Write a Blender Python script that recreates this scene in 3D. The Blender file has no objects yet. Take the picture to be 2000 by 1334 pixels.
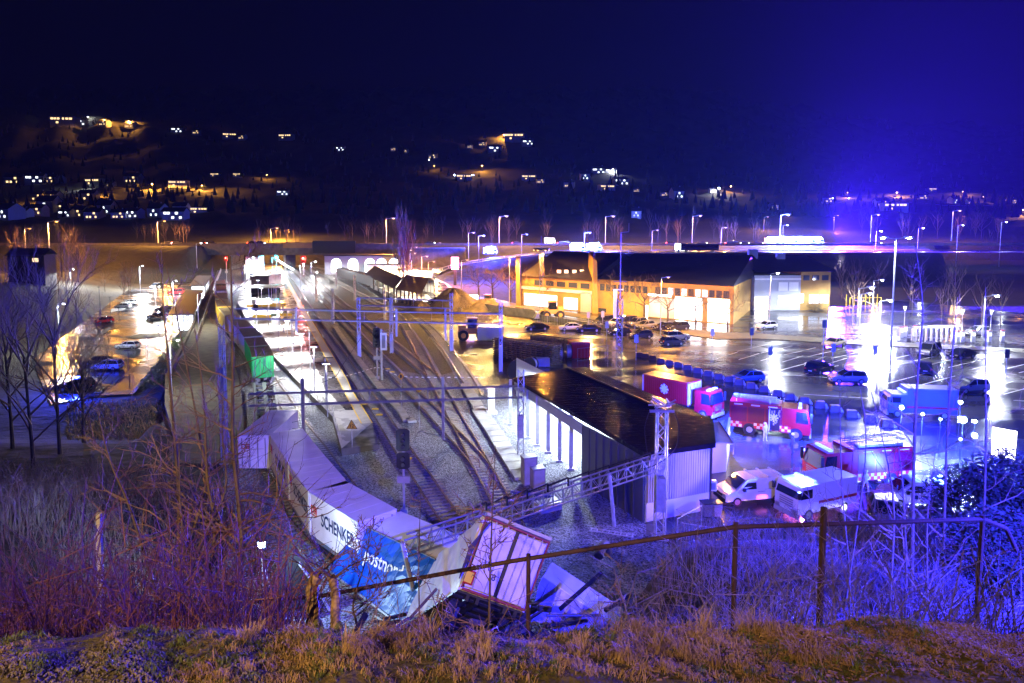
import bpy, math, random
from mathutils import Vector, Matrix
R = math.radians
random.seed(7)
S = bpy.context.scene
COL = S.collection
# ---------------------------------------------------------------- camera
CAMZ = 21.0
F = 1333.3
PITCH = R(5.0)
cam_d = bpy.data.cameras.new("camera")
cam = bpy.data.objects.new("camera", cam_d)
COL.objects.link(cam)
cam.location = (0, 0, CAMZ)
cam.rotation_euler = (math.pi / 2 - PITCH, 0, 0)
cam_d.sensor_width = 36.0
cam_d.lens = 24.0
SHIFT = 667 - F * math.tan(PITCH) - 430.0
cam_d.shift_y = -SHIFT / 2000.0
cam_d.clip_start = 0.1
cam_d.clip_end = 6000
S.camera = cam
# ---------------------------------------------------------------- world: a dark overcast night sky
w = bpy.data.worlds.new("World")
S.world = w
w.use_nodes = True
nt = w.node_tree
bg = nt.nodes["Background"]
sky = nt.nodes.new("ShaderNodeTexSky")
sky.sky_type = 'NISHITA'
sky.sun_disc = False
sky.sun_elevation = R(-4)
sky.sun_rotation = R(60)
mixn = nt.nodes.new("ShaderNodeMix")
mixn.data_type = 'RGBA'
mixn.inputs[0].default_value = 0.85
mixn.inputs[7].default_value = (0.05, 0.025, 0.09, 1)
nt.links.new(sky.outputs[0], mixn.inputs[6])
nt.links.new(mixn.outputs[2], bg.inputs[0])
bg.inputs[1].default_value = 0.004
# ---------------------------------------------------------------- exposure and sampling
vs = S.view_settings
vs.view_transform = 'Standard'
vs.look = 'None'
vs.gamma = 1
vs.exposure = 1.2
cy = S.cycles
cy.max_bounces = 4
cy.diffuse_bounces = 1
cy.glossy_bounces = 3
cy.transmission_bounces = 2
cy.volume_bounces = 0
cy.transparent_max_bounces = 6
cy.use_denoising = True
cy.sample_clamp_indirect = 3
cy.sample_clamp_direct = 0
cy.caustics_reflective = False
cy.caustics_refractive = False
cy.use_light_tree = True

# ---------------------------------------------------------------- pixel rays -> places
UP = Vector((0, math.sin(PITCH), math.cos(PITCH)))
FW = Vector((0, math.cos(PITCH), -math.sin(PITCH)))


def ray(px, py):
    return Vector((1, 0, 0)) * ((px - 1000) / F) + UP * (-(py + SHIFT - 667) / F) + FW


def at(px, py, z=0.0):
    d = ray(px, py)
    return Vector((0, 0, CAMZ)) + d * ((z - CAMZ) / d.z)


def atY(px, py, Y):
    d = ray(px, py)
    return Vector((0, 0, CAMZ)) + d * (Y / d.y)


def lerp(a, b, t):
    return a + (b - a) * t


def sm(x, a, b):
    t = min(1, max(0, (x - a) / (b - a)))
    return t * t * (3 - 2 * t)


def interp(x, pts):
    if x <= pts[0][0]:
        return pts[0][1]
    for (a, u), (b, v) in zip(pts, pts[1:]):
        if x <= b:
            return u + (v - u) * (x - a) / (b - a)
    return pts[-1][1]


# ---------------------------------------------------------------- mesh builder
class MB:
    def __init__(s):
        s.v, s.f, s.mi, s.cur = [], [], [], 0
        s.M = None

    def add(s, vs_, fs):
        o = len(s.v)
        if s.M is not None:
            vs_ = [s.M @ Vector(p) for p in vs_]
        s.v += [tuple(p) for p in vs_]
        s.f += [tuple(i + o for i in f) for f in fs]
        s.mi += [s.cur] * len(fs)
        return s

    def hexa(s, p):
        return s.add(p, [(0, 3, 2, 1), (4, 5, 6, 7), (0, 1, 5, 4), (1, 2, 6, 5), (2, 3, 7, 6), (3, 0, 4, 7)])

    def box(s, x0, x1, y0, y1, z0, z1):
        return s.hexa([(x0, y0, z0), (x1, y0, z0), (x1, y1, z0), (x0, y1, z0), (x0, y0, z1), (x1, y0, z1), (x1, y1, z1), (x0, y1, z1)])

    def prism(s, poly, z0, z1):
        n = len(poly)
        a = [(p[0], p[1], z0) for p in poly] + [(p[0], p[1], z1) for p in poly]
        return s.add(a, [tuple(range(n))[::-1], tuple(range(n, 2 * n))] + [(i, (i + 1) % n, n + (i + 1) % n, n + i) for i in range(n)])

    def exy(s, poly, y0, y1):
        """profile in x,z drawn out along y"""
        n = len(poly)
        a = [(p[0], y0, p[1]) for p in poly] + [(p[0], y1, p[1]) for p in poly]
        return s.add(a, [tuple(range(n)), tuple(range(n, 2 * n))[::-1]] + [(n + i, n + (i + 1) % n, (i + 1) % n, i) for i in range(n)])

    def cyl(s, p, q, r, n=8, r2=None, cap=True):
        p, q = Vector(p), Vector(q)
        r2 = r if r2 is None else r2
        d = q - p
        if d.length < 1e-6:
            return s
        d.normalize()
        a = d.orthogonal().normalized()
        b = d.cross(a)
        vs_ = []
        for c, rr in ((p, r), (q, r2)):
            for i in range(n):
                t = 2 * math.pi * (i + .5) / n
                vs_.append(c + (a * math.cos(t) + b * math.sin(t)) * rr)
        fs = [(i, (i + 1) % n, n + (i + 1) % n, n + i) for i in range(n)]
        if cap:
            fs += [tuple(range(n))[::-1], tuple(range(n, 2 * n))]
        return s.add(vs_, fs)

    def tube(s, pts, rad, n=4):
        pts = [Vector(p) for p in pts]
        vs_, fs = [], []
        a = None
        for k, p in enumerate(pts):
            d = (pts[min(k + 1, len(pts) - 1)] - pts[max(k - 1, 0)])
            if d.length < 1e-6:
                d = Vector((0, 0, 1))
            d.normalize()
            a = d.orthogonal().normalized() if a is None else (a - d * a.dot(d))
            if a.length < 1e-4:
                a = d.orthogonal()
            a.normalize()
            b = d.cross(a)
            r = rad[k] if isinstance(rad, (list, tuple)) else rad
            for i in range(n):
                t = 2 * math.pi * i / n
                vs_.append(p + (a * math.cos(t) + b * math.sin(t)) * r)
        for k in range(len(pts) - 1):
            for i in range(n):
                fs.append((k * n + i, k * n + (i + 1) % n, (k + 1) * n + (i + 1) % n, (k + 1) * n + i))
        fs.append(tuple(range(n))[::-1])
        fs.append(tuple(range((len(pts) - 1) * n, len(pts) * n)))
        return s.add(vs_, fs)

    def ball(s, c, r, n=8, m=5, sz=1.0):
        c = Vector(c)
        vs_ = [c + Vector((0, 0, -r * sz))]
        for j in range(1, m):
            ph = math.pi * j / m - math.pi / 2
            for i in range(n):
                t = 2 * math.pi * i / n
                vs_.append(c + Vector((math.cos(t) * math.cos(ph) * r, math.sin(t) * math.cos(ph) * r, math.sin(ph) * r * sz)))
        vs_.append(c + Vector((0, 0, r * sz)))
        fs = [(0, 1 + (i + 1) % n, 1 + i) for i in range(n)]
        for j in range(m - 2):
            for i in range(n):
                a = 1 + j * n
                fs.append((a + i, a + (i + 1) % n, a + n + (i + 1) % n, a + n + i))
        L = len(vs_) - 1
        a = 1 + (m - 2) * n
        fs += [(a + i, a + (i + 1) % n, L) for i in range(n)]
        return s.add(vs_, fs)

    def build(s, name, mats, parent=None, loc=None, smooth=False):
        me = bpy.data.meshes.new(name)
        me.from_pydata(s.v, [], s.f)
        if not isinstance(mats, (list, tuple)):
            mats = [mats]
        for m in mats:
            me.materials.append(m)
        if len(mats) > 1:
            me.polygons.foreach_set("material_index", s.mi)
        if smooth:
            me.polygons.foreach_set("use_smooth", [True] * len(s.f))
        me.update()
        o = bpy.data.objects.new(name, me)
        COL.objects.link(o)
        if parent is not None:
            o.parent = parent
        if loc is not None:
            o.location = loc
        return o


def crumple(q, nu, nv, nw, amp, seed=0.0, fr=.9):
    """box from 8 corners as a dented grid surface"""
    b = MB()
    def P(u, v, w_):
        lo = (q[0] * (1 - u) + q[1] * u) * (1 - v) + (q[3] * (1 - u) + q[2] * u) * v
        hi = (q[4] * (1 - u) + q[5] * u) * (1 - v) + (q[7] * (1 - u) + q[6] * u) * v
        p = lo * (1 - w_) + hi * w_
        k = amp * (.35 + .65 * abs(math.sin(u * 3.1 + seed)))
        return p + Vector((math.sin(p.x * 2.3 * fr + p.z * 1.7 + seed), math.sin(p.y * 2.9 * fr + p.x * 1.3 + seed * 2), math.sin(p.z * 3.1 * fr + p.x * 2.1 + seed * 3))) * k * .6 + Vector((math.sin(p.z * 7 + p.x * 5), math.sin(p.x * 6.3 + p.z * 4), 0)) * k * .22
    for (na, nb, f) in ((nu, nv, lambda a, c: P(a, c, 0)), (nu, nv, lambda a, c: P(a, c, 1)), (nu, nw, lambda a, c: P(a, 0, c)), (nu, nw, lambda a, c: P(a, 1, c)), (nv, nw, lambda a, c: P(0, a, c)), (nv, nw, lambda a, c: P(1, a, c))):
        vs_ = [f(i / na, j / nb) for j in range(nb + 1) for i in range(na + 1)]
        b.add(vs_, [(j * (na + 1) + i, j * (na + 1) + i + 1, (j + 1) * (na + 1) + i + 1, (j + 1) * (na + 1) + i) for j in range(nb) for i in range(na)])
    return b


def tag(o, label=None, cat=None, group=None, kind=None):
    if label: o["label"] = label
    if cat: o["category"] = cat
    if group: o["group"] = group
    if kind: o["kind"] = kind
    return o


def thing(name, label, cat, loc=(0, 0, 0), rz=0.0, group=None):
    o = bpy.data.objects.new(name, None)
    o.empty_display_size = 0.2
    COL.objects.link(o)
    o.location = loc
    o.rotation_euler = (0, 0, rz)
    return tag(o, label, cat, group)


CH = {}


def dup(root, loc=None, rz=None, label=None, scale=None, group=None):
    kids = [(o, o.parent) for o in root.children_recursive]
    r = root.copy()
    COL.objects.link(r)
    mp = {root: r}
    for k, _ in kids:
        c = k.copy()
        COL.objects.link(c)
        mp[k] = c
    for k, p in kids:
        mp[k].parent = mp[p]
    if loc is not None: r.location = loc
    if rz is not None: r.rotation_euler = (0, 0, rz)
    if label: r["label"] = label
    if group: r["group"] = group
    if scale is not None: r.scale = scale if hasattr(scale, "__len__") else (scale,) * 3
    return r


def setmat(root, part, m):
    """give the named part of one copy its own material, keeping the shared mesh"""
    for c in root.children_recursive:
        if c.name.split(".")[0] == part:
            for sl in c.material_slots:
                sl.link = 'OBJECT'
                sl.material = m


# ---------------------------------------------------------------- materials
def mat(name, col, rough=0.6, metal=0.0, spec=0.5, var=0.0, vs_=1.0, bump=0.0, bs=20.0, emit=None, es=0.0,
        rvar=None, rs=0.3, kind='noise', col2=None, stretch=None, bdist=0.02, coat=0.0, detail=3):
    m = bpy.data.materials.new(name)
    m.use_nodes = True
    t = m.node_tree
    N, L = t.nodes, t.links
    b = N["Principled BSDF"]
    b.inputs["Base Color"].default_value = (*col, 1)
    b.inputs["Roughness"].default_value = rough
    b.inputs["Metallic"].default_value = metal
    b.inputs["Specular IOR Level"].default_value = spec
    if coat: b.inputs["Coat Weight"].default_value = coat
    co = N.new("ShaderNodeTexCoord")
    src = co.outputs["Object"]
    if stretch:
        mp = N.new("ShaderNodeMapping")
        mp.inputs["Scale"].default_value = stretch
        L.new(src, mp.inputs[0])
        src = mp.outputs[0]
    if var or col2:
        if kind == 'noise':
            n = N.new("ShaderNodeTexNoise")
            n.inputs["Scale"].default_value = vs_
            n.inputs["Detail"].default_value = detail
            out = n.outputs[0]
        else:
            n = N.new("ShaderNodeTexVoronoi")
            n.inputs["Scale"].default_value = vs_
            sp = N.new("ShaderNodeSeparateColor")
            L.new(n.outputs["Color"], sp.inputs[0])
            out = sp.outputs[0]
        L.new(src, n.inputs[0])
        r = N.new("ShaderNodeValToRGB")
        c2 = col2 if col2 else tuple(min(1, c * (1 + var)) for c in col)
        c1 = col if col2 else tuple(c * (1 - var) for c in col)
        r.color_ramp.elements[0].position = 0.3 if kind == 'noise' else 0.0
        r.color_ramp.elements[1].position = 0.7 if kind == 'noise' else 1.0
        r.color_ramp.elements[0].color = (*c1, 1)
        r.color_ramp.elements[1].color = (*c2, 1)
        L.new(out, r.inputs[0])
        L.new(r.outputs[0], b.inputs["Base Color"])
    if rvar:
        n = N.new("ShaderNodeTexNoise")
        n.inputs["Scale"].default_value = rs
        n.inputs["Detail"].default_value = 4
        L.new(src, n.inputs[0])
        mr = N.new("ShaderNodeMapRange")
        mr.inputs[1].default_value = .35
        mr.inputs[2].default_value = .65
        mr.inputs[3].default_value = rvar[0]
        mr.inputs[4].default_value = rvar[1]
        L.new(n.outputs[0], mr.inputs[0])
        L.new(mr.outputs[0], b.inputs["Roughness"])
    if bump:
        if kind == 'voronoi':
            n = N.new("ShaderNodeTexVoronoi")
            out = n.outputs["Distance"]
        else:
            n = N.new("ShaderNodeTexNoise")
            n.inputs["Detail"].default_value = 3
            out = n.outputs[0]
        n.inputs["Scale"].default_value = bs
        L.new(src, n.inputs[0])
        bn = N.new("ShaderNodeBump")
        bn.inputs["Strength"].default_value = bump
        bn.inputs["Distance"].default_value = bdist
        L.new(out, bn.inputs["Height"])
        L.new(bn.outputs[0], b.inputs["Normal"])
    if emit:
        b.inputs["Emission Color"].default_value = (*emit, 1)
        b.inputs["Emission Strength"].default_value = es
    return m


SOD = (1.0, 0.42, 0.06)
WHI = (0.86, 0.92, 1.0)
BLU = (0.02, 0.04, 1.0)
YEL = (1.0, 0.72, 0.25)


def lampmat(name, col, s):
    return mat(name, (0.8, 0.8, 0.8), emit=col, es=s)


M = dict(
    ballast=mat("ballast_stone", (0.03, 0.031, 0.036), 0.75, spec=0.15, var=0, col2=(0.32, 0.33, 0.38), kind='voronoi', vs_=11.0, bump=1.0, bs=11.0, bdist=0.07),
    ballast2=mat("brown_ballast", (0.02, 0.018, 0.016), 0.75, spec=0.15, col2=(0.15, 0.13, 0.11), kind='voronoi', vs_=12.0, bump=1.0, bs=12.0, bdist=0.04),
    dirt=mat("wet_dirt", (0.03, 0.023, 0.017), 0.55, col2=(0.085, 0.06, 0.037), vs_=0.25, bump=0.8, bs=3.0, bdist=0.25, rvar=(0.15, 0.8), rs=0.12),
    soil=mat("hill_soil", (0.022, 0.02, 0.012), 0.95, col2=(0.05, 0.045, 0.025), vs_=0.05, bump=0.7, bs=0.5, bdist=0.6, detail=6),
    asphalt=mat("wet_asphalt", (0.028, 0.028, 0.03), 0.3, col2=(0.05, 0.05, 0.052), vs_=0.2, bump=0.35, bs=1.1, bdist=0.05, rvar=(0.06, 0.34), rs=0.11, stretch=(0.6, 1.6, 1)),
    asphalt2=mat("road_asphalt", (0.04, 0.04, 0.042), 0.3, var=0.3, vs_=0.4, bump=0.4, bs=2.0, bdist=0.03, rvar=(0.12, 0.4), rs=0.2),
    plat=mat("wet_platform", (0.34, 0.34, 0.35), 0.3, col2=(0.5, 0.5, 0.5), vs_=0.5, bump=0.3, bs=2.0, bdist=0.03, rvar=(0.1, 0.5), rs=0.4),
    platdark=mat("platform_asphalt", (0.06, 0.055, 0.06), 0.35, var=0.25, vs_=0.6, bump=0.3, bs=3.0, rvar=(0.15, 0.5), rs=0.5),
    pale=mat("pale_paving", (0.38, 0.37, 0.36), 0.5, var=0.15, vs_=1.5, bump=0.2, bs=5),
    concrete=mat("concrete", (0.30, 0.29, 0.27), 0.7, var=0.25, vs_=0.8, bump=0.3, bs=6),
    concdark=mat("stained_concrete", (0.10, 0.085, 0.07), 0.7, var=0.4, vs_=0.6, bump=0.3, bs=5),
    yellow=mat("yellow_paint", (0.75, 0.5, 0.03), 0.5),
    white=mat("white_paint", (0.75, 0.75, 0.74), 0.45),
    red=mat("red_paint", (0.36, 0.006, 0.008), 0.3, coat=0.1),
    rail=mat("rail_steel", (0.48, 0.36, 0.27), 0.25, metal=0.8, var=0.3, vs_=2.0),
    sleeper=mat("concrete_sleeper", (0.20, 0.19, 0.18), 0.5, var=0.4, vs_=3.0),
    galv=mat("galvanised_steel", (0.42, 0.43, 0.46), 0.45, metal=0.35, var=0.15, vs_=3),
    steel=mat("grey_steel", (0.3, 0.3, 0.32), 0.4, metal=0.6),
    black=mat("black_paint", (0.012, 0.012, 0.014), 0.4),
    rubber=mat("tyre_rubber", (0.015, 0.015, 0.015), 0.8),
    rim=mat("wheel_rim", (0.5, 0.5, 0.52), 0.3, metal=0.7),
    glass=mat("dark_glass", (0.012, 0.014, 0.018), 0.05, spec=0.8),
    rust=mat("rusty_pipe", (0.03, 0.012, 0.008), 0.8, col2=(0.055, 0.024, 0.014), vs_=9, bump=0.4, bs=40),
    roofblk=mat("wet_black_roof", (0.008, 0.007, 0.016), 0.13, spec=0.06, var=0.2, vs_=0.5, bump=0.75, bs=2.2, bdist=0.06, stretch=(0.45, 1.5, 1)),
    roofdark=mat("slate_roof", (0.035, 0.033, 0.042), 0.5, var=0.2, vs_=1.0),
    roofbrn=mat("brown_roof", (0.10, 0.08, 0.06), 0.45, var=0.25, vs_=0.8, bump=0.3, bs=3),
    render_y=mat("ochre_render", (0.36, 0.21, 0.045), 0.8, var=0.12, vs_=0.6, bump=0.15, bs=6),
    render_g=mat("grey_cladding", (0.36, 0.38, 0.42), 0.6, var=0.08, vs_=0.4),
    render_w=mat("white_cladding", (0.62, 0.62, 0.64), 0.6, var=0.06, vs_=0.4),
    cladding=mat("pale_corrugated_metal", (0.42, 0.40, 0.52), 0.4, var=0.06),
    bark=mat("bark", (0.06, 0.038, 0.024), 0.7, var=0.4, vs_=6, bump=0.6, bs=25),
    bark2=mat("dark_bark", (0.05, 0.035, 0.025), 0.75, var=0.3, vs_=6),
    twig=mat("bare_twigs", (0.13, 0.075, 0.045), 0.6, var=0.3, vs_=3),
    bramblegrey=mat("grey_bramble_stems", (0.13, 0.10, 0.13), 0.6, var=0.45, vs_=1.5),
    bramble=mat("bramble_stems", (0.13, 0.045, 0.03), 0.6, var=0.45, vs_=1.5),
    grassdry=mat("dry_grass", (0.24, 0.15, 0.06), 0.65, col2=(0.42, 0.28, 0.13), vs_=2.2),
    grassgrn=mat("green_grass", (0.04, 0.06, 0.012), 0.6, col2=(0.12, 0.15, 0.03), vs_=3.0),
    leaf=mat("evergreen_leaves", (0.035, 0.09, 0.015), 0.5, col2=(0.11, 0.19, 0.04), vs_=2.0),
    conifer=mat("conifer_needles", (0.006, 0.010, 0.006), 1.0, var=0.4, vs_=0.2),
    moss=mat("moss", (0.05, 0.06, 0.012), 0.9, col2=(0.10, 0.10, 0.03), vs_=5, bump=0.8, bs=30),
    chips=mat("wood_chips", (0.14, 0.08, 0.05), 0.8, col2=(0.30, 0.19, 0.13), kind='voronoi', vs_=45, bump=1, bs=45, bdist=0.01),
    tarp=mat("swap_body_white", (0.78, 0.74, 0.72), 0.35, var=0.12, vs_=0.9, bump=0.15, bs=1.5),
    wroof=mat("container_roof_sheet", (0.76, 0.75, 0.78), 0.3, var=0.15, vs_=0.5, bump=0.25, bs=1.2),
    blue=mat("blue_curtain", (0.003, 0.07, 0.40), 0.35, var=0.15, vs_=0.8, bump=0.3, bs=1.5),
    green=mat("green_container_paint", (0.02, 0.36, 0.10), 0.45, var=0.2, vs_=1.0, bump=0.1, bs=4),
    brown=mat("brown_container_roof", (0.12, 0.085, 0.065), 0.6, var=0.3, vs_=0.8),
    dbred=mat("red_lettering", (0.65, 0.02, 0.02), 0.5),
    navy=mat("navy_lettering", (0.01, 0.025, 0.09), 0.5),
    wood=mat("weathered_wood", (0.10, 0.07, 0.045), 0.7, var=0.4, vs_=2.0),
    skin=mat("skin", (0.45, 0.27, 0.2), 0.6),
    hivis=mat("bunker_suit", (0.42, 0.38, 0.26), 0.7, var=0.1, vs_=6),
    hivisb=mat("dark_bunker_suit", (0.03, 0.03, 0.045), 0.7, var=0.2, vs_=6),
)
HAZE = 0.00007
E = dict(
    sod=lampmat("sodium_bulb", SOD, 2.4), sods=lampmat("small_sodium_bulb", SOD, 1.7), whi=lampmat("white_lamp_glass", WHI, 60),
    whis=lampmat("small_white_lamp", WHI, 15), blu=lampmat("blue_beacon_glass", BLU, 8), red=lampmat("red_signal_glass", (1, 0.03, 0.02), 8),
    win=lampmat("lit_window_warm", (1, 0.66, 0.30), 0.9), winc=lampmat("lit_window_cool", (0.85, 0.92, 1), 1.3), winh=lampmat("bright_hall_light", (0.85, 0.93, 1), 3.5),
    cyan=lampmat("green_signal_glass", (0.05, 0.9, 1.0), 30), pink=lampmat("pink_sign_light", (1, 0.25, 0.45), 18), amber=lampmat("amber_indicator", (1, 0.35, 0.02), 25),
    tail=lampmat("tail_light_glass", (1, 0.02, 0.01), 20),
)


def light(col, power, loc, rad=0.12, parent=None, spot=None, aim=None, name="lamp_light", blend=0.4):
    if spot is None and name in ("hill_light", "sodium_light", "lamp_light", "hall_light", "store_light", "shelter_light", "shed_light", "canopy_light", "annex_light"):
        spot, aim, blend = 177, Vector(loc) - Vector((0, 0, 5)), .12   # shaded lamps shine downwards
    d = bpy.data.lights.new(name, 'SPOT' if spot else 'POINT')
    d.color = col
    d.energy = power
    d.shadow_soft_size = min(rad, .15)
    if spot:
        d.spot_size = R(spot)
        d.spot_blend = blend
    o = bpy.data.objects.new(name, d)
    COL.objects.link(o)
    o.location = loc
    if aim is not None:
        o.rotation_euler = (Vector(aim) - Vector(loc)).to_track_quat('-Z', 'Y').to_euler()
    if parent is not None:
        o.parent = parent
    return o
# ================================================================ terrain
def wallX(y):  # line of the retaining wall between rail yard and lower car park
    return interp(y, [(40, -30), (76, -38.3), (104, -52.4), (124, -57.8), (285, -122), (400, -170)])


def noise2(x, y):
    return (math.sin(x * .031 + 1.3) * math.cos(y * .027 + .4) + .5 * math.sin(x * .083 + y * .05) + .3 * math.sin(x * .19 - y * .13 + 2)) / 1.8


def ramp_z(x):
    return interp(x, [(-36, 0), (-26, 2), (-18, 5), (10, 8.6), (27, 9.3), (400, 9.3)])


def H(x, y):
    # near bank --------------------------------------------------
    fy = y
    top = 18.8 + (0.25 * sm(x, 1.0, 4.0) if y < 8 else 0.25) * 1.0
    mid = interp(fy, [(-6, 18.9), (3.4, 18.60), (4.0, 18.44), (5.2, 17.1), (8, 15.0), (14, 10.6), (22, 5.2), (29, 1.0), (32, 0.0), (60, 0)])
    lef = interp(fy, [(-6, 18.9), (3.4, 18.64), (4.0, 18.5), (5.2, 17.2), (8, 15.4), (14, 12.6), (24, 9.0), (36, 5.2), (50, 1.5), (66, 0)])
    rig = interp(fy, [(-6, 18.9), (3.4, 18.62), (4.0, 18.5), (5.2, 17.3), (8, 15.4), (14, 12.0), (20, 10.0), (24, 9.4), (28, 7.5), (34, 1.0), (37, 0)])
    s = sm(x, 3.0 + max(0, 26 - y) * 0.02, 7.5) if y > 8 else sm(x, 1, 6)
    t = sm(-x, 12 + max(0, y - 26) * .35, 20 + max(0, y - 26) * .5)
    near = lerp(lerp(mid, rig, s), lef, t)
    if y < 40 and y > 4.5:
        near += 0.25 * noise2(x * 9, y * 9) * sm(near, 0, 3)
    # yard / lower car park --------------------------------------
    if y < 262:
        wx = wallX(y)
        base = 0.0
        if x < wx - 0.6 and y > 60:
            base = -3.05 * sm(y, 60, 76)
            # slope up further left (dark bank beyond car park)
            if y > 60:
                base += 5.0 * sm(-x - (0.42 * y + 30), 0, 40)
    else:
        base = 0.0
    h = max(near, base) if (near > 0.05) else base
    if y < 66 and near > 0.02 and x < -20:
        h = near + base * (1 - sm(near, 0, 1.5))
    # lower road ramp --------------------------------------------
    if x > -37 and y > 234:
        h = max(h, ramp_z(x) * sm(y, 236, 246))
    # highway embankment -----------------------------------------
    if y > 262:
        e = 10.3 * sm(y, 262, 285)
        gate = 1 - sm(x, -131, -125) * (1 - sm(x, -44, -40))
        if y < 326:
            h = max(h, e * gate)
        else:
            h = 10.3
    if y > 330:
        g = interp(y, [(330, 10.3), (345, 12), (450, 22), (600, 36), (800, 64), (1000, 112), (1200, 175), (1400, 240), (1700, 330), (2000, 345), (2300, 350)])
        side = 1 - 0.25 * sm(x / max(1, y), 0.2, 0.6)
        h = 10.3 + (g - 10.3) * side * (1 + 0.10 * noise2(x, y)) + 2.0 * noise2(x * 3, y * 3) * sm(y, 330, 500)
    # river/fields at far right stay low
    if x > 0.55 * y + 20 and 100 < y < 330:
        h = h * 0.2
    return h


def hit(px, py, y0=330):
    d = ray(px, py)
    y = y0
    while y < 2100:
        p = Vector((0, 0, CAMZ)) + d * (y / d.y)
        if p.z <= H(p.x, p.y):
            return p
        y += 4
    return None


ys = []
y = -8.0
while y < 2150:
    ys.append(y)
    y += 0.5 if y < 42 else 2.0 if y < 130 else 3.0 if y < 345 else 14
NX = 220
vv, ff = [], []
for y in ys:
    W = 45 + 1.15 * max(0, y)
    for i in range(NX + 1):
        x = -W + 2 * W * i / NX
        # the rail yard side is under separate sheets: sink a little
        z = H(x, y)
        vv.append((x, y, z - 0.06))
for j in range(len(ys) - 1):
    for i in range(NX):
        a = j * (NX + 1) + i
        ff.append((a, a + 1, a + NX + 2, a + NX + 1))
mb = MB(); mb.add(vv, ff)
terrain = tag(mb.build("ground", M["soil"], smooth=True), kind="structure")


def sheet(name, pts, m, z=0.0, world=False, grid=None):
    """flat sheet through pixel points at height z"""
    P = [Vector(p) if world else at(p[0], p[1], z) for p in pts]
    b = MB()
    b.add([(p.x, p.y, z) for p in P], [tuple(range(len(P)))])
    o = b.build(name, m)
    if o.data.polygons[0].normal.z < 0:
        o.data.flip_normals()
    return tag(o, kind="structure")


# rail yard ballast, dirt yard, car parks
sheet("rail_bed", [(330, 1010), (400, 1100), (560, 1240), (1300, 1240), (1335, 1100), (1290, 1045), (1265, 905), (1000, 752), (985, 700), (905, 640), (820, 600), (730, 560), (640, 524), (560, 516), (428, 516), (415, 560), (345, 700), (310, 860)], M["ballast"], 0.0)
sheet("dirt_yard", [(1150, 722), (1000, 745), (950, 760), (898, 700), (850, 648), (800, 612), (740, 580), (690, 545), (760, 540), (850, 560), (900, 590), (960, 600), (1040, 622), (1060, 645), (985, 652), (985, 690), (1145, 716)], M["dirt"], 0.006)
sheet("brown_track_bed", [(700, 640), (770, 722), (850, 735), (905, 722), (898, 702), (850, 650), (800, 614), (740, 582), (690, 548), (610, 520), (560, 520), (600, 560)], M["ballast2"], 0.004)
sheet("car_park_asphalt", [(1262, 1044), (1262, 905), (1125, 800), (1060, 722), (985, 692), (985, 652), (1062, 648), (1010, 596), (1480, 600), (1640, 600), (1760, 586), (2100, 622), (2600, 800), (2500, 1060), (1500, 1075)], M["asphalt"], 0.012)
sheet("forecourt_asphalt", [(985, 652), (1062, 645), (1010, 602), (960, 600)], M["dirt"], 0.016)
sheet("verge", [(900, 586), (1010, 600), (1250, 640), (1400, 662), (1480, 661), (1700, 674), (2000, 688), (2000, 681), (1700, 665), (1480, 651), (1400, 648), (1250, 632), (1010, 593), (905, 578)], mat("orange_lit_verge_soil", (0.10, 0.085, 0.05), 0.7, var=0.3, vs_=0.5, bump=0.4, bs=3), 0.10)
# lower car park on the other side of the wall
sheet("lower_car_park", [(180, 775), (100, 790), (60, 700), (180, 610), (250, 566), (345, 552), (400, 552), (390, 600), (345, 655), (262, 770)], M["asphalt"], -2.96)
sheet("footpath", [(180, 772), (253, 770), (345, 664), (334, 655), (202, 765)], M["asphalt2"], -2.94)
sheet("kerb_strip", [(253, 770), (262, 768), (356, 656), (345, 664)], M["pale"], -2.90)
for i, q in enumerate([[(296, 640), (322, 632), (330, 625), (300, 628)], [(248, 658), (275, 652), (330, 648), (320, 657), (262, 660)], [(218, 602), (250, 600), (240, 606), (215, 610)], [(190, 650), (215, 638), (218, 642), (196, 655)], [(184, 768), (200, 766), (204, 757), (192, 757)]]):
    sheet("traffic_island", q, M["grassgrn"] if i in (0, 1, 4) else M["concrete"], -2.86)


def ribbon(name, pts, width, m, kind="structure", thick=None):
    """road strip through world points"""
    b = MB()
    P = [Vector(p) for p in pts]
    vs_ = []
    for k, p in enumerate(P):
        d = P[min(k + 1, len(P) - 1)] - P[max(k - 1, 0)]
        n = Vector((-d.y, d.x, 0)).normalized()
        vs_ += [p + n * width / 2, p - n * width / 2]
    b.add(vs_, [(2 * k, 2 * k + 1, 2 * k + 3, 2 * k + 2) for k in range(len(P) - 1)])
    if thick:
        n0 = len(vs_)
        b.add([v - Vector((0, 0, thick)) for v in vs_], [(2 * k, 2 * k + 2, 2 * k + 3, 2 * k + 1) for k in range(len(P) - 1)])
        b.add(vs_ + [v - Vector((0, 0, thick)) for v in vs_], [(2 * k, 2 * k + 2, n0 + 2 * k + 2, n0 + 2 * k) for k in range(len(P) - 1)] + [(2 * k + 1, n0 + 2 * k + 1, n0 + 2 * k + 3, 2 * k + 3) for k in range(len(P) - 1)])
    o = b.build(name, m)
    return tag(o, kind=kind)


def smoothline(P, n=6):
    P = [Vector(p) for p in P]
    out = []
    for i in range(len(P) - 1):
        p0, p1, p2, p3 = P[max(0, i - 1)], P[i], P[i + 1], P[min(len(P) - 1, i + 2)]
        for k in range(n):
            t = k / n
            out.append(0.5 * ((2 * p1) + (p2 - p0) * t + (2 * p0 - 5 * p1 + 4 * p2 - p3) * t * t + (3 * p1 - p0 - 3 * p2 + p3) * t ** 3))
    out.append(P[-1])
    return out


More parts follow.
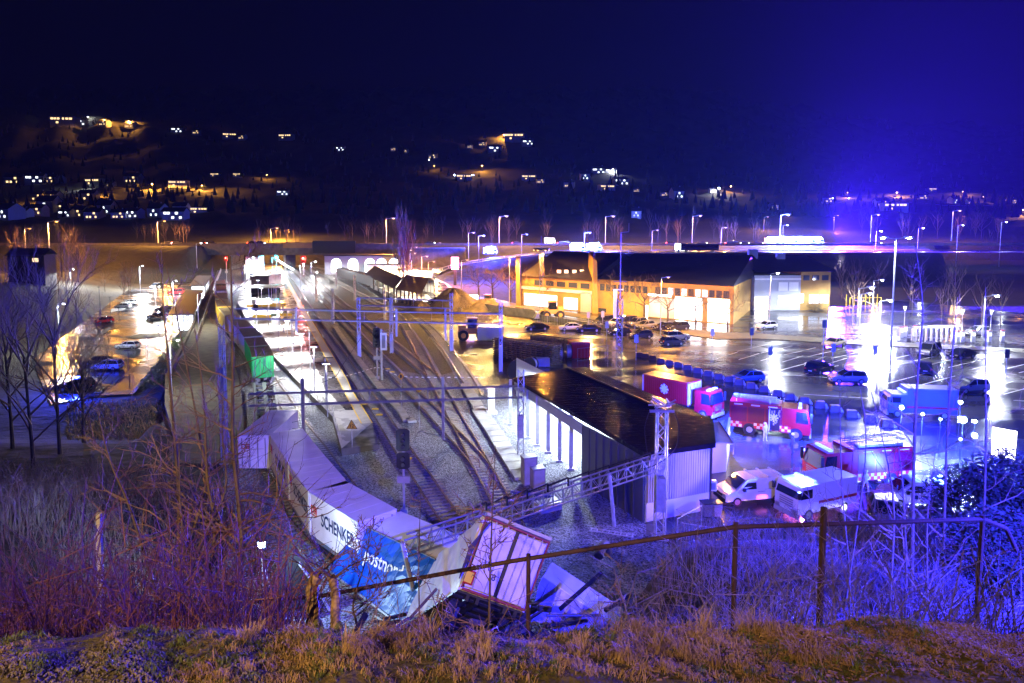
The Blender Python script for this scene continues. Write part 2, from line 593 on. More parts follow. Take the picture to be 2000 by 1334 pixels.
ramp_pts = smoothline([at(905, 604, .06), at(868, 582, .06), at(848, 556, .08), (-31, 243, 1.0), (-18, 250, 5.05), (10, 252, 8.7), (27, 252, 9.4), (120, 252, 9.4), (330, 252, 9.4)], 8)
ribbon("approach_road", ramp_pts, 7.5, M["asphalt2"])
ribbon("approach_road_shoulder", [p - Vector((0, 0, .03)) for p in ramp_pts if p.x < 340], 9.5, M["concrete"])
ribbon("shop_road", smoothline([at(860, 572, .05), at(960, 588, .05), at(1050, 606, .05), at(1250, 636, .05), at(1420, 652, .05), at(1700, 660, .05), at(2100, 672, .05)], 6), 5.5, M["asphalt2"])
ribbon("highway", [(-340, 298, 10.42), (-128, 298, 10.42), (0, 298, 10.42), (380, 298, 10.42)], 17, M["asphalt2"])
# painted bays of the big car park
bays = MB()
def bayline(a, b, w=0.12, z=0.02):
    A, B = at(*a, z), at(*b, z)
    d = (B - A).normalized(); n = Vector((-d.y, d.x, 0)) * w / 2
    bays.add([A + n, B + n, B - n, A - n], [(0, 3, 2, 1)])
for i in range(13):
    t = i / 12
    a = (lerp(1440, 1990, t), lerp(686, 728, t)); bayline(a, (a[0] + 62, a[1] - 14))
for i in range(9):
    t = i / 8
    a = (lerp(1505, 1960, t), lerp(728, 770, t)); bayline(a, (a[0] + 76, a[1] - 20), .14)
for i in range(8):
    t = i / 7
    a = (lerp(1400, 1700, t), lerp(700, 716, t)); bayline(a, (a[0] + 40, a[1] - 12))
bayline((1505, 730), (1690, 742)); bayline((1570, 770), (1700, 778), .2)
tag(bays.build("bay_markings", M["white"]), kind="structure")
# ================================================================ tracks
def along(P, s):
    """point and direction at distance s along polyline P"""
    for a, b in zip(P, P[1:]):
        L = (b - a).length
        if s <= L:
            return a + (b - a) * (s / L), (b - a).normalized()
        s -= L
    return P[-1].copy(), (P[-1] - P[-2]).normalized()


def plen(P):
    return sum((b - a).length for a, b in zip(P, P[1:]))


def offset(P, d):
    out = []
    for k, p in enumerate(P):
        t = P[min(k + 1, len(P) - 1)] - P[max(k - 1, 0)]
        n = Vector((t.y, -t.x, 0)).normalized()
        out.append(p + n * d)
    return out


def track(label, px, sl=True, zz=0.0, world=None):
    P = smoothline(world if world else [at(a, b, zz) for a, b in px], 5)
    t = thing("railway_track", label, "railway track", (0, 0, 0))
    for sgn in (-1, 1):
        b = MB()
        Q = offset(P, sgn * 0.75)
        vs_, fs = [], []
        for k, p in enumerate(Q):
            tt = (Q[min(k + 1, len(Q) - 1)] - Q[max(k - 1, 0)])
            n = Vector((tt.y, -tt.x, 0)).normalized()
            for dx, dz in ((-.075, .04), (-.04, .2), (.04, .2), (.075, .04)):
                vs_.append(p + n * dx + Vector((0, 0, dz + zz)))
        for k in range(len(Q) - 1):
            for i in range(3):
                fs.append((4 * k + i, 4 * k + 4 + i, 4 * k + 5 + i, 4 * k + 1 + i))
        b.add(vs_, fs)
        b.build("rail", M["rail"], t)
    b = MB()
    L = plen(P)
    s_ = 0.3
    while s_ < L:
        p, d = along(P, s_)
        n = Vector((d.y, -d.x, 0))
        a, c = n * 1.25, d * 0.13
        z0, z1 = Vector((0, 0, -.05 + zz)), Vector((0, 0, .055 + zz))
        b.hexa([p - a - c + z0, p + a - c + z0, p + a + c + z0, p - a + c + z0, p - a - c + z1, p + a - c + z1, p + a + c + z1, p - a + c + z1])
        s_ += 0.62 if p.y < 130 else 1.24
    b.build("sleepers", M["sleeper"], t)
    return P


T1 = track("rusty track directly beside the yellow edged platform", [(548, 516), (555, 529), (585, 577), (626, 640), (653, 677), (679, 715), (702, 750), (736, 800), (790, 885), (822, 930), (855, 980), (905, 1050)])
T2 = track("second track from the platform, curving into the switch by the shed", [(562, 518), (590, 543), (615, 570), (679, 636), (717, 675), (752, 710), (775, 734), (802, 762), (840, 800), (869, 832), (912, 877), (942, 915), (978, 980), (1012, 1050)])
T3 = track("third track from the platform, crossing towards the shed switch", [(590, 526), (652, 580), (695, 612), (727, 640), (759, 666), (780, 682), (820, 715), (845, 737), (870, 780), (892, 822), (914, 860), (941, 913)])
T4 = track("curved track bending in from the wagon shelters", [(610, 522), (643, 541), (690, 568), (745, 597), (775, 616), (788, 632), (796, 645), (812, 670), (826, 697), (845, 735)])
T5 = track("siding along the dirt yard with shining wet rails", [(812, 622), (836, 640), (862, 669), (885, 700), (908, 735), (930, 775)])
T0 = track("track between the derailed train and the platform wall", [(500, 690), (530, 748), (549, 776), (583, 829), (620, 877), (642, 907), (689, 973), (735, 1035)])
TRAINP = smoothline([at(431, 560, 3.9), at(433, 583, 3.9), at(441, 602, 3.9), at(465, 626, 3.9), at(485, 645, 3.9), at(498, 664, 3.9), at(511, 690, 3.9), at(521, 760, 3.9), at(527, 812, 3.9), at(557, 853, 3.9)], 5)
TRAINP = [Vector((p.x, p.y, 0)) for p in TRAINP]
track("curving track underneath the long freight train", None, world=TRAINP[::5] + [Vector((-15.2, 47, 0)), Vector((-10, 40, 0))])

# yellow track balises and small yard things
def balise(px, py):
    p = at(px, py, .1)
    b = MB(); b.box(-.35, .35, -.16, .16, 0, .1); b.box(-.2, .2, -.1, .1, .1, .13)
    return b.build("track_balise", M["yellow"], None, p)
bl = [(712, 790, 0, "yellow balise farthest up the platform track, near the platform ramp"), (733, 799.5, 0, "middle yellow balise of the platform track"), (741, 811, 0, "yellow balise nearest the platform ramp end"), (797, 896, 0, "lone yellow balise behind the near black signal"), (757, 721, 0, "yellow balise beside the far black signal post"), (766, 727, 0, "yellow balise just below the one at the far signal")]
for px_, py_, _, lb in bl:
    tag(balise(px_, py_), lb, "balise", "yellow balises between the rails")
# cable troughs
def trough(px, label, w=1.0):
    b = MB()
    P = [at(a, c, 0) for a, c in px]
    for u, v in zip(P, P[1:]):
        d = (v - u); n = Vector((d.y, -d.x, 0)).normalized() * w / 2
        k = max(1, int(d.length / 1.6))
        for i in range(k):
            a0, a1 = u + d * (i / k), u + d * ((i + .94) / k)
            b.hexa([a0 - n, a0 + n, a1 + n, a1 - n] + [q + Vector((0, 0, .22)) for q in (a0 - n, a0 + n, a1 + n, a1 - n)])
    return tag(b.build("cable_trough", M["concrete"]), label, "cable trough")
trough([(655, 640), (700, 704), (746, 762), (784, 805), (795, 824)], "long brown concrete cable trough between the two first tracks", .8)
trough([(795, 824), (812, 822)], "short end piece of concrete trough beside the gravel", 1.1)
trough([(908, 752), (925, 780), (939, 806)], "upper run of concrete slab walkway next to the shed", 1.3)
trough([(935, 803), (965, 845), (985, 878), (1025, 938)], "lower run of concrete slab walkway in front of the shed columns", 1.6)
# dashed hose across the tracks
hb = MB()
pts = smoothline([at(585, 735, .9), at(655, 737, .9), at(700, 728, .3), at(738, 718, .3), at(780, 734, .3), at(835, 737, .3), at(900, 737, .3), at(960, 738, .3)], 10)
for k in range(0, len(pts) - 1, 2):
    hb.cyl(pts[k], pts[k] + (pts[k + 1] - pts[k]) * .9, .05, 4)
tag(hb.build("marker_line", M["white"]), "thin dashed white line laid across platform and tracks", "marker line")

# ================================================================ platform
PR = [(549, 519), (552.5, 529), (592.5, 600), (617.5, 640), (641, 680), (677.5, 741), (685, 760), (726.6, 826)]
PL = [(492, 524), (470, 562), (464, 590), (487, 636), (535, 695), (586, 749), (649, 813), (667, 876)]
DL = [(546, 524), (549, 540), (567.5, 600), (580, 634), (592, 660), (605, 692), (621, 725), (635, 760), (675, 801)]
DR = [(548, 522), (552, 540), (586, 603), (606, 641), (625, 675), (662.5, 744), (671, 760), (707, 827)]
ZP = 0.72
plat = thing("station_platform", "long island platform, brilliantly lit and wet, with yellow lined edge", "railway platform")
def zs(pts, z):
    return [at(a, b, z) for a, b in pts]
b = MB()
top = zs(PL, ZP) + zs([(741, 868)], ZP - .3) + zs(PR[::-1], ZP)
n = len(top)
b.add(top + [Vector((p.x, p.y, -.05)) for p in top], [(i, (i + 1) % n, n + (i + 1) % n, n + i) for i in range(n)])
L_, R_ = zs(PL, ZP), zs(PR, ZP)
b.build("side_wall", M["concdark"], plat)
b = MB(); b.add(L_ + R_, [(i, 8 + i, 9 + i, i + 1) for i in range(7)]); o = b.build("paving", M["plat"], plat)
b = MB(); D1, D2 = zs(DL, ZP + .005), zs(DR, ZP + .005)
D2b = zs([(548, 522), (551, 538), (586, 603), (603, 634), (616, 660), (633, 692), (652, 725), (671, 760), (694, 801)], ZP + .005)
b.add(D1 + D2b, [(i, 9 + i, 10 + i, i + 1) for i in range(8)]); b.build("asphalt_strip", M["platdark"], plat)
b = MB(); A_, B_ = zs([(546.5, 519), (549.5, 529), (584, 600), (605, 641), (624, 675), (662.5, 744), (671, 760), (707, 827)], ZP + .012), zs([(548.6, 519), (552, 529), (592, 600), (617, 640), (640.5, 680), (677, 741), (684.5, 760), (726, 826)], ZP + .012)
b.add(A_ + B_, [(i, 8 + i, 9 + i, i + 1) for i in range(7)]); b.build("edge_paving", M["pale"], plat)
for src in (A_, B_):
    b = MB()
    Q = [q + Vector((0, 0, .006)) for q in src]
    Q2 = offset(Q, -.12 if src is B_ else .12)
    b.add(Q + Q2, [(i, 8 + i, 9 + i, i + 1) for i in range(7)]); b.build("yellow_line", M["yellow"], plat)
# sloping end of the platform
b = MB()
e = zs([(649, 813), (708, 828), (727, 826)], ZP + .004) + zs([(741, 869), (668, 877)], .35)
b.add(e, [(0, 1, 2, 3, 4)])
b.build("end_ramp", mat("patchy_platform_ramp", (0.02, 0.02, 0.022), 0.5, col2=(0.3, 0.29, 0.26), vs_=.9, bump=.3, bs=4), plat)
# railing on the near left edge
b = MB()
rl = zs([(586, 749), (615, 778), (649, 813), (667, 876)], ZP)
for k in range(len(rl) - 1):
    m_ = 6 if k < 2 else 5
    for i in range(m_):
        p = rl[k] + (rl[k + 1] - rl[k]) * (i / m_)
        b.cyl(p, p + Vector((0, 0, 1.1)), .03, 5)
    for hh in (.55, 1.1):
        b.cyl(rl[k] + Vector((0, 0, hh)), rl[k + 1] + Vector((0, 0, hh)), .03, 5)
tag(b.build("platform_railing", M["galv"]), "tubular grey railing at the near left end of the platform", "railing")

# benches, shelters and boxes on the platform
def shelter(px, py, w, d, h, label, rm=None, lit=True, rz=0.05):
    t = thing("platform_shelter", label, "platform shelter", at(px, py, ZP), rz)
    b = MB()
    for sx in (-1, 1):
        for sy in (-1, 1):
            b.cyl((sx * (w / 2 - .2), sy * (d / 2 - .2), 0), (sx * (w / 2 - .2), sy * (d / 2 - .2), h), .06, 6)
    b.build("post", M["galv"], t)
    b = MB(); b.box(-w / 2, w / 2, -d / 2, d / 2, h, h + .18); b.build("roof", rm or M["roofbrn"], t)
    b = MB(); b.box(-w / 2 + .3, w / 2 - .3, .0, .04, .3, h - .3); b.build("glass_wall", M["glass"], t)
    return t
shelter(519, 585, 8.0, 9, 3.3, "wide brown roofed shelter in the middle of the far platform")
t = thing("lift_tower", "tall glowing white lift tower on the far platform", "lift tower", at(499, 546, ZP), .02)
b = MB(); b.box(-2.2, 2.2, -2.6, 2.6, 0, 8.0); b.build("shaft", M["white"], t)
b = MB(); b.box(-2.35, 2.35, -2.75, 2.75, 8.0, 8.3); b.build("roof", M["roofdark"], t)
b = MB(); b.box(-.9, .9, -2.66, -2.6, 0, 2.3); b.build("door", M["glass"], t)
t = thing("stair_cover", "dark brown stairway roof beside the white lift tower", "stair cover", at(522, 560, ZP), .02)
b = MB(); b.exy([(-2.6, 0), (2.6, 0), (2.6, 3.6), (-2.6, 3.6)], -6, 6); b.build("wall", M["concdark"], t)
b = MB(); b.exy([(-2.9, 3.6), (2.9, 3.6), (2.9, 3.85), (-2.9, 3.85)], -6.4, 6.4); b.build("roof", M["roofbrn"], t)
for k, (px_, py_, w_, lb) in enumerate([(500, 603, 4.5, "yellow painted bench nearest the brown platform shelter"), (538, 602, 4.5, "yellow painted bench beside the dark asphalt strip"), (516, 624, 4.5, "yellow bench left of the small green cabinet"), (552, 621, 4.0, "yellow bench right of the small green cabinet"), (545, 600, 3.0, "short bench among the platform sign posts")]):
    t = thing("platform_bench", lb, "bench", at(px_, py_, ZP), .1, "benches on the platform")
    b = MB(); b.box(-w_ / 2, w_ / 2, -.35, .35, .42, .5); b.build("seat", M["yellow"], t)
    b = MB(); b.box(-w_ / 2, w_ / 2, .3, .38, .5, .9); b.build("backrest", M["yellow"], t)
    for sx in (-1, 1):
        b = MB(); b.box(sx * w_ * .35 - .05, sx * w_ * .35 + .05, -.3, .3, 0, .42); b.build("leg", M["steel"], t)
for px_, py_, c_, lb, sz in [(536, 628, "green", "small green cabinet on the platform between the yellow benches", 1), (496, 594, "steel", "grey ticket machine on the blown out part of the platform", .8), (557, 617, "black", "dark bin beside the green platform cabinet", .7), (538, 636, "concrete", "concrete planter just in front of the green cabinet", 1.1), (512, 576, "red", "red vending machine by the brown platform shelter", .9)]:
    t = thing("platform_cabinet", lb, "cabinet", at(px_, py_, ZP), .1)
    b = MB(); b.box(-.5 * sz, .5 * sz, -.4 * sz, .4 * sz, .08, 1.5 * sz); b.build("body", M[c_], t)
    b = MB(); b.box(-.55 * sz, .55 * sz, -.45 * sz, .45 * sz, 1.5 * sz, 1.58 * sz); b.build("top", M["steel"], t)
    b = MB(); b.box(-.4 * sz, .4 * sz, -.42 * sz, -.4 * sz, .3, 1.3 * sz); b.build("door", M["steel"], t)

def platlamp(px, py, h, label, arm=0.9, lit=False, side=1):
    t = thing("platform_lamp", label, "lamp post", at(px, py, ZP), 0, "slim lamp posts along the platform")
    b = MB(); b.cyl((0, 0, 0), (0, 0, h), .055, 6); b.box(-.12, .12, -.12, .12, 0, .3); b.build("pole", M["galv"], t)
    b = MB(); b.box(min(-.15 * side, arm * side), max(-.15 * side, arm * side), -.09, .09, h, h + .08); b.build("lamp_head", M["black"], t)
    return t
LP = [(606, 723, 5.2, "slim grey lamp post near the platform edge, second from its end"), (637, 790, 5.2, "slim grey lamp post closest to the platform ramp"), (573, 672, 5.0, "slim lamp post left of the blue gantry hanger"), (562, 661, 5.0, "slim lamp post in the glare, fourth from the platform ramp"), (554, 648, 5, "slim lamp post beside the small green cabinet"), (546, 636, 5, "slim lamp post above the planter on the platform"), (548, 619, 5, "slim lamp post just beyond the planter"), (541, 608, 5, "slim lamp post behind the right yellow bench"), (536, 600, 5, "slim lamp post behind the left yellow bench"), (531, 594, 5, "slim lamp post nearest the brown shelter"), (526, 606, 5, "slim lamp post above the left yellow bench"), (571, 690, 5, "slim lamp post on the bright wet paving, third from the ramp")]
for a in LP: platlamp(*a)

# ================================================================ signals
def signal_head(t, h, n, back, s=1.0, lit=None, rot=0):
    b = MB()
    w_, hh = .38 * s, (.34 * n + .3) * s
    pr = [(-w_, h + .15), (-w_ * .6, h), (w_ * .6, h), (w_, h + .15), (w_, h + hh - .15), (w_ * .6, h + hh), (-w_ * .6, h + hh), (-w_, h + hh - .15)]
    b.exy(pr, -.06, .0)
    o = b.build("head", M["black"], t)
    for i in range(n):
        z_ = h + .3 * s + i * .34 * s
        c = MB(); c.cyl((0, -.22 * s, z_), (0, -.06, z_), .12 * s, 10)
        m_ = M["glass"]
        if lit and i == lit[0]:
            m_ = E[lit[1]]
        c.build("lens", m_, o)
    return o
def signal(px, py, h, heads, label, lit=None, s=1.0, base=True):
    t = thing("railway_signal", label, "railway signal", at(px, py, 0), 0)
    b = MB(); b.cyl((0, .08, 0), (0, .08, h + .8), .09, 8); b.box(-.25, .25, -.2, .3, 0, .35)
    b.build("post", M["galv"], t)
    for k, (hz, n) in enumerate(heads):
        signal_head(t, hz, n, True, s, lit if k == 0 else None)
    if base:
        b = MB(); b.box(-.45, .45, -.1, .3, h * .42, h * .42 + .5); b.build("relay_box", M["concrete"], t)
    return t
signal(789, 1003, 5.4, [(4.6, 3), (3.3, 2)], "near black signal post standing in the gravel beyond the wreck", s=1.25)
signal(737, 740, 6.2, [(5.6, 2), (4.2, 3)], "black signal with two heads beside the striped gantry sign", s=1.3)
signal(501, 646, 4.2, [(3.9, 2)], "small round signal on a thin post on the bright platform", s=1.2, base=False)
SR = signal(594, 566, 9.6, [(8.2, 2)], "far signal post showing a red light over a white one", lit=(1, "red"), s=2.2)
signal(443, 552, 8.0, [(7.2, 2)], "red signal left of the lift tower under the road bridge", lit=(1, "red"), s=1.8)
signal(541, 548, 8.0, [(7.2, 2)], "signal glowing cyan green at the far end of the platform", lit=(1, "cyan"), s=1.8)
for (px_, py_, Y_, lb, cc) in [(593, 515, 240, "white", WHI)]:
    pass
light((1, .05, .03), 1500, at(594, 566, 0) + Vector((0, -1.2, 9.3)), .15, name="signal_glow")
light((1, .05, .03), 900, at(443, 552, 0) + Vector((0, -1.2, 8)), .15, name="signal_glow")
light((.05, .75, 1), 3000, at(541, 548, 0) + Vector((0, -1.2, 8)), .2, name="signal_glow")

# ================================================================ masts and gantries
def lattice(b, p, q, w, seg=1.0, r=.035, d2=None):
    """four chords between p and q with zig-zag webs, w square"""
    p, q = Vector(p), Vector(q)
    d = (q - p); L = d.length; d.normalize()
    a = (d2 if d2 is not None else d.orthogonal()).normalized()
    a = (a - d * a.dot(d)).normalized(); c = d.cross(a)
    cs = [(a * x + c * y) * w / 2 for x, y in ((-1, -1), (1, -1), (1, 1), (-1, 1))]
    for k in cs:
        b.cyl(p + k, q + k, r, 4)
    n = max(2, int(L / seg))
    for i in range(n):
        u, v = p + d * L * i / n, p + d * L * (i + 1) / n
        for j in range(4):
            k0, k1 = cs[j], cs[(j + 1) % 4]
            if i % 2: k0, k1 = k1, k0
            b.cyl(u + k0, v + k1, r * .6, 3, cap=False)
def mast(px, py, h, label, w=.42, m="galv", box=True, group="lattice catenary masts", world=None):
    t = thing("catenary_mast", label, "catenary mast", world or at(px, py, 0), 0, group)
    b = MB(); lattice(b, (0, 0, 0.1), (0, 0, h), w, .7, .05, Vector((1, 0, 0))); b.build("lattice_pole", M[m], t)
    b = MB(); b.box(-w * .8, w * .8, -w * .8, w * .8, -.1, .15); b.build("foot", M["concrete"], t)
    if box:
        b = MB(); b.box(-w * .48, w * .48, -w * .52, w * .5, h * .22, h * .48); b.build("lower_panel", M["galv"], t)
    return t
GB = mat("blue_lit_galvanised_steel", (0.58, 0.58, 0.68), 0.45, metal=0.1)  # blue light on the gantries is put into the steel colour
def gantry(pts_px, zlow, dz, masts, hang, label, mw=.42, m=None, droppers=True):
    """portal with two horizontal chords; masts: (px,py,h)"""
    m = m or GB
    t = thing("catenary_gantry", label, "catenary gantry")
    (ax, ay), (bx, by) = pts_px
    A, B = at(ax, ay, 0), at(bx, by, 0)
    for zz in (zlow, zlow + dz):
        for sy in (-.2, .2):
            b = MB(); b.cyl(A + Vector((0, sy, zz)), B + Vector((0, sy, zz)), (.1 if m is GB else .055), 5); b.build("beam", m, t)
    b = MB()
    n = int((B - A).length / 1.7)
    for i in range(n + 1):
        p = A + (B - A) * i / n
        b.cyl(p + Vector((0, -.2, zlow)), p + Vector((0, .2, zlow)), .03, 4)
        b.cyl(p + Vector((0, -.2, zlow + dz)), p + Vector((0, .2, zlow + dz)), .03, 4)
        if droppers and i % 3 == 0:
            b.cyl(p + Vector((0, 0, zlow)), p + Vector((0, 0, zlow + dz)), .025, 4)
    b.build("bracing", m, t)
    for px_, py_, h_ in masts:
        p = at(px_, py_, 0)
        b = MB(); lattice(b, p + Vector((0, 0, 0)), p + Vector((0, 0, h_)), mw, .7, .055, Vector((1, 0, 0)))
        b.box(p.x - mw / 2, p.x + mw / 2, p.y - mw / 2, p.y + mw / 2, h_ * .0 + .1, h_ * .38)
        b.build("mast", m, t)
    for u, z0, z1 in hang:
        p = A + (B - A) * u
        b = MB(); b.box(p.x - .12, p.x + .12, p.y - .12, p.y + .12, z0, z1); b.build("hanger", m, t)
        b = MB(); q = p + Vector((0, 0, z0 + .3))
        b.cyl(q, q + Vector((-2.2, 0, .5)), .03, 4); b.cyl(q + Vector((0, 0, 1)), q + Vector((-2.2, 0, .5)), .03, 4); b.cyl(q + Vector((-2.2, 0, .5)), q + Vector((-2.6, 0, -.2)), .02, 4)
        b.build("wire_arm", M["steel"], t)
    return t, A, B
# middle gantry: masts at (702,697) and (978,733)
gantry([(462, 700), (979, 716)], 6.15, 1.5, [(702, 697, 9.2), (978, 726, 9.6)], [(.24, 4.0, 8.0), (.80, 3.6, 8.3), (.62, 4.0, 8.1)], "long blue lit gantry spanning platform, tracks and dirt yard")
gantry([(700, 668), (884, 677)], 6.4, 1.3, [(882, 686, 9.4), (765, 690, 8.6)], [(.36, 3.5, 8.0)], "shorter gantry behind, in front of the dirt heap")
gantry([(490, 900), (1020, 878)], 4.9, 1.05, [], [(.19, 2.2, 7.2), (.70, 1.2, 7.0)], "near dark gantry crossing from the green wagon to the shed", m=M["steel"])
mast(1017, 891, 7.8, "lattice mast at the open corner of the shed, holding the near gantry", w=.5)
mast(651, 632, 7.2, "slim pale mast between the second and third track", w=.35)
mast(618, 590, 6.6, "pale mast behind the red lit signal", w=.34)
mast(693, 588, 6.8, "mast standing left of the first wagon shelter", w=.34)
mast(752, 628, 7.6, "mast in front of the brown roofed shelter", w=.34)
mast(657, 565, 6.4, "far slim mast beyond the curved tracks", w=.3)
mast(438, 792, 9.2, "blue lit mast in the trees left of the green wagon", w=.45, m="galv")
mast(440, 905, 8.5, "near dim mast half hidden behind the saplings", w=.45)
mast(1288, 1050, 8.6, "tall lattice mast at the corrugated corner of the shed with torn wires", w=.62)
# torn bracket, insulators and wire on the shed mast
t = thing("torn_wire_bracket", "tangle of torn wires and bracket on top of the shed corner mast", "wire bracket")
p = at(1288, 1050, 0) + Vector((0, 0, 8.6))
b = MB()
random.seed(3)
for k in range(12):
    q = p + Vector((random.uniform(-.9, .9), random.uniform(-.3, .3), random.uniform(-.2, .9)))
    b.cyl(p + Vector((random.uniform(-.6, .6), 0, random.uniform(0, .4))), q, .05, 5)
b.box(p.x - .8, p.x + .8, p.y - .1, p.y + .1, p.z - .1, p.z + .05)
b.build("bracket", M["steel"], t)
b = MB(); b.tube(smoothline([p + Vector((.6, 0, .3)), p + Vector((1.1, 0, -1)), p + Vector((.9, 0, -2.6)), p + Vector((-.6, -.3, -3.6)), p + Vector((-2.4, -.3, -3.9))], 5), .035, 4)
b.tube(smoothline([p + Vector((-.8, 0, 0)), p + Vector((-1.1, 0, -1.2)), p + Vector((-.9, 0, -2.8))], 5), .02, 4); b.build("loose_wire", M["black"], t)

# fallen truss
t = thing("fallen_gantry", "collapsed lattice gantry lying from the shed mast down onto the blue container", "fallen gantry")
A, B = atY(1300, 898, 44.5), atY(792, 1066, 33.5)
for off in (Vector((0, 0, .45)), Vector((0, 0, -.45))):
    for sy in (-.35, .35):
        b = MB(); b.cyl(A + off + Vector((0, sy, 0)), B + off + Vector((0, sy, 0)), .055, 5); b.build("chord", M["steel"], t)
b = MB()
n = 26
for i in range(n):
    u, v = A + (B - A) * i / n, A + (B - A) * (i + 1) / n
    for sy in (-.35, .35):
        b.cyl(u + Vector((0, sy, .45)), u + Vector((0, sy, -.45)), .03, 4)
        b.cyl(u + Vector((0, sy, .45 if i % 2 else -.45)), v + Vector((0, sy, -.45 if i % 2 else .45)), .022, 4)
    b.cyl(u + Vector((0, -.35, .45)), u + Vector((0, .35, .45)), .022, 4)
b.build("bracing", M["steel"], t)
for px_, py_, qx, qy, Y in [(1190, 925, 1200, 1028, 41), (786, 1060, 812, 1175, 33)]:
    b = MB(); b.cyl(atY(px_, py_, Y), atY(qx, qy, Y), .12, 6); b.build("strut", M["galv"], t)
b = MB()
for k in range(9):
    a_ = atY(1270 - k * 40, 885 + k * 12, 44 - k); c_ = atY(1230 - k * 40, 897 + k * 13, 43.5 - k)
    b.cyl(a_, c_, .05, 4)
    b.cyl(a_, a_ + Vector((0, 0, -.5)), .06, 5)
b.build("insulator_rail", M["black"], t)

# warning sign 12 and lozenge signs
def text(body, size, M4, m, parent, ext=.004, name="lettering", align='CENTER', bold=0.0, sx=1.0):
    cu = bpy.data.curves.new(name, 'FONT')
    cu.body = body
    cu.size = size
    cu.align_x = align
    cu.align_y = 'CENTER'
    cu.extrude = ext
    cu.offset = bold
    cu.resolution_u = 3
    cu.materials.append(m)
    o = bpy.data.objects.new(name, cu)
    COL.objects.link(o)
    o.matrix_local = M4 @ Matrix.Diagonal((sx, 1, 1, 1))
    if parent: o.parent = parent
    return o
FACE = Matrix.Rotation(math.pi / 2, 4, 'X')
t = thing("speed_sign", "yellow triangular sign reading 12 on a thin post at the platform ramp", "warning sign", at(688, 884, 0))
b = MB(); b.cyl((0, 0, 0), (0, 0, 2.2), .03, 5); b.build("post", M["galv"], t)
b = MB(); b.exy([(-.5, 2.2), (.5, 2.2), (0, 3.05)], 0, .03); b.build("border", M["black"], t)
b = MB(); b.exy([(-.42, 2.245), (.42, 2.245), (0, 2.95)], -.012, 0); b.build("panel", M["yellow"], t)
text("12", .42, Matrix.Translation((0, -.02, 2.46)) @ FACE, M["black"], t, bold=.008)
t = thing("lozenge_sign", "yellow diamond marker on a tall thin post amid the gravel", "marker sign", at(784, 803, 0))
b = MB(); b.cyl((0, 0, 0), (0, 0, 3.8), .03, 5); b.build("post", M["galv"], t)
b = MB(); b.exy([(0, 3.5), (.36, 3.9), (0, 4.3), (-.36, 3.9)], -.03, 0); b.build("panel", M["yellow"], t)
b = MB(); b.exy([(-.1, 3.72), (.1, 3.72), (.1, 4.08), (-.1, 4.08)], -.04, -.03); b.build("symbol", M["black"], t)
t = thing("lozenge_sign", "yellow topped thin marker post nearer the shed", "marker sign", at(819, 837, 0))
b = MB(); b.cyl((0, 0, 0), (0, 0, 3.9), .03, 5); b.build("post", M["galv"], t)
b = MB(); b.exy([(0, 3.7), (.3, 3.95), (0, 4.2), (-.3, 3.95)], -.03, 0); b.build("panel", M["yellow"], t)
t = thing("hanging_sign", "tall narrow white panel hanging beside the two headed signal", "signal panel", at(746, 742, 0))
b = MB(); b.box(-.12, .12, -.1, .1, 0, 6.8); b.build("post", M["galv"], t)
b = MB(); b.box(-.1, .75, -.2, -.12, 4.0, 6.3); b.build("panel", M["white"], t)
b = MB(); b.box(.1, .55, -.21, -.2, 4.3, 6.0); b.build("dark_field", M["steel"], t)
# overhead wires
wb = MB()
def wire(P, sag=0.3, r=.018):
    for a, c in zip(P, P[1:]):
        n = 8
        pts = [a + (c - a) * i / n + Vector((0, 0, -sag * 4 * (i / n) * (1 - i / n))) for i in range(n + 1)]
        wb.tube(pts, r, 3)
for TT in (T1, T2, T3, T4):
    L = plen(TT); P = []
    s_ = 4
    while s_ < L * .72:
        p, d = along(TT, s_); P.append(p + Vector((0, 0, 5.6))); s_ += 45
    wire(P, .15); wire([q + Vector((0, 0, 1.2)) for q in P], 1.0)
tag(wb.build("overhead_wires", M["black"]), "thin black overhead wires strung above the tracks", "overhead wires")
t = thing("cable_hoop", "dark looping feeder cable hanging above the bright platform", "cable")
b = MB(); b.tube(smoothline([atY(622, 750, 66), atY(655, 735, 66), atY(668, 715, 66), atY(705, 660, 67)], 5), .03, 4)
b.build("cable", M["black"], t)

# ================================================================ walkway strip, retaining wall, canopies
sheet("old_platform_strip", [(431, 532), (412, 560), (386, 620), (350, 700), (334, 745), (330, 905), (482, 905), (470, 760), (458, 700), (436, 650), (420, 600), (420, 562)], mat("mossy_gravel", (0.05, 0.047, 0.035), 0.8, col2=(0.12, 0.11, 0.08), vs_=.8, bump=.5, bs=8), 0.35)
t = thing("retaining_wall", "long brown retaining wall between the old strip and the lower car park", "retaining wall")
wp = [Vector((-30, 60, 0))] + [at(a, c, .3) for a, c in [(326, 800), (326, 742), (345, 705), (376, 640), (392, 600), (412, 558), (428, 532)]]
for u, v in zip(wp, wp[1:]):
    d = (v - u); n_ = Vector((d.y, -d.x, 0)).normalized() * .2
    b = MB()
    lo, hi = Vector((0, 0, -3.4)), Vector((0, 0, .9))
    u0, v0 = Vector((u.x, u.y, 0)), Vector((v.x, v.y, 0))
    b.hexa([u0 - n_ + lo, u0 + n_ + lo, v0 + n_ + lo, v0 - n_ + lo, u0 - n_ + hi, u0 + n_ + hi, v0 + n_ + hi, v0 - n_ + hi])
    b.build("wall_section", M["concdark"], t)
t = thing("parapet_fence", "pale glass and steel parapet running up the strip to the road bridge", "parapet")
pp = [at(a, c, .35) for a, c in [(385, 672), (395, 640), (408, 600), (420, 560), (432, 530)]]
b = MB(); c2 = MB()
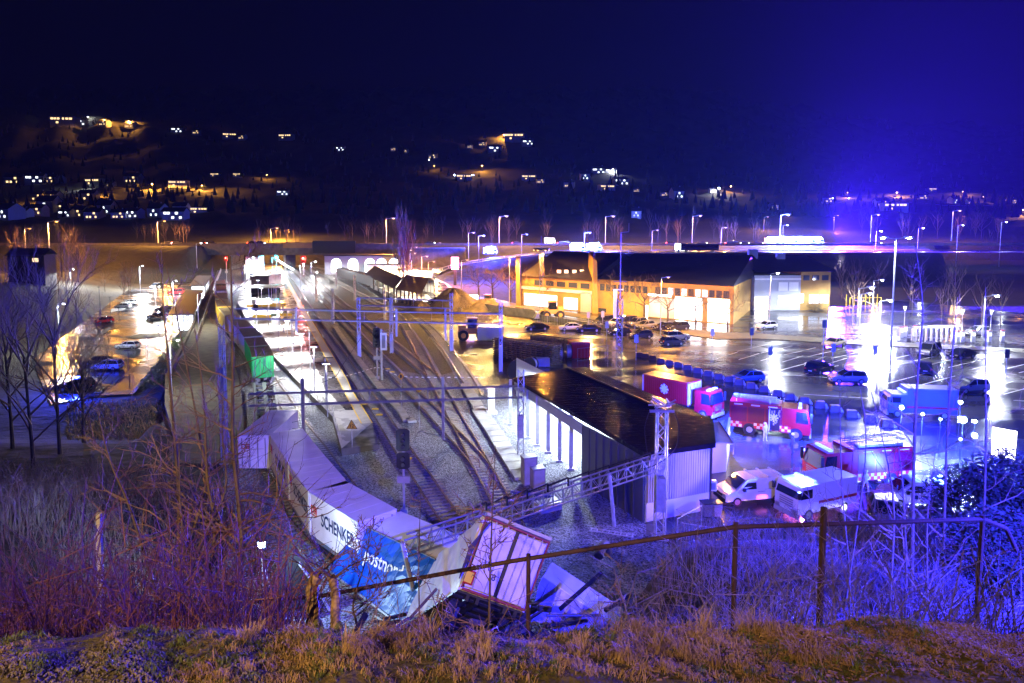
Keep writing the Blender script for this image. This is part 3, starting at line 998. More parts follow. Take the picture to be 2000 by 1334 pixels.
for u, v in zip(pp, pp[1:]):
    n_ = max(2, int((v - u).length / 2.5))
    for i in range(n_):
        p, q = u + (v - u) * i / n_, u + (v - u) * (i + .93) / n_
        b.cyl(p, p + Vector((0, 0, 1.5)), .05, 5)
        c2.hexa([p + Vector((0, 0, .2)), p + Vector((.05, 0, .2)), q + Vector((.05, 0, .2)), q + Vector((0, 0, .2)), p + Vector((0, 0, 1.4)), p + Vector((.05, 0, 1.4)), q + Vector((.05, 0, 1.4)), q + Vector((0, 0, 1.4))])
b.build("post", M["galv"], t); c2.build("panel", M["concrete"], t)

def canopy(q, h, z0, label, lit):
    """roof quad in pixels (far-left, far-right, near-right, near-left) at height h"""
    P = [at(a, c, h) for a, c in q]
    t = thing("bus_canopy", label, "canopy", (0, 0, 0))
    b = MB(); b.hexa([P[3] - Vector((0, 0, .25)), P[2] - Vector((0, 0, .25)), P[1] - Vector((0, 0, .25)), P[0] - Vector((0, 0, .25)), P[3], P[2], P[1], P[0]])
    b.build("roof", M["roofdark"], t)
    ins = [(P[0] * .86 + P[2] * .14), (P[1] * .86 + P[3] * .14), (P[2] * .9 + P[0] * .1), (P[3] * .9 + P[1] * .1)]
    b = MB()
    for k in range(4):
        u, v = ins[k], ins[(k + 1) % 4]
        for i in range(4):
            p = u + (v - u) * i / 4
            b.cyl((p.x, p.y, z0), (p.x, p.y, h - .25), .1, 6)
    b.build("post", M["galv"], t)
    b = MB(); u, v = ins[3], ins[2]
    b.hexa([(u.x, u.y, z0 + .3), (v.x, v.y, z0 + .3), (v.x, v.y + .1, z0 + .3), (u.x, u.y + .1, z0 + .3), (u.x, u.y, h - .6), (v.x, v.y, h - .6), (v.x, v.y + .1, h - .6), (u.x, u.y + .1, h - .6)])
    b.build("end_glazing", E["winc"], t)
    c = sum(P, Vector()) / 4
    light(WHI, lit, (c.x, c.y, h - 1.0), .4, name="canopy_light")
    return t
canopy([(363, 565), (398, 566), (379, 613), (328, 614)], 1.6, -2.9, "near dark roofed canopy with a glowing glazed end, by the retaining wall", 3500)
canopy([(384, 538), (413, 538), (401, 558), (369, 558)], 1.6, -2.9, "farther dark roofed canopy closer to the road bridge", 2500)
sheds = [([(372, 627), (384, 627), (380, 637), (366, 637)], "small white lit shelter roof at the end of the near canopy")]
# ================================================================ freight train
def ribs(b, x0, x1, y, z0, z1, n, d=.03, w=.12):
    for i in range(n):
        x = lerp(x0, x1, (i + .5) / n)
        b.box(x - w / 2, x + w / 2, min(y, y + d), max(y, y + d), z0, z1)
def container_parts(t, Lc, W, z0, z1, side, roof, doors=None, curtain=False, rib=14, wagon=True, door_x=1):
    """box along local x, near door end at +x"""
    b = MB(); b.box(-Lc / 2, Lc / 2, -W / 2, W / 2, z0, z1 - .06); 
    ribs(b, -Lc / 2 + .1, Lc / 2 - .1, -W / 2 - .03, z0 + .1, z1 - .2, rib); ribs(b, -Lc / 2 + .1, Lc / 2 - .1, W / 2, z0 + .1, z1 - .2, rib)
    b.build("body", side, t)
    b = MB(); b.box(-Lc / 2 - .02, Lc / 2 + .02, -W / 2 - .04, W / 2 + .04, z1 - .06, z1)
    for i in range(int(Lc)):
        x = -Lc / 2 + .5 + i
        b.box(x - .02, x + .02, -W / 2 + .05, W / 2 - .05, z1, z1 + .008)
    b.build("roof", roof, t)
    for s_ in (-1, 1):
        b = MB(); b.box(Lc / 2, Lc / 2 + .05, s_ * W / 4 - W / 4 + .04, s_ * W / 4 + W / 4 - .04, z0 + .1, z1 - .12)
        o = b.build("door", doors or side, t)
        c = MB()
        for yy in (-.3, .3):
            c.cyl((Lc / 2 + .09, s_ * W / 4 + yy, z0 + .15), (Lc / 2 + .09, s_ * W / 4 + yy, z1 - .2), .03, 5)
        c.build("locking_bar", M["steel"], o)
    for x in (-Lc / 2, Lc / 2 - .12):
        for yy in (-W / 2 - .035, W / 2 - .085):
            b = MB(); b.box(x, x + .12, yy, yy + .12, z0, z1 - .07); b.build("corner_post", doors or side, t)
def wagon_parts(t, Lc, bog=True):
    b = MB(); b.box(-Lc / 2, Lc / 2, -1.2, -1.0, .95, 1.15); b.box(-Lc / 2, Lc / 2, 1.0, 1.2, .95, 1.15); b.box(-Lc / 2, Lc / 2, -.2, .2, .85, 1.15)
    for i in range(int(Lc / 2)):
        x = -Lc / 2 + .5 + 2 * i
        b.box(x - .1, x + .1, -1.0, 1.0, .98, 1.12)
    b.build("wagon_frame", M["steel"], t)
    for sx in (-1, 1):
        b = MB()
        for dx in (-.9, .9):
            for yy in (-.75, .75):
                b.cyl((sx * Lc * .34 + dx, yy - .07, .5), (sx * Lc * .34 + dx, yy + .07, .5), .46, 14)
            b.cyl((sx * Lc * .34 + dx, -.8, .5), (sx * Lc * .34 + dx, .8, .5), .08, 6)
        b.box(sx * Lc * .34 - 1.3, sx * Lc * .34 + 1.3, -1.0, -.86, .4, .7); b.box(sx * Lc * .34 - 1.3, sx * Lc * .34 + 1.3, .86, 1.0, .4, .7)
        b.build("bogie", M["black"], t)
    b = MB()
    for s_ in (-1, 1):
        for yy in (-.85, .85):
            b.cyl((s_ * Lc / 2, yy, 1.02), (s_ * (Lc / 2 + .5), yy, 1.02), .1, 8)
            b.cyl((s_ * (Lc / 2 + .45), yy, 1.02), (s_ * (Lc / 2 + .5), yy, 1.02), .22, 10)
    b.build("buffer", M["steel"], t)
GR = "containers of the long freight train"
def on_train(s0, Lc, name, label, side, roof, doors=None, z1=3.95, cat="container", rib=14, W=2.5):
    p, d = along(TRAINP, s0)
    t = thing(name, label, cat, (p.x, p.y, 0), math.atan2(d.y, d.x), GR)
    container_parts(t, Lc, W, 1.2, z1, side, roof, doors, rib=rib)
    return t
def wagon_at(s0, Lc, label):
    p, d = along(TRAINP, s0)
    t = thing("flat_wagon", label, "flat wagon", (p.x, p.y, 0), math.atan2(d.y, d.x), "flat wagons of the freight train")
    wagon_parts(t, Lc)
    return t
LT = plen(TRAINP)
def s_of(py, z=3.9, px=None):
    # arclength of the train path nearest to the image row py
    best, bs = 1e9, 0
    s_ = 0
    while s_ < LT:
        p, d = along(TRAINP, s_)
        Y = p.y
        yy = 430 + (CAMZ - z) * F / Y
        if abs(yy - py) < best: best, bs = abs(yy - py), s_
        s_ += .5
    return bs
cY = mat("yellow_container_paint", (0.5, 0.33, 0.03), 0.5, var=.2, vs_=1)
cO = mat("olive_brown_container", (0.16, 0.13, 0.06), 0.6, var=.3, vs_=1)
cG = mat("grey_white_container", (0.5, 0.46, 0.5), 0.5, var=.1, vs_=1)
cP = mat("pink_white_container", (0.6, 0.42, 0.48), 0.5, var=.1, vs_=1)
cD = mat("dark_blue_grey_roof", (0.07, 0.08, 0.11), 0.5, var=.2, vs_=1)
sg = s_of(699) - 3.6
on_train(sg, 7.2, "shipping_container", "bright green container with ribbed doors facing the wreck", M["green"], mat("mossy_green_roof", (0.05, 0.06, 0.02), .7, col2=(.10, .08, .05), vs_=.4), M["green"])
on_train(sg - 7.8, 7.2, "shipping_container", "green container with light brown roof behind the bright green one", M["green"], M["brown"])
on_train(sg - 17, 8.6, "shipping_container", "pale container with dark blue grey roof above the green ones", cG, cD)
on_train(sg - 28, 10, "shipping_container", "pinkish white container with olive brown roof beside the platform glare", cP, M["brown"])
on_train(sg - 44, 12.2, "shipping_container", "olive yellow container with brown lid where the train bends", cY, cO)
on_train(sg - 59, 12.2, "shipping_container", "long yellow container halfway round the bend", cY, M["brown"])
on_train(sg - 74, 12.2, "shipping_container", "dark roofed container beyond the yellow one on the bend", cO, M["brown"])
on_train(sg - 92, 12.2, "shipping_container", "brown container with pale end frame far along the bend", cG, M["roofdark"])
on_train(sg - 110, 12.2, "shipping_container", "farthest container of the train, just before the road bridge", cO, M["roofdark"])
for k, lb in enumerate(["flat wagon underneath the bright green container", "flat wagon carrying the pale and pinkish containers", "flat wagon under the olive yellow container at the bend", "flat wagon under the long yellow container", "flat wagon under the dark roofed container", "farthest flat wagon before the road bridge"]):
    wagon_at([sg - 4, sg - 23, sg - 44, sg - 60, sg - 76, sg - 101][k], [15, 18, 14, 14, 14, 24][k], lb)
wagon_at(sg + 15, 18, "empty flat wagon between the green container and the white swap bodies")
# red tail box
# the last upright swap body with red logo on its end
sA = s_of(824)
def swap(P, Q, zt, label, texts, side, roof, zb=1.25, W=2.55, tilt=0.0, logo=True, leng=None):
    """P,Q: left top edge corners far -> near"""
    P, Q = Vector(P), Vector(Q)
    d = (Q - P); Lc = d.length - .12; d.normalize()
    n = Vector((-d.y, d.x, 0)).normalized()
    c = (P + Q) / 2 + n * W / 2
    t = thing("swap_body", label, "swap body", (c.x, c.y, 0), math.atan2(d.y, d.x), "swap bodies in the derailed part of the train")
    t.rotation_euler = (tilt, 0, math.atan2(d.y, d.x))
    container_parts(t, Lc, W, zb, zt, side, roof, M["white"], rib=0)
    if logo: db_logo(t, -Lc * .40, -W / 2 - .012, zt - 1.05, .62)
    for body, x, z, size, m in texts:
        text(body, size, Matrix.Translation((x, -W / 2 - .012, z)) @ FACE, m, t, bold=.025, sx=.72)
    return t
def db_logo(t, x, y, z, s):
    b = MB()
    w_ = .07
    H_ = s * .8; W_ = s
    b.box(x - W_ / 2 - w_, x + W_ / 2 + w_, y - .006, y, z + H_ / 2, z + H_ / 2 + w_); b.box(x - W_ / 2 - w_, x + W_ / 2 + w_, y - .006, y, z - H_ / 2 - w_, z - H_ / 2)
    b.box(x - W_ / 2 - w_, x - W_ / 2, y - .006, y, z - H_ / 2, z + H_ / 2); b.box(x + W_ / 2, x + W_ / 2 + w_, y - .006, y, z - H_ / 2, z + H_ / 2)
    o = b.build("logo_frame", M["dbred"], t)
    text("DB", s * .85, Matrix.Translation((x, y - .003, z)) @ FACE, M["dbred"], t, bold=.02, name="logo")
zt = 4.0
cor = [at(526, 846, zt), at(563, 903, zt), at(603, 960, zt), at(700, 1020, zt)]
for k, (lb) in enumerate(["white DB SCHENKER swap body farthest from the camera, partly behind branches", "middle white DB SCHENKER swap body with grey lit roof", "nearest white DB SCHENKER swap body, lit by a floodlight from below"]):
    P, Q = cor[k], cor[k + 1]
    Lk = (Q - P).length
    swap(P, Q, zt, lb, [("SCHENKER", Lk * .09, zt - 1.35, 1.12, M["navy"])], M["tarp"], M["wroof"])
# the upright one behind them with the logo on its facing end
p, d = along(TRAINP, LT - 7.2)
P_, Q_ = at(500, 805, 3.9), at(500, 845, 3.7)
t = thing("swap_body", "pale swap body end-on with a small red logo behind the three lettered ones", "swap body", ((at(527, 824, 3.9).x), at(527, 824, 3.9).y, 0), R(-90), "swap bodies in the derailed part of the train")
container_parts(t, 7.3, 2.5, 1.2, 3.9, M["tarp"], M["wroof"], M["tarp"], rib=0)
RE = Matrix.Rotation(math.pi / 2, 4, 'Z')
o = text("DB", .55, Matrix.Translation((3.72, -.65, 3.0)) @ RE @ FACE, M["dbred"], t, bold=.02, name="logo")
for k in range(4):
    p = [at(548, 880, 0), at(585, 930, 0), at(640, 985, 0), at(700, 1030, 0)][k]
for k, (c_, a_) in enumerate([((-17.6, 51.5), (cor[1] - cor[0])), ((-14.2, 46), (cor[2] - cor[1])), ((-10.2, 41.2), (cor[3] - cor[2]))]):
    lb = ["derailed flat wagon beneath the farthest lettered swap body", "derailed flat wagon beneath the middle lettered swap body", "derailed flat wagon beneath the nearest lettered swap body, its frame catching the floodlight"][k]
    mid = (cor[k] + cor[k + 1]) / 2 + Vector((-a_.y, a_.x, 0)).normalized() * 1.25
    t = thing("flat_wagon", lb, "flat wagon", (mid.x, mid.y, 0), math.atan2(a_.y, a_.x), "flat wagons of the freight train")
    wagon_parts(t, a_.length + .6)

def skewbox(name, label, cat, quad, depthv, mats_, group=None, extra=None):
    """box from a front quad (TL,TR,BR,BL world) pushed back by depthv"""
    TL, TR, BR, BL = [Vector(v) for v in quad]
    D = Vector(depthv)
    t = thing(name, label, cat, BL, 0, group)
    o0 = Vector(BL)
    q = [v - o0 for v in (BL, BR, BR + D, BL + D, TL, TR, TR + D, TL + D)]
    b = crumple(q, 18, 6, 10, .085, BL.x)
    b.build("body", mats_[0], t)
    up = (TL - BL).normalized()
    b = MB(); k = up * .05
    b.hexa([q[4] + k * .1, q[5] + k * .1, q[6] + k * .1, q[7] + k * .1, q[4] + k, q[5] + k, q[6] + k, q[7] + k])
    b.build("roof", mats_[1], t)
    return t, o0
# blue container
TL, TR, BR, BL = atY(702, 1022, 38.2), atY(852, 1092, 33.4), atY(784, 1222, 31.8), atY(640, 1112, 38.6)
TL = TL; 
nrm = (TR - TL).cross(BL - TL).normalized()
if nrm.y < 0: nrm = -nrm
wd = Vector((2.2, 1.1, .2))
t, o0 = skewbox("swap_body", "blue curtain sided postnord swap body leaning over at the foot of the bank", "swap body", (TL, TR, BR, BL), wd, (M["blue"], M["wroof"]), "swap bodies in the derailed part of the train")
ex = (TR - TL).normalized(); ez = (TL - BL); ez = (ez - ex * ez.dot(ex)).normalized(); ey = ez.cross(ex)
Rm = Matrix((ex, ez, -ey)).transposed().to_4x4()
Rm = Matrix(((ex.x, ez.x, -ey.x, 0), (ex.y, ez.y, -ey.y, 0), (ex.z, ez.z, -ey.z, 0), (0, 0, 0, 1)))
c = (TL * .36 + TR * .34 + BR * .12 + BL * .18) - o0 - ey * .2
text("postnord", 1.05, Matrix.Translation(c + ez * -.35 + ex * .5) @ Rm, M["white"], t, bold=.015, sx=.9)
b = MB()
for i in range(9):
    u = TL + (TR - TL) * (i + .5) / 9 - o0 - ey * .1; v = BL + (BR - BL) * (i + .5) / 9 - o0 - ey * .1
    b.cyl(u, v, .018, 4)
b.build("curtain_strap", M["blue"], t)
b = MB(); b.cyl(BL - o0 - ey * .05, BR - o0 - ey * .05, .07, 5); b.cyl(TL - o0 - ey * .05, TR - o0 - ey * .05, .05, 5); b.build("edge_rail", M["steel"], t)

# reared-up white trailer with doors
TL, TR, BR, BL = atY(946, 1005, 26.3), atY(1076, 1058, 25.2), atY(1026, 1196, 24.6), atY(894, 1150, 25.6)
fTL, fBL = atY(846, 1096, 31.0), atY(784, 1222, 29.0)
D1 = fTL - TL; D2 = fBL - BL
t = thing("semi_trailer", "white trailer reared up on end with red edged rear doors torn open", "trailer", BL, 0)
o0 = BL.copy()
q = [v - o0 for v in (BL, BR, BR + D2, BL + D2, TL, TR, TR + D1, TL + D1)]
b = crumple([v + (D1 * .035 if i in (0, 1, 4, 5) else Vector()) for i, v in enumerate(q)], 8, 20, 10, .10, 2.0)
b.build("body", mat("torn_white_side", (0.72, 0.70, 0.72), .4, col2=(0.4, 0.38, 0.5), vs_=1.2, bump=.6, bs=2.5, bdist=.05, detail=6), t)
exx = (TR - TL).normalized(); ezz = (TL - BL).normalized(); nn = -D1.normalized()
def onface(u, v, off=0.0):
    return (BL * (1 - u) * (1 - v) + BR * u * (1 - v) + TL * (1 - u) * v + TR * u * v) - o0 + nn * off
def facequad(b, u0, u1, v0, v1, o1, o2):
    b.hexa([onface(u0, v0, o1), onface(u1, v0, o1), onface(u1, v1, o1), onface(u0, v1, o1), onface(u0, v0, o2), onface(u1, v0, o2), onface(u1, v1, o2), onface(u0, v1, o2)])
dm = mat("dirty_door_panel", (0.62, 0.56, 0.50), .5, col2=(0.42, 0.36, 0.32), vs_=1.5, detail=6)
b = MB(); facequad(b, .07, .50, .06, .93, .02, .07); od = b.build("door", dm, t)
b = MB(); facequad(b, .56, .95, .05, .93, .02, .06); b.build("door", dm, t)
b = MB(); facequad(b, .025, .045, .03, .97, .02, .12); facequad(b, .965, .985, .03, .97, .02, .1); facequad(b, .02, .98, .955, .975, .02, .12); facequad(b, .05, .98, .0, .03, .02, .1); b.build("red_frame", mat("grimy_red_edge", (.22, .02, .02), .6), t)
b = MB()
for u in (.18, .36, .64, .74, .86):
    b.cyl(onface(u, .04, .11), onface(u + .02, .96, .11), .025, 5)
b.build("locking_bar", M["steel"], t)
b = MB(); facequad(b, .50, .56, .05, .95, .0, .03); b.build("door_gap", M["black"], t)
b = MB(); facequad(b, .03, .14, .10, .24, .12, .14); b.build("marker_board", M["yellow"], t)
b = MB(); facequad(b, .02, .16, .08, .10, .12, .145); facequad(b, .02, .16, .24, .26, .12, .145); facequad(b, .14, .16, .1, .24, .12, .145); b.build("marker_border", M["red"], t)
b = MB(); facequad(b, .02, .985, .985, 1.03, -.15, .16); b.build("top_rail", M["steel"], t)
e1, e2 = exx, (ezz - exx * ezz.dot(exx)).normalized(); e3 = e1.cross(e2)
Rt = Matrix(((e1.x, e2.x, e3.x, 0), (e1.y, e2.y, e3.y, 0), (e1.z, e2.z, e3.z, 0), (0, 0, 0, 1)))
text("8", .34, Matrix.Translation(onface(.42, .27, .09)) @ Rt, M["navy"], t, bold=.01)
b = MB()
for i in range(5):
    b.tube([onface(.06 + .01 * i, .9, .1 + .05 * i), onface(.0 - .02 * i, .5, .2 + .06 * i), onface(-.04, .12, .1)], .03, 4)
b.build("torn_strip", M["bark2"], t)
b = MB(); up_ = (TL - BL).normalized()
for i in range(9):
    f = (i + .5) / 9
    u, v = q[0] + D2 * f, q[1] + D2 * f
    b.cyl(u - up_ * .12, v - up_ * .12, .08, 5)
for f in (.15, .3, .7, .85):
    u, v = q[0].lerp(q[1], f), q[3].lerp(q[2], f)
    b.hexa([u - up_ * .32, u + exx * .14 - up_ * .32, v + exx * .14 - up_ * .32, v - up_ * .32, u - up_ * .02, u + exx * .14 - up_ * .02, v + exx * .14 - up_ * .02, v - up_ * .02])
b.hexa([q[0] - up_ * .1, q[1] - up_ * .1, q[2] - up_ * .1, q[3] - up_ * .1, q[0] - up_ * .02, q[1] - up_ * .02, q[2] - up_ * .02, q[3] - up_ * .02])
b.build("undercarriage", M["black"], t)
for f in (.12, .3):
    for s_ in (.12, .88):
        c_ = (q[0] + D2 * f).lerp(q[1] + D2 * f, s_) - up_ * .6
        b = MB(); b.cyl(c_ - exx * .16, c_ + exx * .16, .5, 16); w_o = b.build("wheel", M["rubber"], t)
        b = MB(); b.cyl(c_ - exx * .17, c_ + exx * .17, .26, 10); b.build("rim", M["steel"], w_o)
# crushed piece to the right
TL, TR, BR, BL = atY(1060, 1128, 28.5), atY(1206, 1226, 26.5), atY(1192, 1275, 26.2), atY(1030, 1210, 28.0)
t, o0 = skewbox("swap_body", "crushed bluish white swap body on its side at the right of the wreck", "swap body", (TL, TR, BR, BL), Vector((.5, 1.6, -.2)), (mat("crumpled_side", (0.5, 0.5, 0.6), .3, col2=(0.2, 0.2, 0.45), vs_=1.0, bump=1.0, bs=1.6, bdist=.2, detail=6), M["wroof"]), "swap bodies in the derailed part of the train")
b = MB()
for i in range(6):
    u = (TL + (TR - TL) * (i + .5) / 6) - o0; v = (BL + (BR - BL) * (i + .3) / 6) - o0
    b.cyl(u + Vector((0, -.1, 0)), v + Vector((0, -.1, 0)), .03, 4)
b.build("bent_stake", M["galv"], t)
# debris heap beneath
random.seed(11)
t = thing("wreckage_heap", "dark heap of axles, beams and splintered boards under the reared-up trailer", "wreckage")
b, c2 = MB(), MB()
for k in range(90):
    x, y = random.uniform(-6.5, 4.5), random.uniform(23.5, 31)
    z_ = max(H(x, y), 0) + random.uniform(0, 2.6)
    L_ = random.uniform(.4, 2.2); a_ = random.uniform(0, 6.28); e_ = random.uniform(-.6, .6)
    d = Vector((math.cos(a_) * math.cos(e_), math.sin(a_) * math.cos(e_), math.sin(e_))) * L_
    (b if k % 3 else c2).cyl((x, y, z_), Vector((x, y, z_)) + d, random.uniform(.04, .14), 5)
b.build("steel_beams", M["black"], t); c2.build("boards", M["wood"], t)
b = MB()
for k in range(5):
    x, y, z_ = random.uniform(-4, 1.5), random.uniform(25, 29), 0
    z_ = H(x, y) + 1.4
    b.cyl((x, y - .1, z_), (x + .1, y + .1, z_ + .1), .5, 14)
b.build("wheels", M["rubber"], t)
b = MB()
for i in range(7):
    b.tube(smoothline([atY(848 + i * 4, 1188, 27), atY(838 + i * 5, 1210, 26.8), atY(828 + i * 5, 1245, 26.6)], 3), .02, 4)
b.build("steel_hoops", M["galv"], t)
# dark tarpaulin-like mound by the floodlight and the lamp on a stand
t = thing("dark_mound", "dark peaked mound standing between the floodlight and the nearest white swap body", "machine part", atY(570, 1130, 35))
b = MB(); b.add([(-1.4, -.6, -1.2), (1.5, -.6, -1.6), (1.2, .8, -1.2), (-1.2, .8, -1), (-.15, 0, 2.2), (.35, .1, 2.1)], [(0, 1, 5, 4), (1, 2, 5), (2, 3, 4, 5), (3, 0, 4), (0, 3, 2, 1)])
b.build("body", M["black"], t)
b = MB(); b.tube([(.6, -.6, 1.2), (1.6, -.7, -.2), (2.2, -.7, -1.4)], .08, 5); b.tube([(-1.2, -.6, .8), (-.9, -.6, -.2)], .05, 5); b.build("strut", M["galv"], t)
p = atY(511, 1062, 34)
t = thing("work_floodlight", "bluish white floodlight on a stand among the bushes left of the wreck", "floodlight", (p.x, p.y, H(p.x, p.y)))
h_ = p.z - H(p.x, p.y)
b = MB(); b.cyl((0, 0, 0), (0, 0, h_ - .2), .04, 6)
for k in range(3):
    a_ = k * 2.1
    b.cyl((0, 0, .8), (math.cos(a_) * .7, math.sin(a_) * .7, 0), .03, 5)
b.build("stand", M["steel"], t)
b = MB(); b.box(-.2, .2, -.06, .1, h_ - .2, h_ + .12); b.build("housing", M["black"], t)
b = MB(); b.ball((0, -.1, h_ - .03), .13, 10, 8); b.build("lens", lampmat("bluish_floodlight", (.55, .75, 1), 220), t)
light((.45, .68, 1), 1300, p + Vector((0, -.3, 0)), .12, name="floodlight_light")
light((.5, .72, 1), 800, p + Vector((2.2, .4, -.6)), .2, spot=80, aim=atY(640, 1075, 38.5), name="floodlight_light")
# ================================================================ shed by the tracks
he = 5.1
def P5(px, py, z=he): return at(px, py, z)
FL, FR, R2, NR, NL = P5(1003, 738), P5(1144, 717), P5(1393, 818), P5(1398, 865), P5(1259, 884)
RF, RN = P5(1107, 721) + Vector((0, 0, .12)), P5(1290, 800) + Vector((0, 0, .12))
shed = thing("tram_shed", "long black roofed shed with open lit bays beside the tracks", "shed")
b = MB()
top = [FL, RF, FR, R2, NR, NL]
b.add(top + [RN], [(0, 5, 6, 1), (1, 6, 3, 2), (5, 4, 6), (4, 3, 6)])
for i in range(6):
    u, v = top[i], top[(i + 1) % 6]
    b.add([u, v, v - Vector((0, 0, .35)), u - Vector((0, 0, .35))], [(0, 1, 2, 3)])
b.add([v - Vector((0, 0, .35)) for v in top], [(0, 1, 2, 3, 4, 5)])
b.build("roof", M["roofblk"], shed)
b = MB()
fl_ = (FL - NL).normalized(); nl = Vector((fl_.y, -fl_.x, 0))
if nl.x > 0: nl = -nl
b.cyl(RF + Vector((0, 0, .05)), RN + Vector((0, 0, .05)), .09, 5); b.build("ridge_strip", M["black"], shed)
# left fascia and closed near part
def wallq(b, u, v, z0, z1, th=.18):
    d = (v - u); n_ = Vector((d.y, -d.x, 0)).normalized() * th
    u, v = Vector((u.x, u.y, 0)), Vector((v.x, v.y, 0))
    a0, a1 = Vector((0, 0, z0)), Vector((0, 0, z1))
    b.hexa([u + a0, v + a0, v + n_ + a0, u + n_ + a0, u + a1, v + a1, v + n_ + a1, u + n_ + a1])
ins = Vector((.25, .1, 0))
K = P5(1136, 822) + ins
b = MB(); wallq(b, FL + ins, K, 3.9, 4.74); b.build("fascia", M["render_g"], shed)
b = MB(); wallq(b, K, NL + ins * .6 + Vector((0, .3, 0)), 0, 4.74)
dark_clad = mat("dark_grey_cladding", (0.06, 0.065, 0.085), 0.35, var=.15, vs_=.6)
b.build("dark_wall", dark_clad, shed)
b = MB()
for i in range(8):
    p = K + (NL - K) * (i / 8)
    b.box(p.x - .2, p.x - .08, p.y - .1, p.y + .1, 0, 4.7)
b.build("wall_batten", M["roofdark"], shed)
# near gable: corrugated pale metal over a white plinth
u, v = NL + Vector((.25, .35, 0)), NR + Vector((-.3, .3, 0))
d = v - u; d.z = 0; Lw = d.length; d.normalize(); n_ = Vector((d.y, -d.x, 0))
b = MB(); wallq(b, u, v, 1.35, 4.74, -.15)
for i in range(int(Lw / .2)):
    p = u + d * (.1 + .2 * i); q = p + n_ * .05
    b.hexa([Vector((p.x, p.y, 1.35)), Vector(((p + d * .1).x, (p + d * .1).y, 1.35)), Vector(((q + d * .1).x, (q + d * .1).y, 1.35)), Vector((q.x, q.y, 1.35)), Vector((p.x, p.y, 4.74)), Vector(((p + d * .1).x, (p + d * .1).y, 4.74)), Vector(((q + d * .1).x, (q + d * .1).y, 4.74)), Vector((q.x, q.y, 4.74))])
b.build("corrugated_wall", M["cladding"], shed)
b = MB(); wallq(b, u + n_ * .02, v + n_ * .02, 0, 1.34, -.15); b.build("plinth", M["render_w"], shed)
b = MB(); wallq(b, v, R2 + Vector((-.3, -.2, 0)), 0, 4.74, .15); wallq(b, R2 + Vector((-.3, -.2, 0)), FR + Vector((-.3, -.3, 0)), 0, 4.74, .15); b.build("rear_wall", dark_clad, shed)
inner = [(FL + FR) / 2, (NL + NR) / 2]
for px_, py_ in [(997, 829), (1031, 855), (1049.5, 870), (1070.5, 884), (1093, 901), (1115, 916)]:
    p = at(px_, py_, 0)
    b = MB(); b.box(p.x - .16, p.x + .16, p.y - .16, p.y + .16, .0, 4.72); b.box(p.x - .3, p.x + .3, p.y - .3, p.y + .3, 0, .15); b.build("column", M["galv"], shed)
b = MB(); A_, B_ = at(1050, 792, 0), at(1180, 870, 0)
wallq(b, at(1010, 775, 0), at(1210, 905, 0), 0, 4.7, .1); b.build("inner_wall", M["render_w"], shed)
for k in range(4):
    p = at(1015, 815, 0).lerp(at(1125, 890, 0), k / 3) + Vector((1.2, .6, 0))
    light((.75, .86, 1), 2600, (p.x, p.y, 4.2), .3, name="shed_light")
    c = MB(); c.box(p.x - .5, p.x + .5, p.y - .08, p.y + .08, 4.55, 4.63); c.build("strip_light", E["winc"], shed)
# pillar outside at the far end and cabinets
t = thing("ticket_pillar", "white pillar standing on the concrete slabs at the far end of the shed", "pillar", at(959, 806, 0), .2)
b = MB(); b.box(-.35, .35, -.3, .3, 0, 2.6); b.build("shaft", M["white"], t); b = MB(); b.box(-.6, .6, -.6, .6, 0, .3); b.build("base", M["concrete"], t); b = MB(); b.box(-.4, .4, -.35, .35, 2.6, 2.7); b.build("cap", M["steel"], t)
for px_, py_, w_, h_, lb in [(1033, 946, 1.1, 2.3, "tall pinkish grey switch cabinet in front of the shed"), (1050, 952, 1.0, 1.6, "lower switch cabinet right of the tall one")]:
    t = thing("switch_cabinet", lb, "cabinet", at(px_, py_, 0), .35)
    b = MB(); b.box(-w_ / 2, w_ / 2, -.4, .4, .1, h_); b.build("body", M["concrete"], t)
    b = MB(); b.box(-w_ / 2 - .05, w_ / 2 + .05, -.45, .45, h_, h_ + .06); b.build("lid", M["galv"], t)
    b = MB(); b.box(-w_ / 2 + .08, w_ / 2 - .08, -.42, -.4, .2, h_ - .1); b.build("door", M["pale"], t)
t = thing("knocked_cabinet", "pale cabinet knocked over in the gravel below the fallen gantry", "cabinet", at(1070, 995, 0), .5)
b = MB(); b.box(-.9, .9, -.5, .5, 0, .55); b.build("body", M["pale"], t); b = MB(); b.box(-.92, .92, -.52, .52, .55, .6); b.build("door", M["galv"], t)
t = thing("barrier_tube", "bluish steel beam lying across the end of the walkway", "steel beam", at(1040, 968, .3), -.3)
b = MB(); b.box(-1.7, 1.7, -.1, .1, 0, .2); b.build("beam", mat("blue_painted_steel", (0.05, 0.06, 0.35), .4), t)
t = thing("ladder", "ladder lying on the dark ground below the shed corner", "ladder", at(1195, 1040, .1), -.35)
b = MB(); b.cyl((-1.5, -.2, 0), (1.5, -.2, 0), .04, 4); b.cyl((-1.5, .2, 0), (1.5, .2, 0), .04, 4)
for i in range(8): b.cyl((-1.4 + .4 * i, -.2, 0), (-1.4 + .4 * i, .2, 0), .03, 4)
b.build("ladder_frame", M["galv"], t)
t = thing("concrete_pipe", "curved segment of pipe lying at the foot of the slope right of the wreck", "pipe", at(1175, 1105, .3), 1.2)
b = MB(); b.tube([(math.cos(a_) * 1.6, 0, math.sin(a_) * 1.13) for a_ in [i * .3 for i in range(8)]], .28, 10); b.build("pipe_segment", M["concdark"], t)
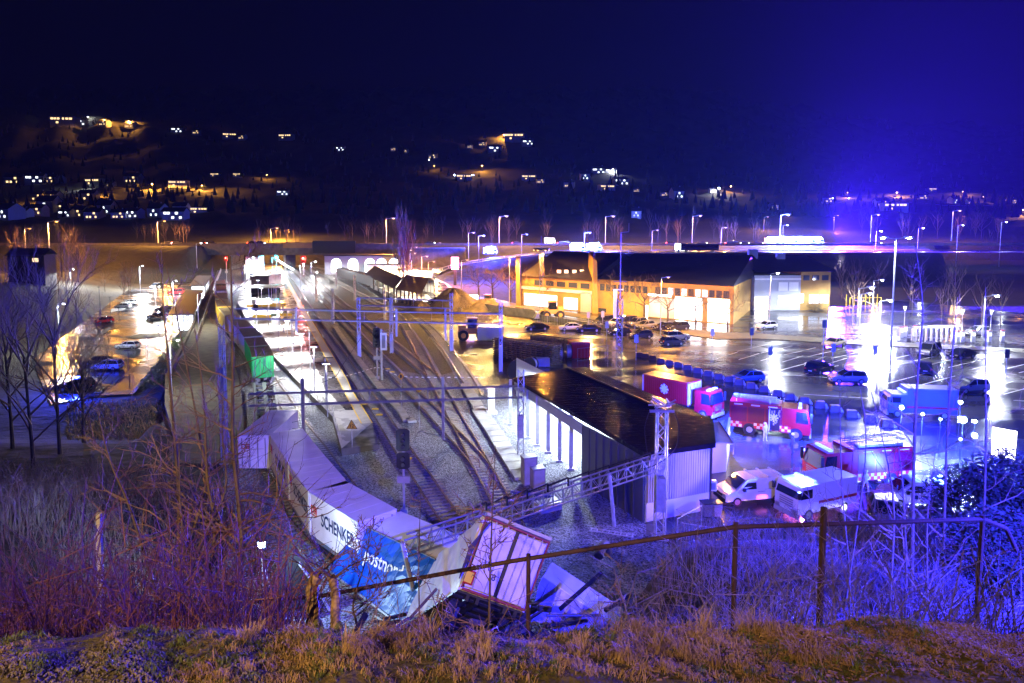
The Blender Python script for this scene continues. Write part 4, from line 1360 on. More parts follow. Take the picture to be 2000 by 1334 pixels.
# annex with warm lit lean-to roof
ax = thing("annex", "low annex with ochre lit lean-to roof behind the shed", "annex")
Q = [at(1345, 832, 4.0), at(1404, 823, 4.0), at(1433, 866, 3.3), at(1399, 863, 3.5)]
b = MB(); b.hexa([q - Vector((0, 0, .12)) for q in Q[::-1]] + Q[::-1]); b.build("roof", mat("warm_lit_roof", (0.55, 0.42, 0.25), .6, var=.1), ax)  # warm lamp light is put into the roof colour
b = MB(); wallq(b, at(1391, 925, 0), at(1418, 921, 0), 0, 3.2, -.15); wallq(b, at(1418, 921, 0), at(1425, 880, 0), 0, 3.1, -.15); b.build("wall", M["render_g"], ax)
b = MB(); b.cyl(Q[2] - Vector((0, 0, .1)), Q[2] - Vector((0, 0, .9)), .05, 5); b.cyl(Q[1], Q[2], .07, 5); b.build("gutter", M["steel"], ax)
light(YEL, 900, at(1428, 905, 0) + Vector((.6, .2, 2.7)), .2, name="annex_light")
light(SOD, 350, at(1400, 955, 0) + Vector((0, 0, 2.9)), .15, name="annex_light")
# bins, gate, fence by the near gable
for k, (px_, py_, c_, lb) in enumerate([(1379, 1008, "steel", "dark wheeled bin left of the pale one at the shed corner"), (1398, 1008, "concrete", "pale wheeled bin right of the dark one at the shed corner")]):
    t = thing("wheeled_bin", lb, "bin", at(px_, py_, 0), .2, "bins at the shed corner")
    b = MB(); b.hexa([(-.26, -.3, .08), (.26, -.3, .08), (.26, .3, .08), (-.26, .3, .08), (-.33, -.38, 1.0), (.33, -.38, 1.0), (.33, .38, 1.0), (-.33, .38, 1.0)]); b.build("body", M[c_], t)
    b = MB(); b.box(-.35, .35, -.4, .42, 1.0, 1.07); b.build("lid", M["black"], t)
    b = MB(); b.cyl((-.3, .3, .1), (.3, .3, .1), .1, 8); b.build("wheel", M["rubber"], t)
t = thing("air_unit", "small white box on the corrugated wall above the bins", "wall box", at(1385, 985, 0) + Vector((0, -.2, 1.2)))
b = MB(); b.box(-.4, .4, -.25, .1, .0, .75); b.build("casing", M["white"], t); b = MB(); b.box(-.3, .3, -.27, -.25, .1, .6); b.build("grille", M["steel"], t)
def meshfence(a, c, h, label, n=10, m="galv", bars=True):
    t = thing("wire_fence", label, "fence")
    A_, B_ = a, c
    b = MB(); k = max(1, int((B_ - A_).length / 2.5))
    for i in range(k + 1):
        p = A_ + (B_ - A_) * i / k; b.cyl(p, p + Vector((0, 0, h)), .035, 5)
    b.build("posts", M[m], t)
    b = MB()
    for hh in (.1, h - .05): b.cyl(A_ + Vector((0, 0, hh)), B_ + Vector((0, 0, hh)), .025, 4)
    nn_ = int((B_ - A_).length / (.16 if bars else .6))
    for i in range(nn_):
        p = A_ + (B_ - A_) * i / nn_; b.cyl(p + Vector((0, 0, .1)), p + Vector((0, 0, h - .05)), .012, 3)
    b.build("bars", M[m], t)
    return t
meshfence(at(1322, 1058, 0), at(1370, 1030, 0), 1.6, "white barred gate standing beside the white plinth of the shed")
meshfence(at(1330, 1060, 0), at(1420, 1075, 0), 1.4, "light wire fence behind the gate at the slope")

# ================================================================ wagon shelters and small halls
def gable(name, label, cat, corners, he_, hr, wm, rm, lit=None, posts=True, group=None):
    """corners: ground world points far-left, far-right, near-right, near-left; ridge from far to near"""
    t = thing(name, label, cat, (0, 0, 0), 0, group)
    A_, B_, C_, D_ = corners
    z_ = Vector((0, 0, 1))
    r0, r1 = (A_ + B_) / 2 + z_ * hr, (C_ + D_) / 2 + z_ * hr
    ov = .5
    def ex(p, c): return p + (p - c).normalized() * ov
    ce = (A_ + B_ + C_ + D_) / 4
    a, b_, c, d_ = [ex(p, ce) + z_ * he_ for p in corners]
    r0, r1 = r0 + (r0 - r1).normalized() * ov, r1 + (r1 - r0).normalized() * ov
    b = MB()
    b.add([a, r0, r1, d_, b_, c], [(0, 1, 2, 3), (1, 4, 5, 2)])
    b.add([p - z_ * .15 for p in (a, r0, r1, d_, b_, c)], [(3, 2, 1, 0), (2, 5, 4, 1)])
    b.build("roof", rm, t)
    return t
def wagon_shelter(label, px, he_, hr, rm, power):
    c = [at(a, q, 0) for a, q in px]
    t = gable("wagon_shelter", label, "shelter", c, he_, hr, None, rm)
    b = MB()
    for u, v in ((c[0], c[3]), (c[1], c[2])):
        for i in range(7):
            p = u + (v - u) * i / 6; b.box(p.x - .15, p.x + .15, p.y - .15, p.y + .15, 0, he_)
    b.build("post", M["wood"], t)
    b = MB(); wallq(b, c[1], c[2], 0, he_, .1); b.build("rear_wall", M["render_w"], t)
    b = MB(); wallq(b, c[0] + Vector((.4, 0, 0)), c[3] + Vector((.4, 0, 0)), 0, 1.3, .1); b.build("low_wall", M["concdark"], t)
    ce = sum(c, Vector()) / 4
    for f in (.2, .5, .8):
        p = (c[0] + c[1]) / 2 * (1 - f) + (c[2] + c[3]) / 2 * f
        light((1, .88, .62), power, (p.x, p.y, he_ - .3), .3, name="shelter_light")
    return t
wagon_shelter("blue grey gabled wagon shelter glowing inside, behind the curved tracks", [(714, 556), (750, 546), (800, 578), (770, 588)], 3.4, 5.6, M["roofdark"], 2600)
wagon_shelter("brown gabled wagon shelter with bright open front, beside the dirt heap", [(775, 590), (812, 566), (848, 572), (823, 600)], 3.4, 5.8, M["roofbrn"], 2600)
t = thing("passenger_coach", "old dark passenger coaches parked behind the glowing shelters", "coach", at(700, 552, 0), R(118))
b = MB(); b.box(-24, 24, -1.4, 1.4, .6, 3.4); b.build("body", M["black"], t)
b = MB(); b.exy([(-24, 3.4), (24, 3.4), (24, 3.6), (-24, 3.6)], -1.2, 1.2); b.build("roof", M["roofdark"], t)
b = MB()
for i in range(20): b.box(-23 + 2.3 * i, -21.6 + 2.3 * i, -1.43, -1.4, 1.9, 2.8)
b.build("window_row", M["glass"], t)
# bright arched hall under the highway
hall = thing("arched_hall", "low hall with glowing round arched windows under the highway wall", "hall", at(690, 536, 0), .02)
b = MB(); b.box(-11, 21, 0, 8, 0, 7.2); b.build("wall", M["render_g"], hall)
b = MB(); b.box(-11.4, 21.4, -.5, 8.2, 7.2, 7.6); b.build("roof", M["roofdark"], hall)
for i, x in enumerate([-6.5, 0, 6.5, 11.0, 15.8]):
    b = MB()
    pr = [(x - 1.9, 1.0), (x + 1.9, 1.0)] + [(x + 1.9 * math.cos(a_), 4.3 + 1.9 * math.sin(a_)) for a_ in [math.pi * k / 8 for k in range(9)]]
    b.exy(pr, -.06, .0); b.build("arched_window", E["winh"], hall)
ce = at(700, 534, 0)
for x in (-10, 0, 10):
    light(WHI, 1300, (ce.x + x, ce.y - 3.5, 6.5), .5, name="hall_light")
for k, (px_, py_, w_, d_, h_, lb, m_) in enumerate([(812, 545, 12, 6, 3.5, "long low white lit store behind the poplar", "render_w"), (760, 536, 16, 6, 4, "pale low building right of the arched hall", "render_w"), (855, 541, 6, 5, 3, "small lit kiosk by the curving road", "render_w")]):
    t = thing("low_store", lb, "store", at(px_, py_, 0), .03)
    b = MB(); b.box(-w_ / 2, w_ / 2, -d_ / 2, d_ / 2, 0, h_); b.build("wall", M[m_], t)
    b = MB(); b.box(-w_ / 2 - .3, w_ / 2 + .3, -d_ / 2 - .3, d_ / 2 + .3, h_, h_ + .3); b.build("roof", M["roofdark"], t)
    b = MB()
    for i in range(3):
        x = -w_ / 2 + w_ * (i + .5) / 3
        b.box(x - w_ / 12, x + w_ / 12, -d_ / 2 - .05, -d_ / 2, .6, 2.4)
    b.build("window", E["win"], t)
    light(YEL if k else (1, .9, .7), 4500, at(px_, py_, 0) + Vector((0, -d_ / 2 - 2.5, 3.5)), .3, name="store_light")

# ================================================================ road bridge and highway edges
br = thing("road_bridge", "dark concrete road bridge carrying the highway over the tracks", "bridge")
b = MB(); b.box(-132, -38, 288.6, 289.4, 6.3, 11.2); b.build("girder", M["concdark"], br)
b = MB(); b.box(-132, -38, 289.4, 306, 8.9, 9.5); b.build("deck", M["concdark"], br)
for x in (-120, -97, -62, -47):
    b = MB(); b.box(x - .5, x + .5, 291, 304, 0, 8.9); b.build("pier", M["concrete"], br)
b = MB()
b.box(-84, -66, 287.8, 288.55, 7.2, 12.3); b.build("sign_back_panel", M["black"], br)
b = MB(); b.box(-96.5, -84.4, 287.9, 288.55, 9.3, 11.6); b.build("pale_section", M["render_y"], br)
for x0, x1 in ((-340, -132), (-38, 360)):
    t = thing("noise_barrier", "long low barrier along the highway " + ("west of the bridge, above the lit grass slope" if x0 < -200 else "east of the bridge, behind the shops"), "roadside barrier")
    b = MB(); b.box(x0, x1, 289.0, 289.3, 10.3, 11.3); b.build("panel", M["concdark"], t)
t = thing("retaining_wall", "dark retaining wall under the highway behind the arched hall", "retaining wall")
b = MB(); b.box(-44, -18, 262.5, 263.5, 0, 10.2); b.build("wall_face", M["concdark"], t)
b = MB(); b.box(-44, -18, 262.3, 263.6, 10.2, 10.5); b.build("coping", M["concrete"], t)
t = thing("guard_rail", "guard rail along the ramp road lit by blue lights", "guard rail")
b = MB()
gp = [(p.x, p.y - 5, p.z + .7) for p in ramp_pts if p.x > -34 and p.x < 200]
b.tube(gp, .12, 4)
for i in range(0, len(gp) - 1):
    b.cyl(gp[i], (gp[i][0], gp[i][1], gp[i][2] - .8), .06, 4)
b.build("rail_beam", M["galv"], t)

# ================================================================ shopping centre
mall = thing("shopping_centre", "long ochre and white shopping centre with huge dark pitched roof", "shopping centre")
A0, A1 = at(1018, 597, 0), at(1158, 611, 0)
B0, B1 = at(1167, 611.5, 0), at(1398, 631, 0)
dB = (B1 - B0).normalized(); B1 = B0 + dB * ((B1 - B0).length * 1.13)
C0, C1 = at(1472, 606.5, 0), at(1562, 606, 0)
D1 = at(1620, 605, 0)
def roofq(b, u, v, he_, hr, dep, ov=.6):
    d = (v - u).normalized(); n_ = Vector((-d.y, d.x, 0))
    if n_.y < 0: n_ = -n_
    z_ = Vector((0, 0, 1))
    f0, f1 = u - n_ * ov + z_ * he_, v - n_ * ov + z_ * he_
    r0, r1 = u + n_ * dep + z_ * hr, v + n_ * dep + z_ * hr
    e0, e1 = u + n_ * dep * 2 + z_ * he_, v + n_ * dep * 2 + z_ * he_
    b.add([f0, f1, r1, r0, e0, e1], [(0, 1, 2, 3), (3, 2, 5, 4), (0, 3, 4), (1, 5, 2)])
def seg(u, v, he_, wm, name="wall", dep=30):
    b = MB(); d = (v - u).normalized(); n_ = Vector((-d.y, d.x, 0))
    if n_.y < 0: n_ = -n_
    b.prism([(p.x, p.y) for p in (u, v, v + n_ * dep, u + n_ * dep)], 0, he_)
    return b.build(name, wm, mall)
seg(A0, A1, 7.4, M["render_y"]); 
b = MB(); Bn = Vector((-dB.y, dB.x, 0)); Bn = Bn if Bn.y > 0 else -Bn
BE = Vector((470 / F * 160, 160, 0)); BK = Vector((440 / F * 172, 172, 0))
b.prism([(p.x, p.y) for p in (B0, B1, BE, BK, B0 + Bn * 30)], 0, 7.7); b.build("wall", M["render_y"], mall)
seg(C0, C1, 8.2, M["render_g"], dep=24); seg(C1, D1, 9.0, M["render_y"], dep=24)
Ym = 176
b = MB(); roofq(b, A0, A1, 7.5, 13.0, 14)
b.build("roof", M["roofdark"], mall)
b = MB(); z_ = Vector((0, 0, 1)); q0, q1 = B0 - Bn * .6 + z_ * 7.8, B1 - Bn * .6 + z_ * 7.8
q2, q3 = Vector((470 / F * 166, 166, 12.6)), B0 + Bn * 20 + z_ * 12.8; q4 = Vector((474 / F * 158, 158, 7.8))
b.add([q0, q1, q2, q3, q4, q3 + Bn * 20 - z_ * 5, q2 + Bn * 16 - z_ * 5], [(0, 1, 2, 3), (1, 4, 2), (3, 2, 6, 5)]); b.build("roof", M["roofdark"], mall)
b = MB(); roofq(b, C0, D1 + Vector((1, 0, 0)), 9.1, 12.0, 14); b.build("roof", M["roofdark"], mall)
# fins
for px_, py_, w_, h0 in [(1012, 597, 1.0, 10.8), (1060, 600, .9, 10.6), (1161, 611.5, 1.1, 12.6)]:
    p = at(px_, py_, 0)
    b = MB(); d = (B1 - B0).normalized()
    b.add([p + Vector((-w_ * .5, -.8, 0)), p + Vector((w_ * .7, -1.0, 0)), p + Vector((w_ * .7, 8, 0)), p + Vector((-w_ * .5, 8, 0)), p + Vector((-w_ * .5, -.8, h0)), p + Vector((w_ * .3, -1, h0 - .8)), p + Vector((w_ * .7, 8, h0 + 1)), p + Vector((-w_ * .5, 8, h0 + 1))],
          [(0, 3, 2, 1), (4, 5, 6, 7), (0, 1, 5, 4), (1, 2, 6, 5), (2, 3, 7, 6), (3, 0, 4, 7)])
    b.build("fin_wall", M["render_y"], mall)
def facade_items(u, v, specs, off=-.08):
    d = (v - u).normalized(); n_ = Vector((-d.y, d.x, 0))
    if n_.y < 0: n_ = -n_
    L = (v - u).length
    for s0, s1, z0, z1, m_, nm in specs:
        p, q = u + d * L * s0, u + d * L * s1
        b = MB()
        f = [p, q]
        o_ = n_ * off
        b.hexa([p + o_ + Vector((0, 0, z0)), q + o_ + Vector((0, 0, z0)), q + n_ * .05 + Vector((0, 0, z0)), p + n_ * .05 + Vector((0, 0, z0)),
                p + o_ + Vector((0, 0, z1)), q + o_ + Vector((0, 0, z1)), q + n_ * .05 + Vector((0, 0, z1)), p + n_ * .05 + Vector((0, 0, z1))])
        b.build(nm, m_, mall)
gl = mat("window_band_glass", (0.04, 0.05, 0.07), 0.1, spec=.8)
dimw = lampmat("dim_blue_window", (.5, .65, 1), 0.5)
W_ = []
for i in range(6):
    W_.append((.04 + i * .16, .15 + i * .16, 5.4, 6.6, gl, "window"))
facade_items(A0, A1, W_[1:] + [(.05, .52, .3, 3.2, E["winc"], "shop_window"), (.62, .80, .3, 3.0, E["winc"], "shop_window"), (.0, 1.0, 4.2, 4.9, M["render_w"], "white_band"), (.84, .98, 0, 4.6, M["render_g"], "gate")], -.12)
W_ = []
for i in range(20):
    s0 = .02 + i * .048
    if 7 < i < 9: continue
    W_.append((s0, s0 + .036, 5.2, 6.7, dimw if i in (11, 13, 15, 16) else gl, "window"))
facade_items(B0, B1, W_, -.10)
facade_items(B0, B1, [(.41, .60, .2, 4.4, M["render_w"], "white_wall"), (.60, .79, .25, 4.9, lampmat("glowing_shop_window", (.95, .95, 1), 3.2), "shop_window"), (.83, .975, .25, 5.0, lampmat("glowing_entrance_window", (1, .97, .9), 5), "shop_window"), (.40, .465, 4.75, 5.15, E["winh"], "lit_sign"), (.475, .57, 4.75, 5.15, E["winh"], "lit_sign"), (.005, .07, .3, 1.2, gl, "low_window"), (.385, .398, .1, 2.6, E["winh"], "lit_door")], -.16)
facade_items(C0, C1, [(.02, .30, .2, 3.2, lampmat("supermarket_window", (1, .9, .85), 3), "shop_window"), (.02, .14, .3, 1.2, M["red"], "red_display"), (.52, .72, 4.6, 6.6, M["white"], "upper_window"), (.75, .95, 4.6, 6.6, M["white"], "upper_window"), (.52, .97, 1.4, 3.4, E["winc"], "shop_window"), (0, 1, 7.2, 7.5, M["white"], "cornice")], -.1)
facade_items(C1, D1, [(.08, .28, 7.0, 8.2, gl, "window"), (.38, .60, 7.0, 8.2, gl, "window"), (.70, .92, 7.0, 8.2, gl, "window"), (.3, .62, 1.6, 3.6, dimw, "shop_window"), (.66, .95, 1.6, 3.6, dimw, "shop_window"), (-.02, .10, 1.8, 3.8, E["winh"], "flood_lamp")], -.1)
def mull(u, v, s0, s1, z0, z1, n, rows=1):
    items = []
    for i in range(n + 1):
        f = s0 + (s1 - s0) * i / n
        items.append((f - .0012, f + .0012, z0, z1))
    b = MB(); d = (v - u).normalized(); n_ = Vector((-d.y, d.x, 0)); n_ = n_ if n_.y > 0 else -n_
    L = (v - u).length
    for a_, c_, za, zb in items + [(s0, s1, z0 + (z1 - z0) * (r + 1) / (rows + 1) - .05, z0 + (z1 - z0) * (r + 1) / (rows + 1) + .05) for r in range(rows)]:
        p, q = u + d * L * a_ - n_ * .25, u + d * L * c_ - n_ * .25; k = n_ * .06
        b.hexa([p + Vector((0, 0, za)), q + Vector((0, 0, za)), q + k + Vector((0, 0, za)), p + k + Vector((0, 0, za)), p + Vector((0, 0, zb)), q + Vector((0, 0, zb)), q + k + Vector((0, 0, zb)), p + k + Vector((0, 0, zb))])
    b.build("window_frame", M["steel"], mall)
mull(B0, B1, .60, .79, .25, 4.9, 8, 2); mull(B0, B1, .83, .975, .25, 5.0, 6, 2); mull(A0, A1, .05, .52, .3, 3.2, 7); mull(A0, A1, .62, .80, .3, 3.0, 4)
mull(C0, C1, .02, .30, .2, 3.2, 5); mull(C0, C1, .52, .97, 1.4, 3.4, 6)
# roof chimneys, rooflights
def onroof(px, py, Y): return atY(px, py, Y)
for k, (px_, py_, Y_, w_, h_) in enumerate([(1230, 503, 178, 1.0, 1.8), (1274, 506, 178, .9, 1.8), (1240, 526, 168, .8, 2.2), (1262, 527, 167, 1.6, 1.6), (1374, 526, 160, .8, 2.0), (1392, 527, 160, .8, 2.0), (1470, 500, 170, 1.1, 3.0), (1524, 503, 170, 1.0, 1.8)]):
    p = onroof(px_, py_, Y_)
    b = MB(); b.box(p.x - w_, p.x + w_, p.y - .6, p.y + .6, p.z - 2.2, p.z + h_ / 2); b.box(p.x - w_ * 1.1, p.x + w_ * 1.1, p.y - .7, p.y + .7, p.z + h_ / 2, p.z + h_ / 2 + .15)
    b.build("chimney", M["render_g"], mall)
for px_, py_ in [(1092, 530), (1106, 530), (1122, 530), (1136.5, 529.5)]:
    p = atY(px_, py_, 160.5)
    b = MB(); b.box(p.x - .45, p.x + .45, p.y - .3, p.y + .6, p.z - .4, p.z + .3); b.build("rooflight", E["win"], mall)
for px_, py_, pw, c_, hh in [(1435, 612, 14000, (1, .97, .88), 4.5), (1352, 618, 5000, WHI, 5), (1048, 592, 4500, WHI, 4.0), (1115, 600, 2500, WHI, 3.5), (1575, 600, 2500, (1, 1, .92), 4.2), (1505, 602, 900, WHI, 7), (1610, 560, 1500, WHI, 9), (1213, 622, 1700, YEL, 3.0)]:
    p = at(px_, py_, 0); 
    light(c_, pw * 1.0, p + Vector((0, -3.5, hh)), .4, name="facade_fill_light")  # fill lights without fixtures, brightening the shop walls
# hedge by the right end
# playground
t = thing("playground_frame", "lit climbing frame of a playground right of the shopping centre", "playground", at(1690, 600, 0), .1)
b = MB()
for x in range(-4, 5, 2):
    b.cyl((x, 0, 0), (x, 0, 3.2 - abs(x) * .2), .1, 5); b.cyl((x, 1.5, 0), (x, 1.5, 3.0), .1, 5)
b.cyl((-4, 0, 2.3), (4, 0, 2.3), .08, 5); b.box(-2, 0, -.2, 1.6, 1.4, 1.55)
b.build("poles", M["yellow"], t)
b = MB(); b.hexa([(0, .2, 1.5), (0, 1, 1.5), (3, 1, .1), (3, .2, .1), (0, .2, 1.6), (0, 1, 1.6), (3, 1, .2), (3, .2, .2)]); b.build("slide", M["white"], t)

# ================================================================ yard goods
t = thing("track_panel_stack", "big stack of track panels and sleepers piled crosswise in the dirt yard", "stack of sleepers", at(1028, 702, 0), R(-38))
random.seed(5)
for lay in range(9):
    b = MB(); z0 = .32 * lay
    for i in range(13):
        x = -5.4 + i * .9
        b.box(x - .14 + random.uniform(-.05, .05), x + .14, -1.3 + random.uniform(-.1, .1), 1.3, z0, z0 + .18)
    for yy in (-.75, .75):
        b.box(-5.6, 5.6, yy - .05, yy + .05, z0 + .18, z0 + .31)
    b.build("sleeper_layer", M["wood"], t)
t2 = dup(t, at(1050, 692, 0) + Vector((2.5, 2.6, 0)), R(-38), "second stack of sleepers, right behind the big one", scale=(.7, .8, .8))
def container(px, py, rz, L_, side, roof, label, W_=2.44, h=2.6, z=0.0, rib=10):
    t = thing("shipping_container", label, "container", at(px, py, 0) + Vector((0, 0, z)), R(rz))
    container_parts(t, L_, W_, .1, h, side, roof, rib=rib)
    return t
container(1130, 698, 5, 3.0, M["red"], M["red"], "small red container beside the cable drums", rib=8, h=2.6)
container(958, 664, -8, 4.2, M["render_w"], M["white"], "white site container with snow bright roof left of the sleeper stack", h=2.5, rib=0)
def drum(px, py, r, w_, rz, label, core="steel", lay=False):
    t = thing("cable_drum", label, "cable drum", at(px, py, 0) + Vector((0, 0, r)), R(rz), "cable drums by the red container")
    for s_ in (-1, 1):
        b = MB(); b.cyl((s_ * w_ / 2, 0, 0), (s_ * (w_ / 2 + .08), 0, 0), r, 24)
        for k in range(8):
            a_ = k * math.pi / 4
            b.cyl((s_ * (w_ / 2 + .04), 0, 0), (s_ * (w_ / 2 + .04), math.cos(a_) * r * .97, math.sin(a_) * r * .97), .06, 4)
        b.build("flange", M["black"], t)
    b = MB(); b.cyl((-w_ / 2, 0, 0), (w_ / 2, 0, 0), r * .82, 22)
    for i in range(int(w_ / .1)):
        b.cyl((-w_ / 2 + .1 * i + .02, 0, 0), (-w_ / 2 + .1 * i + .08, 0, 0), r * .84, 22)
    b.build("wound_cable", M["galv"], t)
    return t
drum(1090, 706, 1.35, 1.0, 8, "large cable drum second from the red container")
drum(1109, 702, 1.25, .7, 8, "cable drum directly against the red container")
drum(1068, 706, 1.3, .5, 20, "dark cable drum behind the blue tank, half hidden")
drum(1014, 746, 1.5, .5, 75, "large pale faced drum standing at the shed's far corner")
drum(1038, 724, 1.0, .6, 50, "small black drum beside the large pale faced one")
drum(1026, 722, .8, .5, 10, "small black drum leaning left of the blue lit tank")
t = thing("water_tank", "bluish caged tank in front of the dark cable drum", "tank", at(1060, 716, 0), .1)
b = MB(); b.box(-.9, .9, -.6, .6, .15, 1.3); b.build("tank", mat("bluish_plastic", (0.3, 0.32, 0.5), .4), t)
b = MB()
for x in (-.92, -.3, .3, .92): b.cyl((x, -.63, 0), (x, -.63, 1.4), .03, 4)
for zz in (.1, .7, 1.35): b.cyl((-.92, -.63, zz), (.92, -.63, zz), .03, 4)
b.build("cage", M["galv"], t)
# heaps
def heap(px, py, rx, ry, h, label, m, z=0.0):
    b = MB(); n, m_ = 26, 9
    vs_, fs = [], []
    for j in range(m_ + 1):
        rr = j / m_
        for i in range(n):
            a_ = 2 * math.pi * i / n
            k = 1 + .13 * math.sin(3 * a_ + 1) + .08 * math.sin(7 * a_)
            vs_.append((math.cos(a_) * rx * rr * k, math.sin(a_) * ry * rr * k, h * (.5 + .5 * math.cos(math.pi * min(1, rr))) * (1 + .12 * math.sin(5 * a_ + j)) - .05))
    for j in range(m_):
        for i in range(n):
            fs.append((j * n + i, (j + 1) * n + i, (j + 1) * n + (i + 1) % n, j * n + (i + 1) % n))
    b.add(vs_, fs)
    o = b.build("dirt_heap", m, None, at(px, py, z), smooth=True)
    return tag(o, label, "heap of dirt")
heap(884, 603, 10, 7, 4.6, "large brown heap of dirt behind the short gantry", M["dirt"])
heap(820, 607, 5, 4, 2.2, "low heap of dirt left of the large one", M["dirt"])
heap(948, 606, 7, 5, 2.6, "yellow lit heap of gravel by the lamp poles", mat("sandy_gravel", (.16, .12, .06), .9, var=.3, vs_=1, bump=.6, bs=6))
heap(1500, 1035, 3, 2, .8, "low mound of soil at the car park edge", M["soil"])
t = thing("sign_board", "white notice board above the dirt heap beside the ramp", "notice board", at(921, 600, 0))
b = MB(); b.box(-1.6, 1.6, -.06, .06, 1.4, 3.0); b.build("panel", E["winc"], t)
b = MB(); b.cyl((-1.2, 0, 0), (-1.2, 0, 1.4), .06, 5); b.cyl((1.2, 0, 0), (1.2, 0, 1.4), .06, 5); b.build("leg", M["steel"], t)
t = thing("site_wall", "long low brown wall bordering the dirt yard below the trees", "wall")
b = MB(); u, v = at(932, 606, 0), at(1045, 622, 0); wallq(b, u, v, 0, 1.8, .3); wallq(b, v, at(1215, 650, 0), 0, 1.0, .2); b.build("wall_face", M["concdark"], t)
meshfence(at(1050, 632, 0), at(1240, 656, 0), 1.9, "tall wire fence between parked cars and the shop road", m="steel", bars=False)
meshfence(at(1128, 706, 0), at(1215, 697, 0), 2.0, "site fence panels right of the red container", m="steel", bars=False)
meshfence(at(925, 628, 0), at(985, 652, 0), 2.0, "site fence around the white site container", m="steel", bars=False)

# excavator / wheel loader
def loader(px, py, rz, label, s=1.0):
    t = thing("wheel_loader", label, "wheel loader", at(px, py, 0), R(rz))
    yel = mat("machine_orange", (.65, .28, .03), .45)
    b = MB(); b.box(-1.6, 1.2, -.8, .8, .9, 1.7); b.box(-2.0, -.9, -.7, .7, 1.2, 2.1); b.build("chassis", yel, t)
    b = MB(); b.box(-.7, .6, -.65, .65, 1.7, 3.0); b.build("cab", M["glass"], t)
    b = MB(); b.box(-.8, .7, -.72, .72, 3.0, 3.12); b.build("cab_roof", yel, t)
    for x in (-1.3, 1.2):
        for y_ in (-.95, .95):
            b = MB(); b.cyl((x, y_ - .22, .75), (x, y_ + .22, .75), .75, 16); w__ = b.build("wheel", M["rubber"], t)
            b = MB(); b.cyl((x, y_ - .24, .75), (x, y_ + .24, .75), .36, 10); b.build("rim", yel, w__)
    b = MB(); b.tube([(.9, 0, 1.5), (2.0, 0, 1.5), (2.7, 0, .7)], .14, 5); b.build("boom", yel, t)
    b = MB(); b.exy([(2.5, .2), (3.4, .15), (3.3, .4), (2.9, 1.1), (2.6, 1.1)], -1.2, 1.2); b.build("bucket", M["steel"], t)
    t.scale = (s,) * 3
    return t
loader(923, 663, 5, "orange wheel loader with two big wheels left of the white site container", 1.25)
loader(1078, 622, 190, "orange wheel loader in front of the low brown wall, by the trees", 1.2)
loader(952, 600, 160, "yellow machine digging at the gravel heap, partly behind the mast", 1.0)
def rows_block(px, py, k, label):
    t = thing("planter_block", label, "planter block", at(px, py, 0), R(-12), "row of dark planter blocks across the car park")
    b = MB(); b.hexa([(-.62, -.4, 0), (.5, -.4, 0), (.5, .4, 0), (-.62, .4, 0), (-.5, -.3, .75), (.4, -.3, .75), (.4, .3, .75), (-.5, .3, .75)]); b.build("block", mat("red_brown_block", (.05, .02, .02), .6, var=.3) if k == 0 else bpy.data.materials["red_brown_block"], t)
    b = MB(); b.add([(.5, -.4, 0), (.85, -.35, 0), (.5, .4, 0), (.5, -.3, .6)], [(0, 1, 3), (1, 2, 3), (0, 2, 1), (0, 3, 2)]); b.build("wedge", M["pale"], t)
    return t
bk = [(1249, 697), (1261, 699), (1275, 703), (1291, 709), (1308, 713), (1325, 717), (1343, 722), (1362, 728), (1383, 734), (1404, 740), (1424, 745), (1444, 751), (1467, 758), (1492, 765), (1519, 773), (1543, 780), (1571, 787), (1602, 796), (1631, 804), (1664, 814), (1700, 823), (1733, 833)]
ordn = ["farthest", "second", "third", "fourth", "fifth", "sixth", "seventh", "eighth", "ninth", "tenth", "eleventh", "twelfth", "thirteenth", "fourteenth", "fifteenth", "sixteenth", "seventeenth", "eighteenth", "nineteenth", "twentieth", "twenty-first", "nearest"]
for k, (a_, c_) in enumerate(bk):
    rows_block(a_, c_, k, ("%s planter block of the row, counted from the red container end" % ordn[k]) if 0 < k < 21 else ("%s planter block of the long row" % ordn[k]))

# radio mast and masthead lights
def tmast(px, py, h, w_, label, top=False):
    t = thing("lattice_tower", label, "lattice tower", at(px, py, 0))
    b = MB(); lattice(b, (0, 0, 0), (0, 0, h), w_, 1.0, .04, Vector((1, 0, 0))); b.build("lattice_pole", M["steel"], t)
    return t
t = tmast(1209, 722, 10.0, .75, "thin lattice tower in front of the parked cars")
b = MB(); b.cyl((0, 0, 10), (0, 0, 19.3), .06, 5); b.cyl((0, 0, 19.3), (1.1, 0, 19.4), .05, 4); b.cyl((1.1, 0, 19.4), (1.1, 0, 20.6), .04, 4); b.cyl((-.9, 0, 12.5), (.9, 0, 12.5), .05, 4); b.build("aerial_rod", M["steel"], t)
t = thing("advert_pylon", "narrow blue lit pylon standing among the parked cars", "pylon", at(1201, 634, 0))
b = MB(); b.box(-.35, .35, -.2, .2, 0, 7.2); b.build("column", M["galv"], t); b = MB(); b.box(-.5, 1.6, -.1, .1, 7.0, 7.2); b.build("arm", M["steel"], t)
# pink glowing sign on a pole at the road
t = thing("totem_sign", "glowing pinkish white totem sign beside the approach road", "totem sign", at(889, 557, 0))
b = MB(); b.box(-.45, .45, -.25, .25, 0, 5.2); b.build("post", M["black"], t)
b = MB(); b.box(-1.1, 1.1, -.4, .4, 5.2, 9.0); b.build("lit_panel", E["pink"], t)
light((1, .2, .45), 9000, at(889, 557, 0) + Vector((0, -2, 7)), .5, name="totem_light")
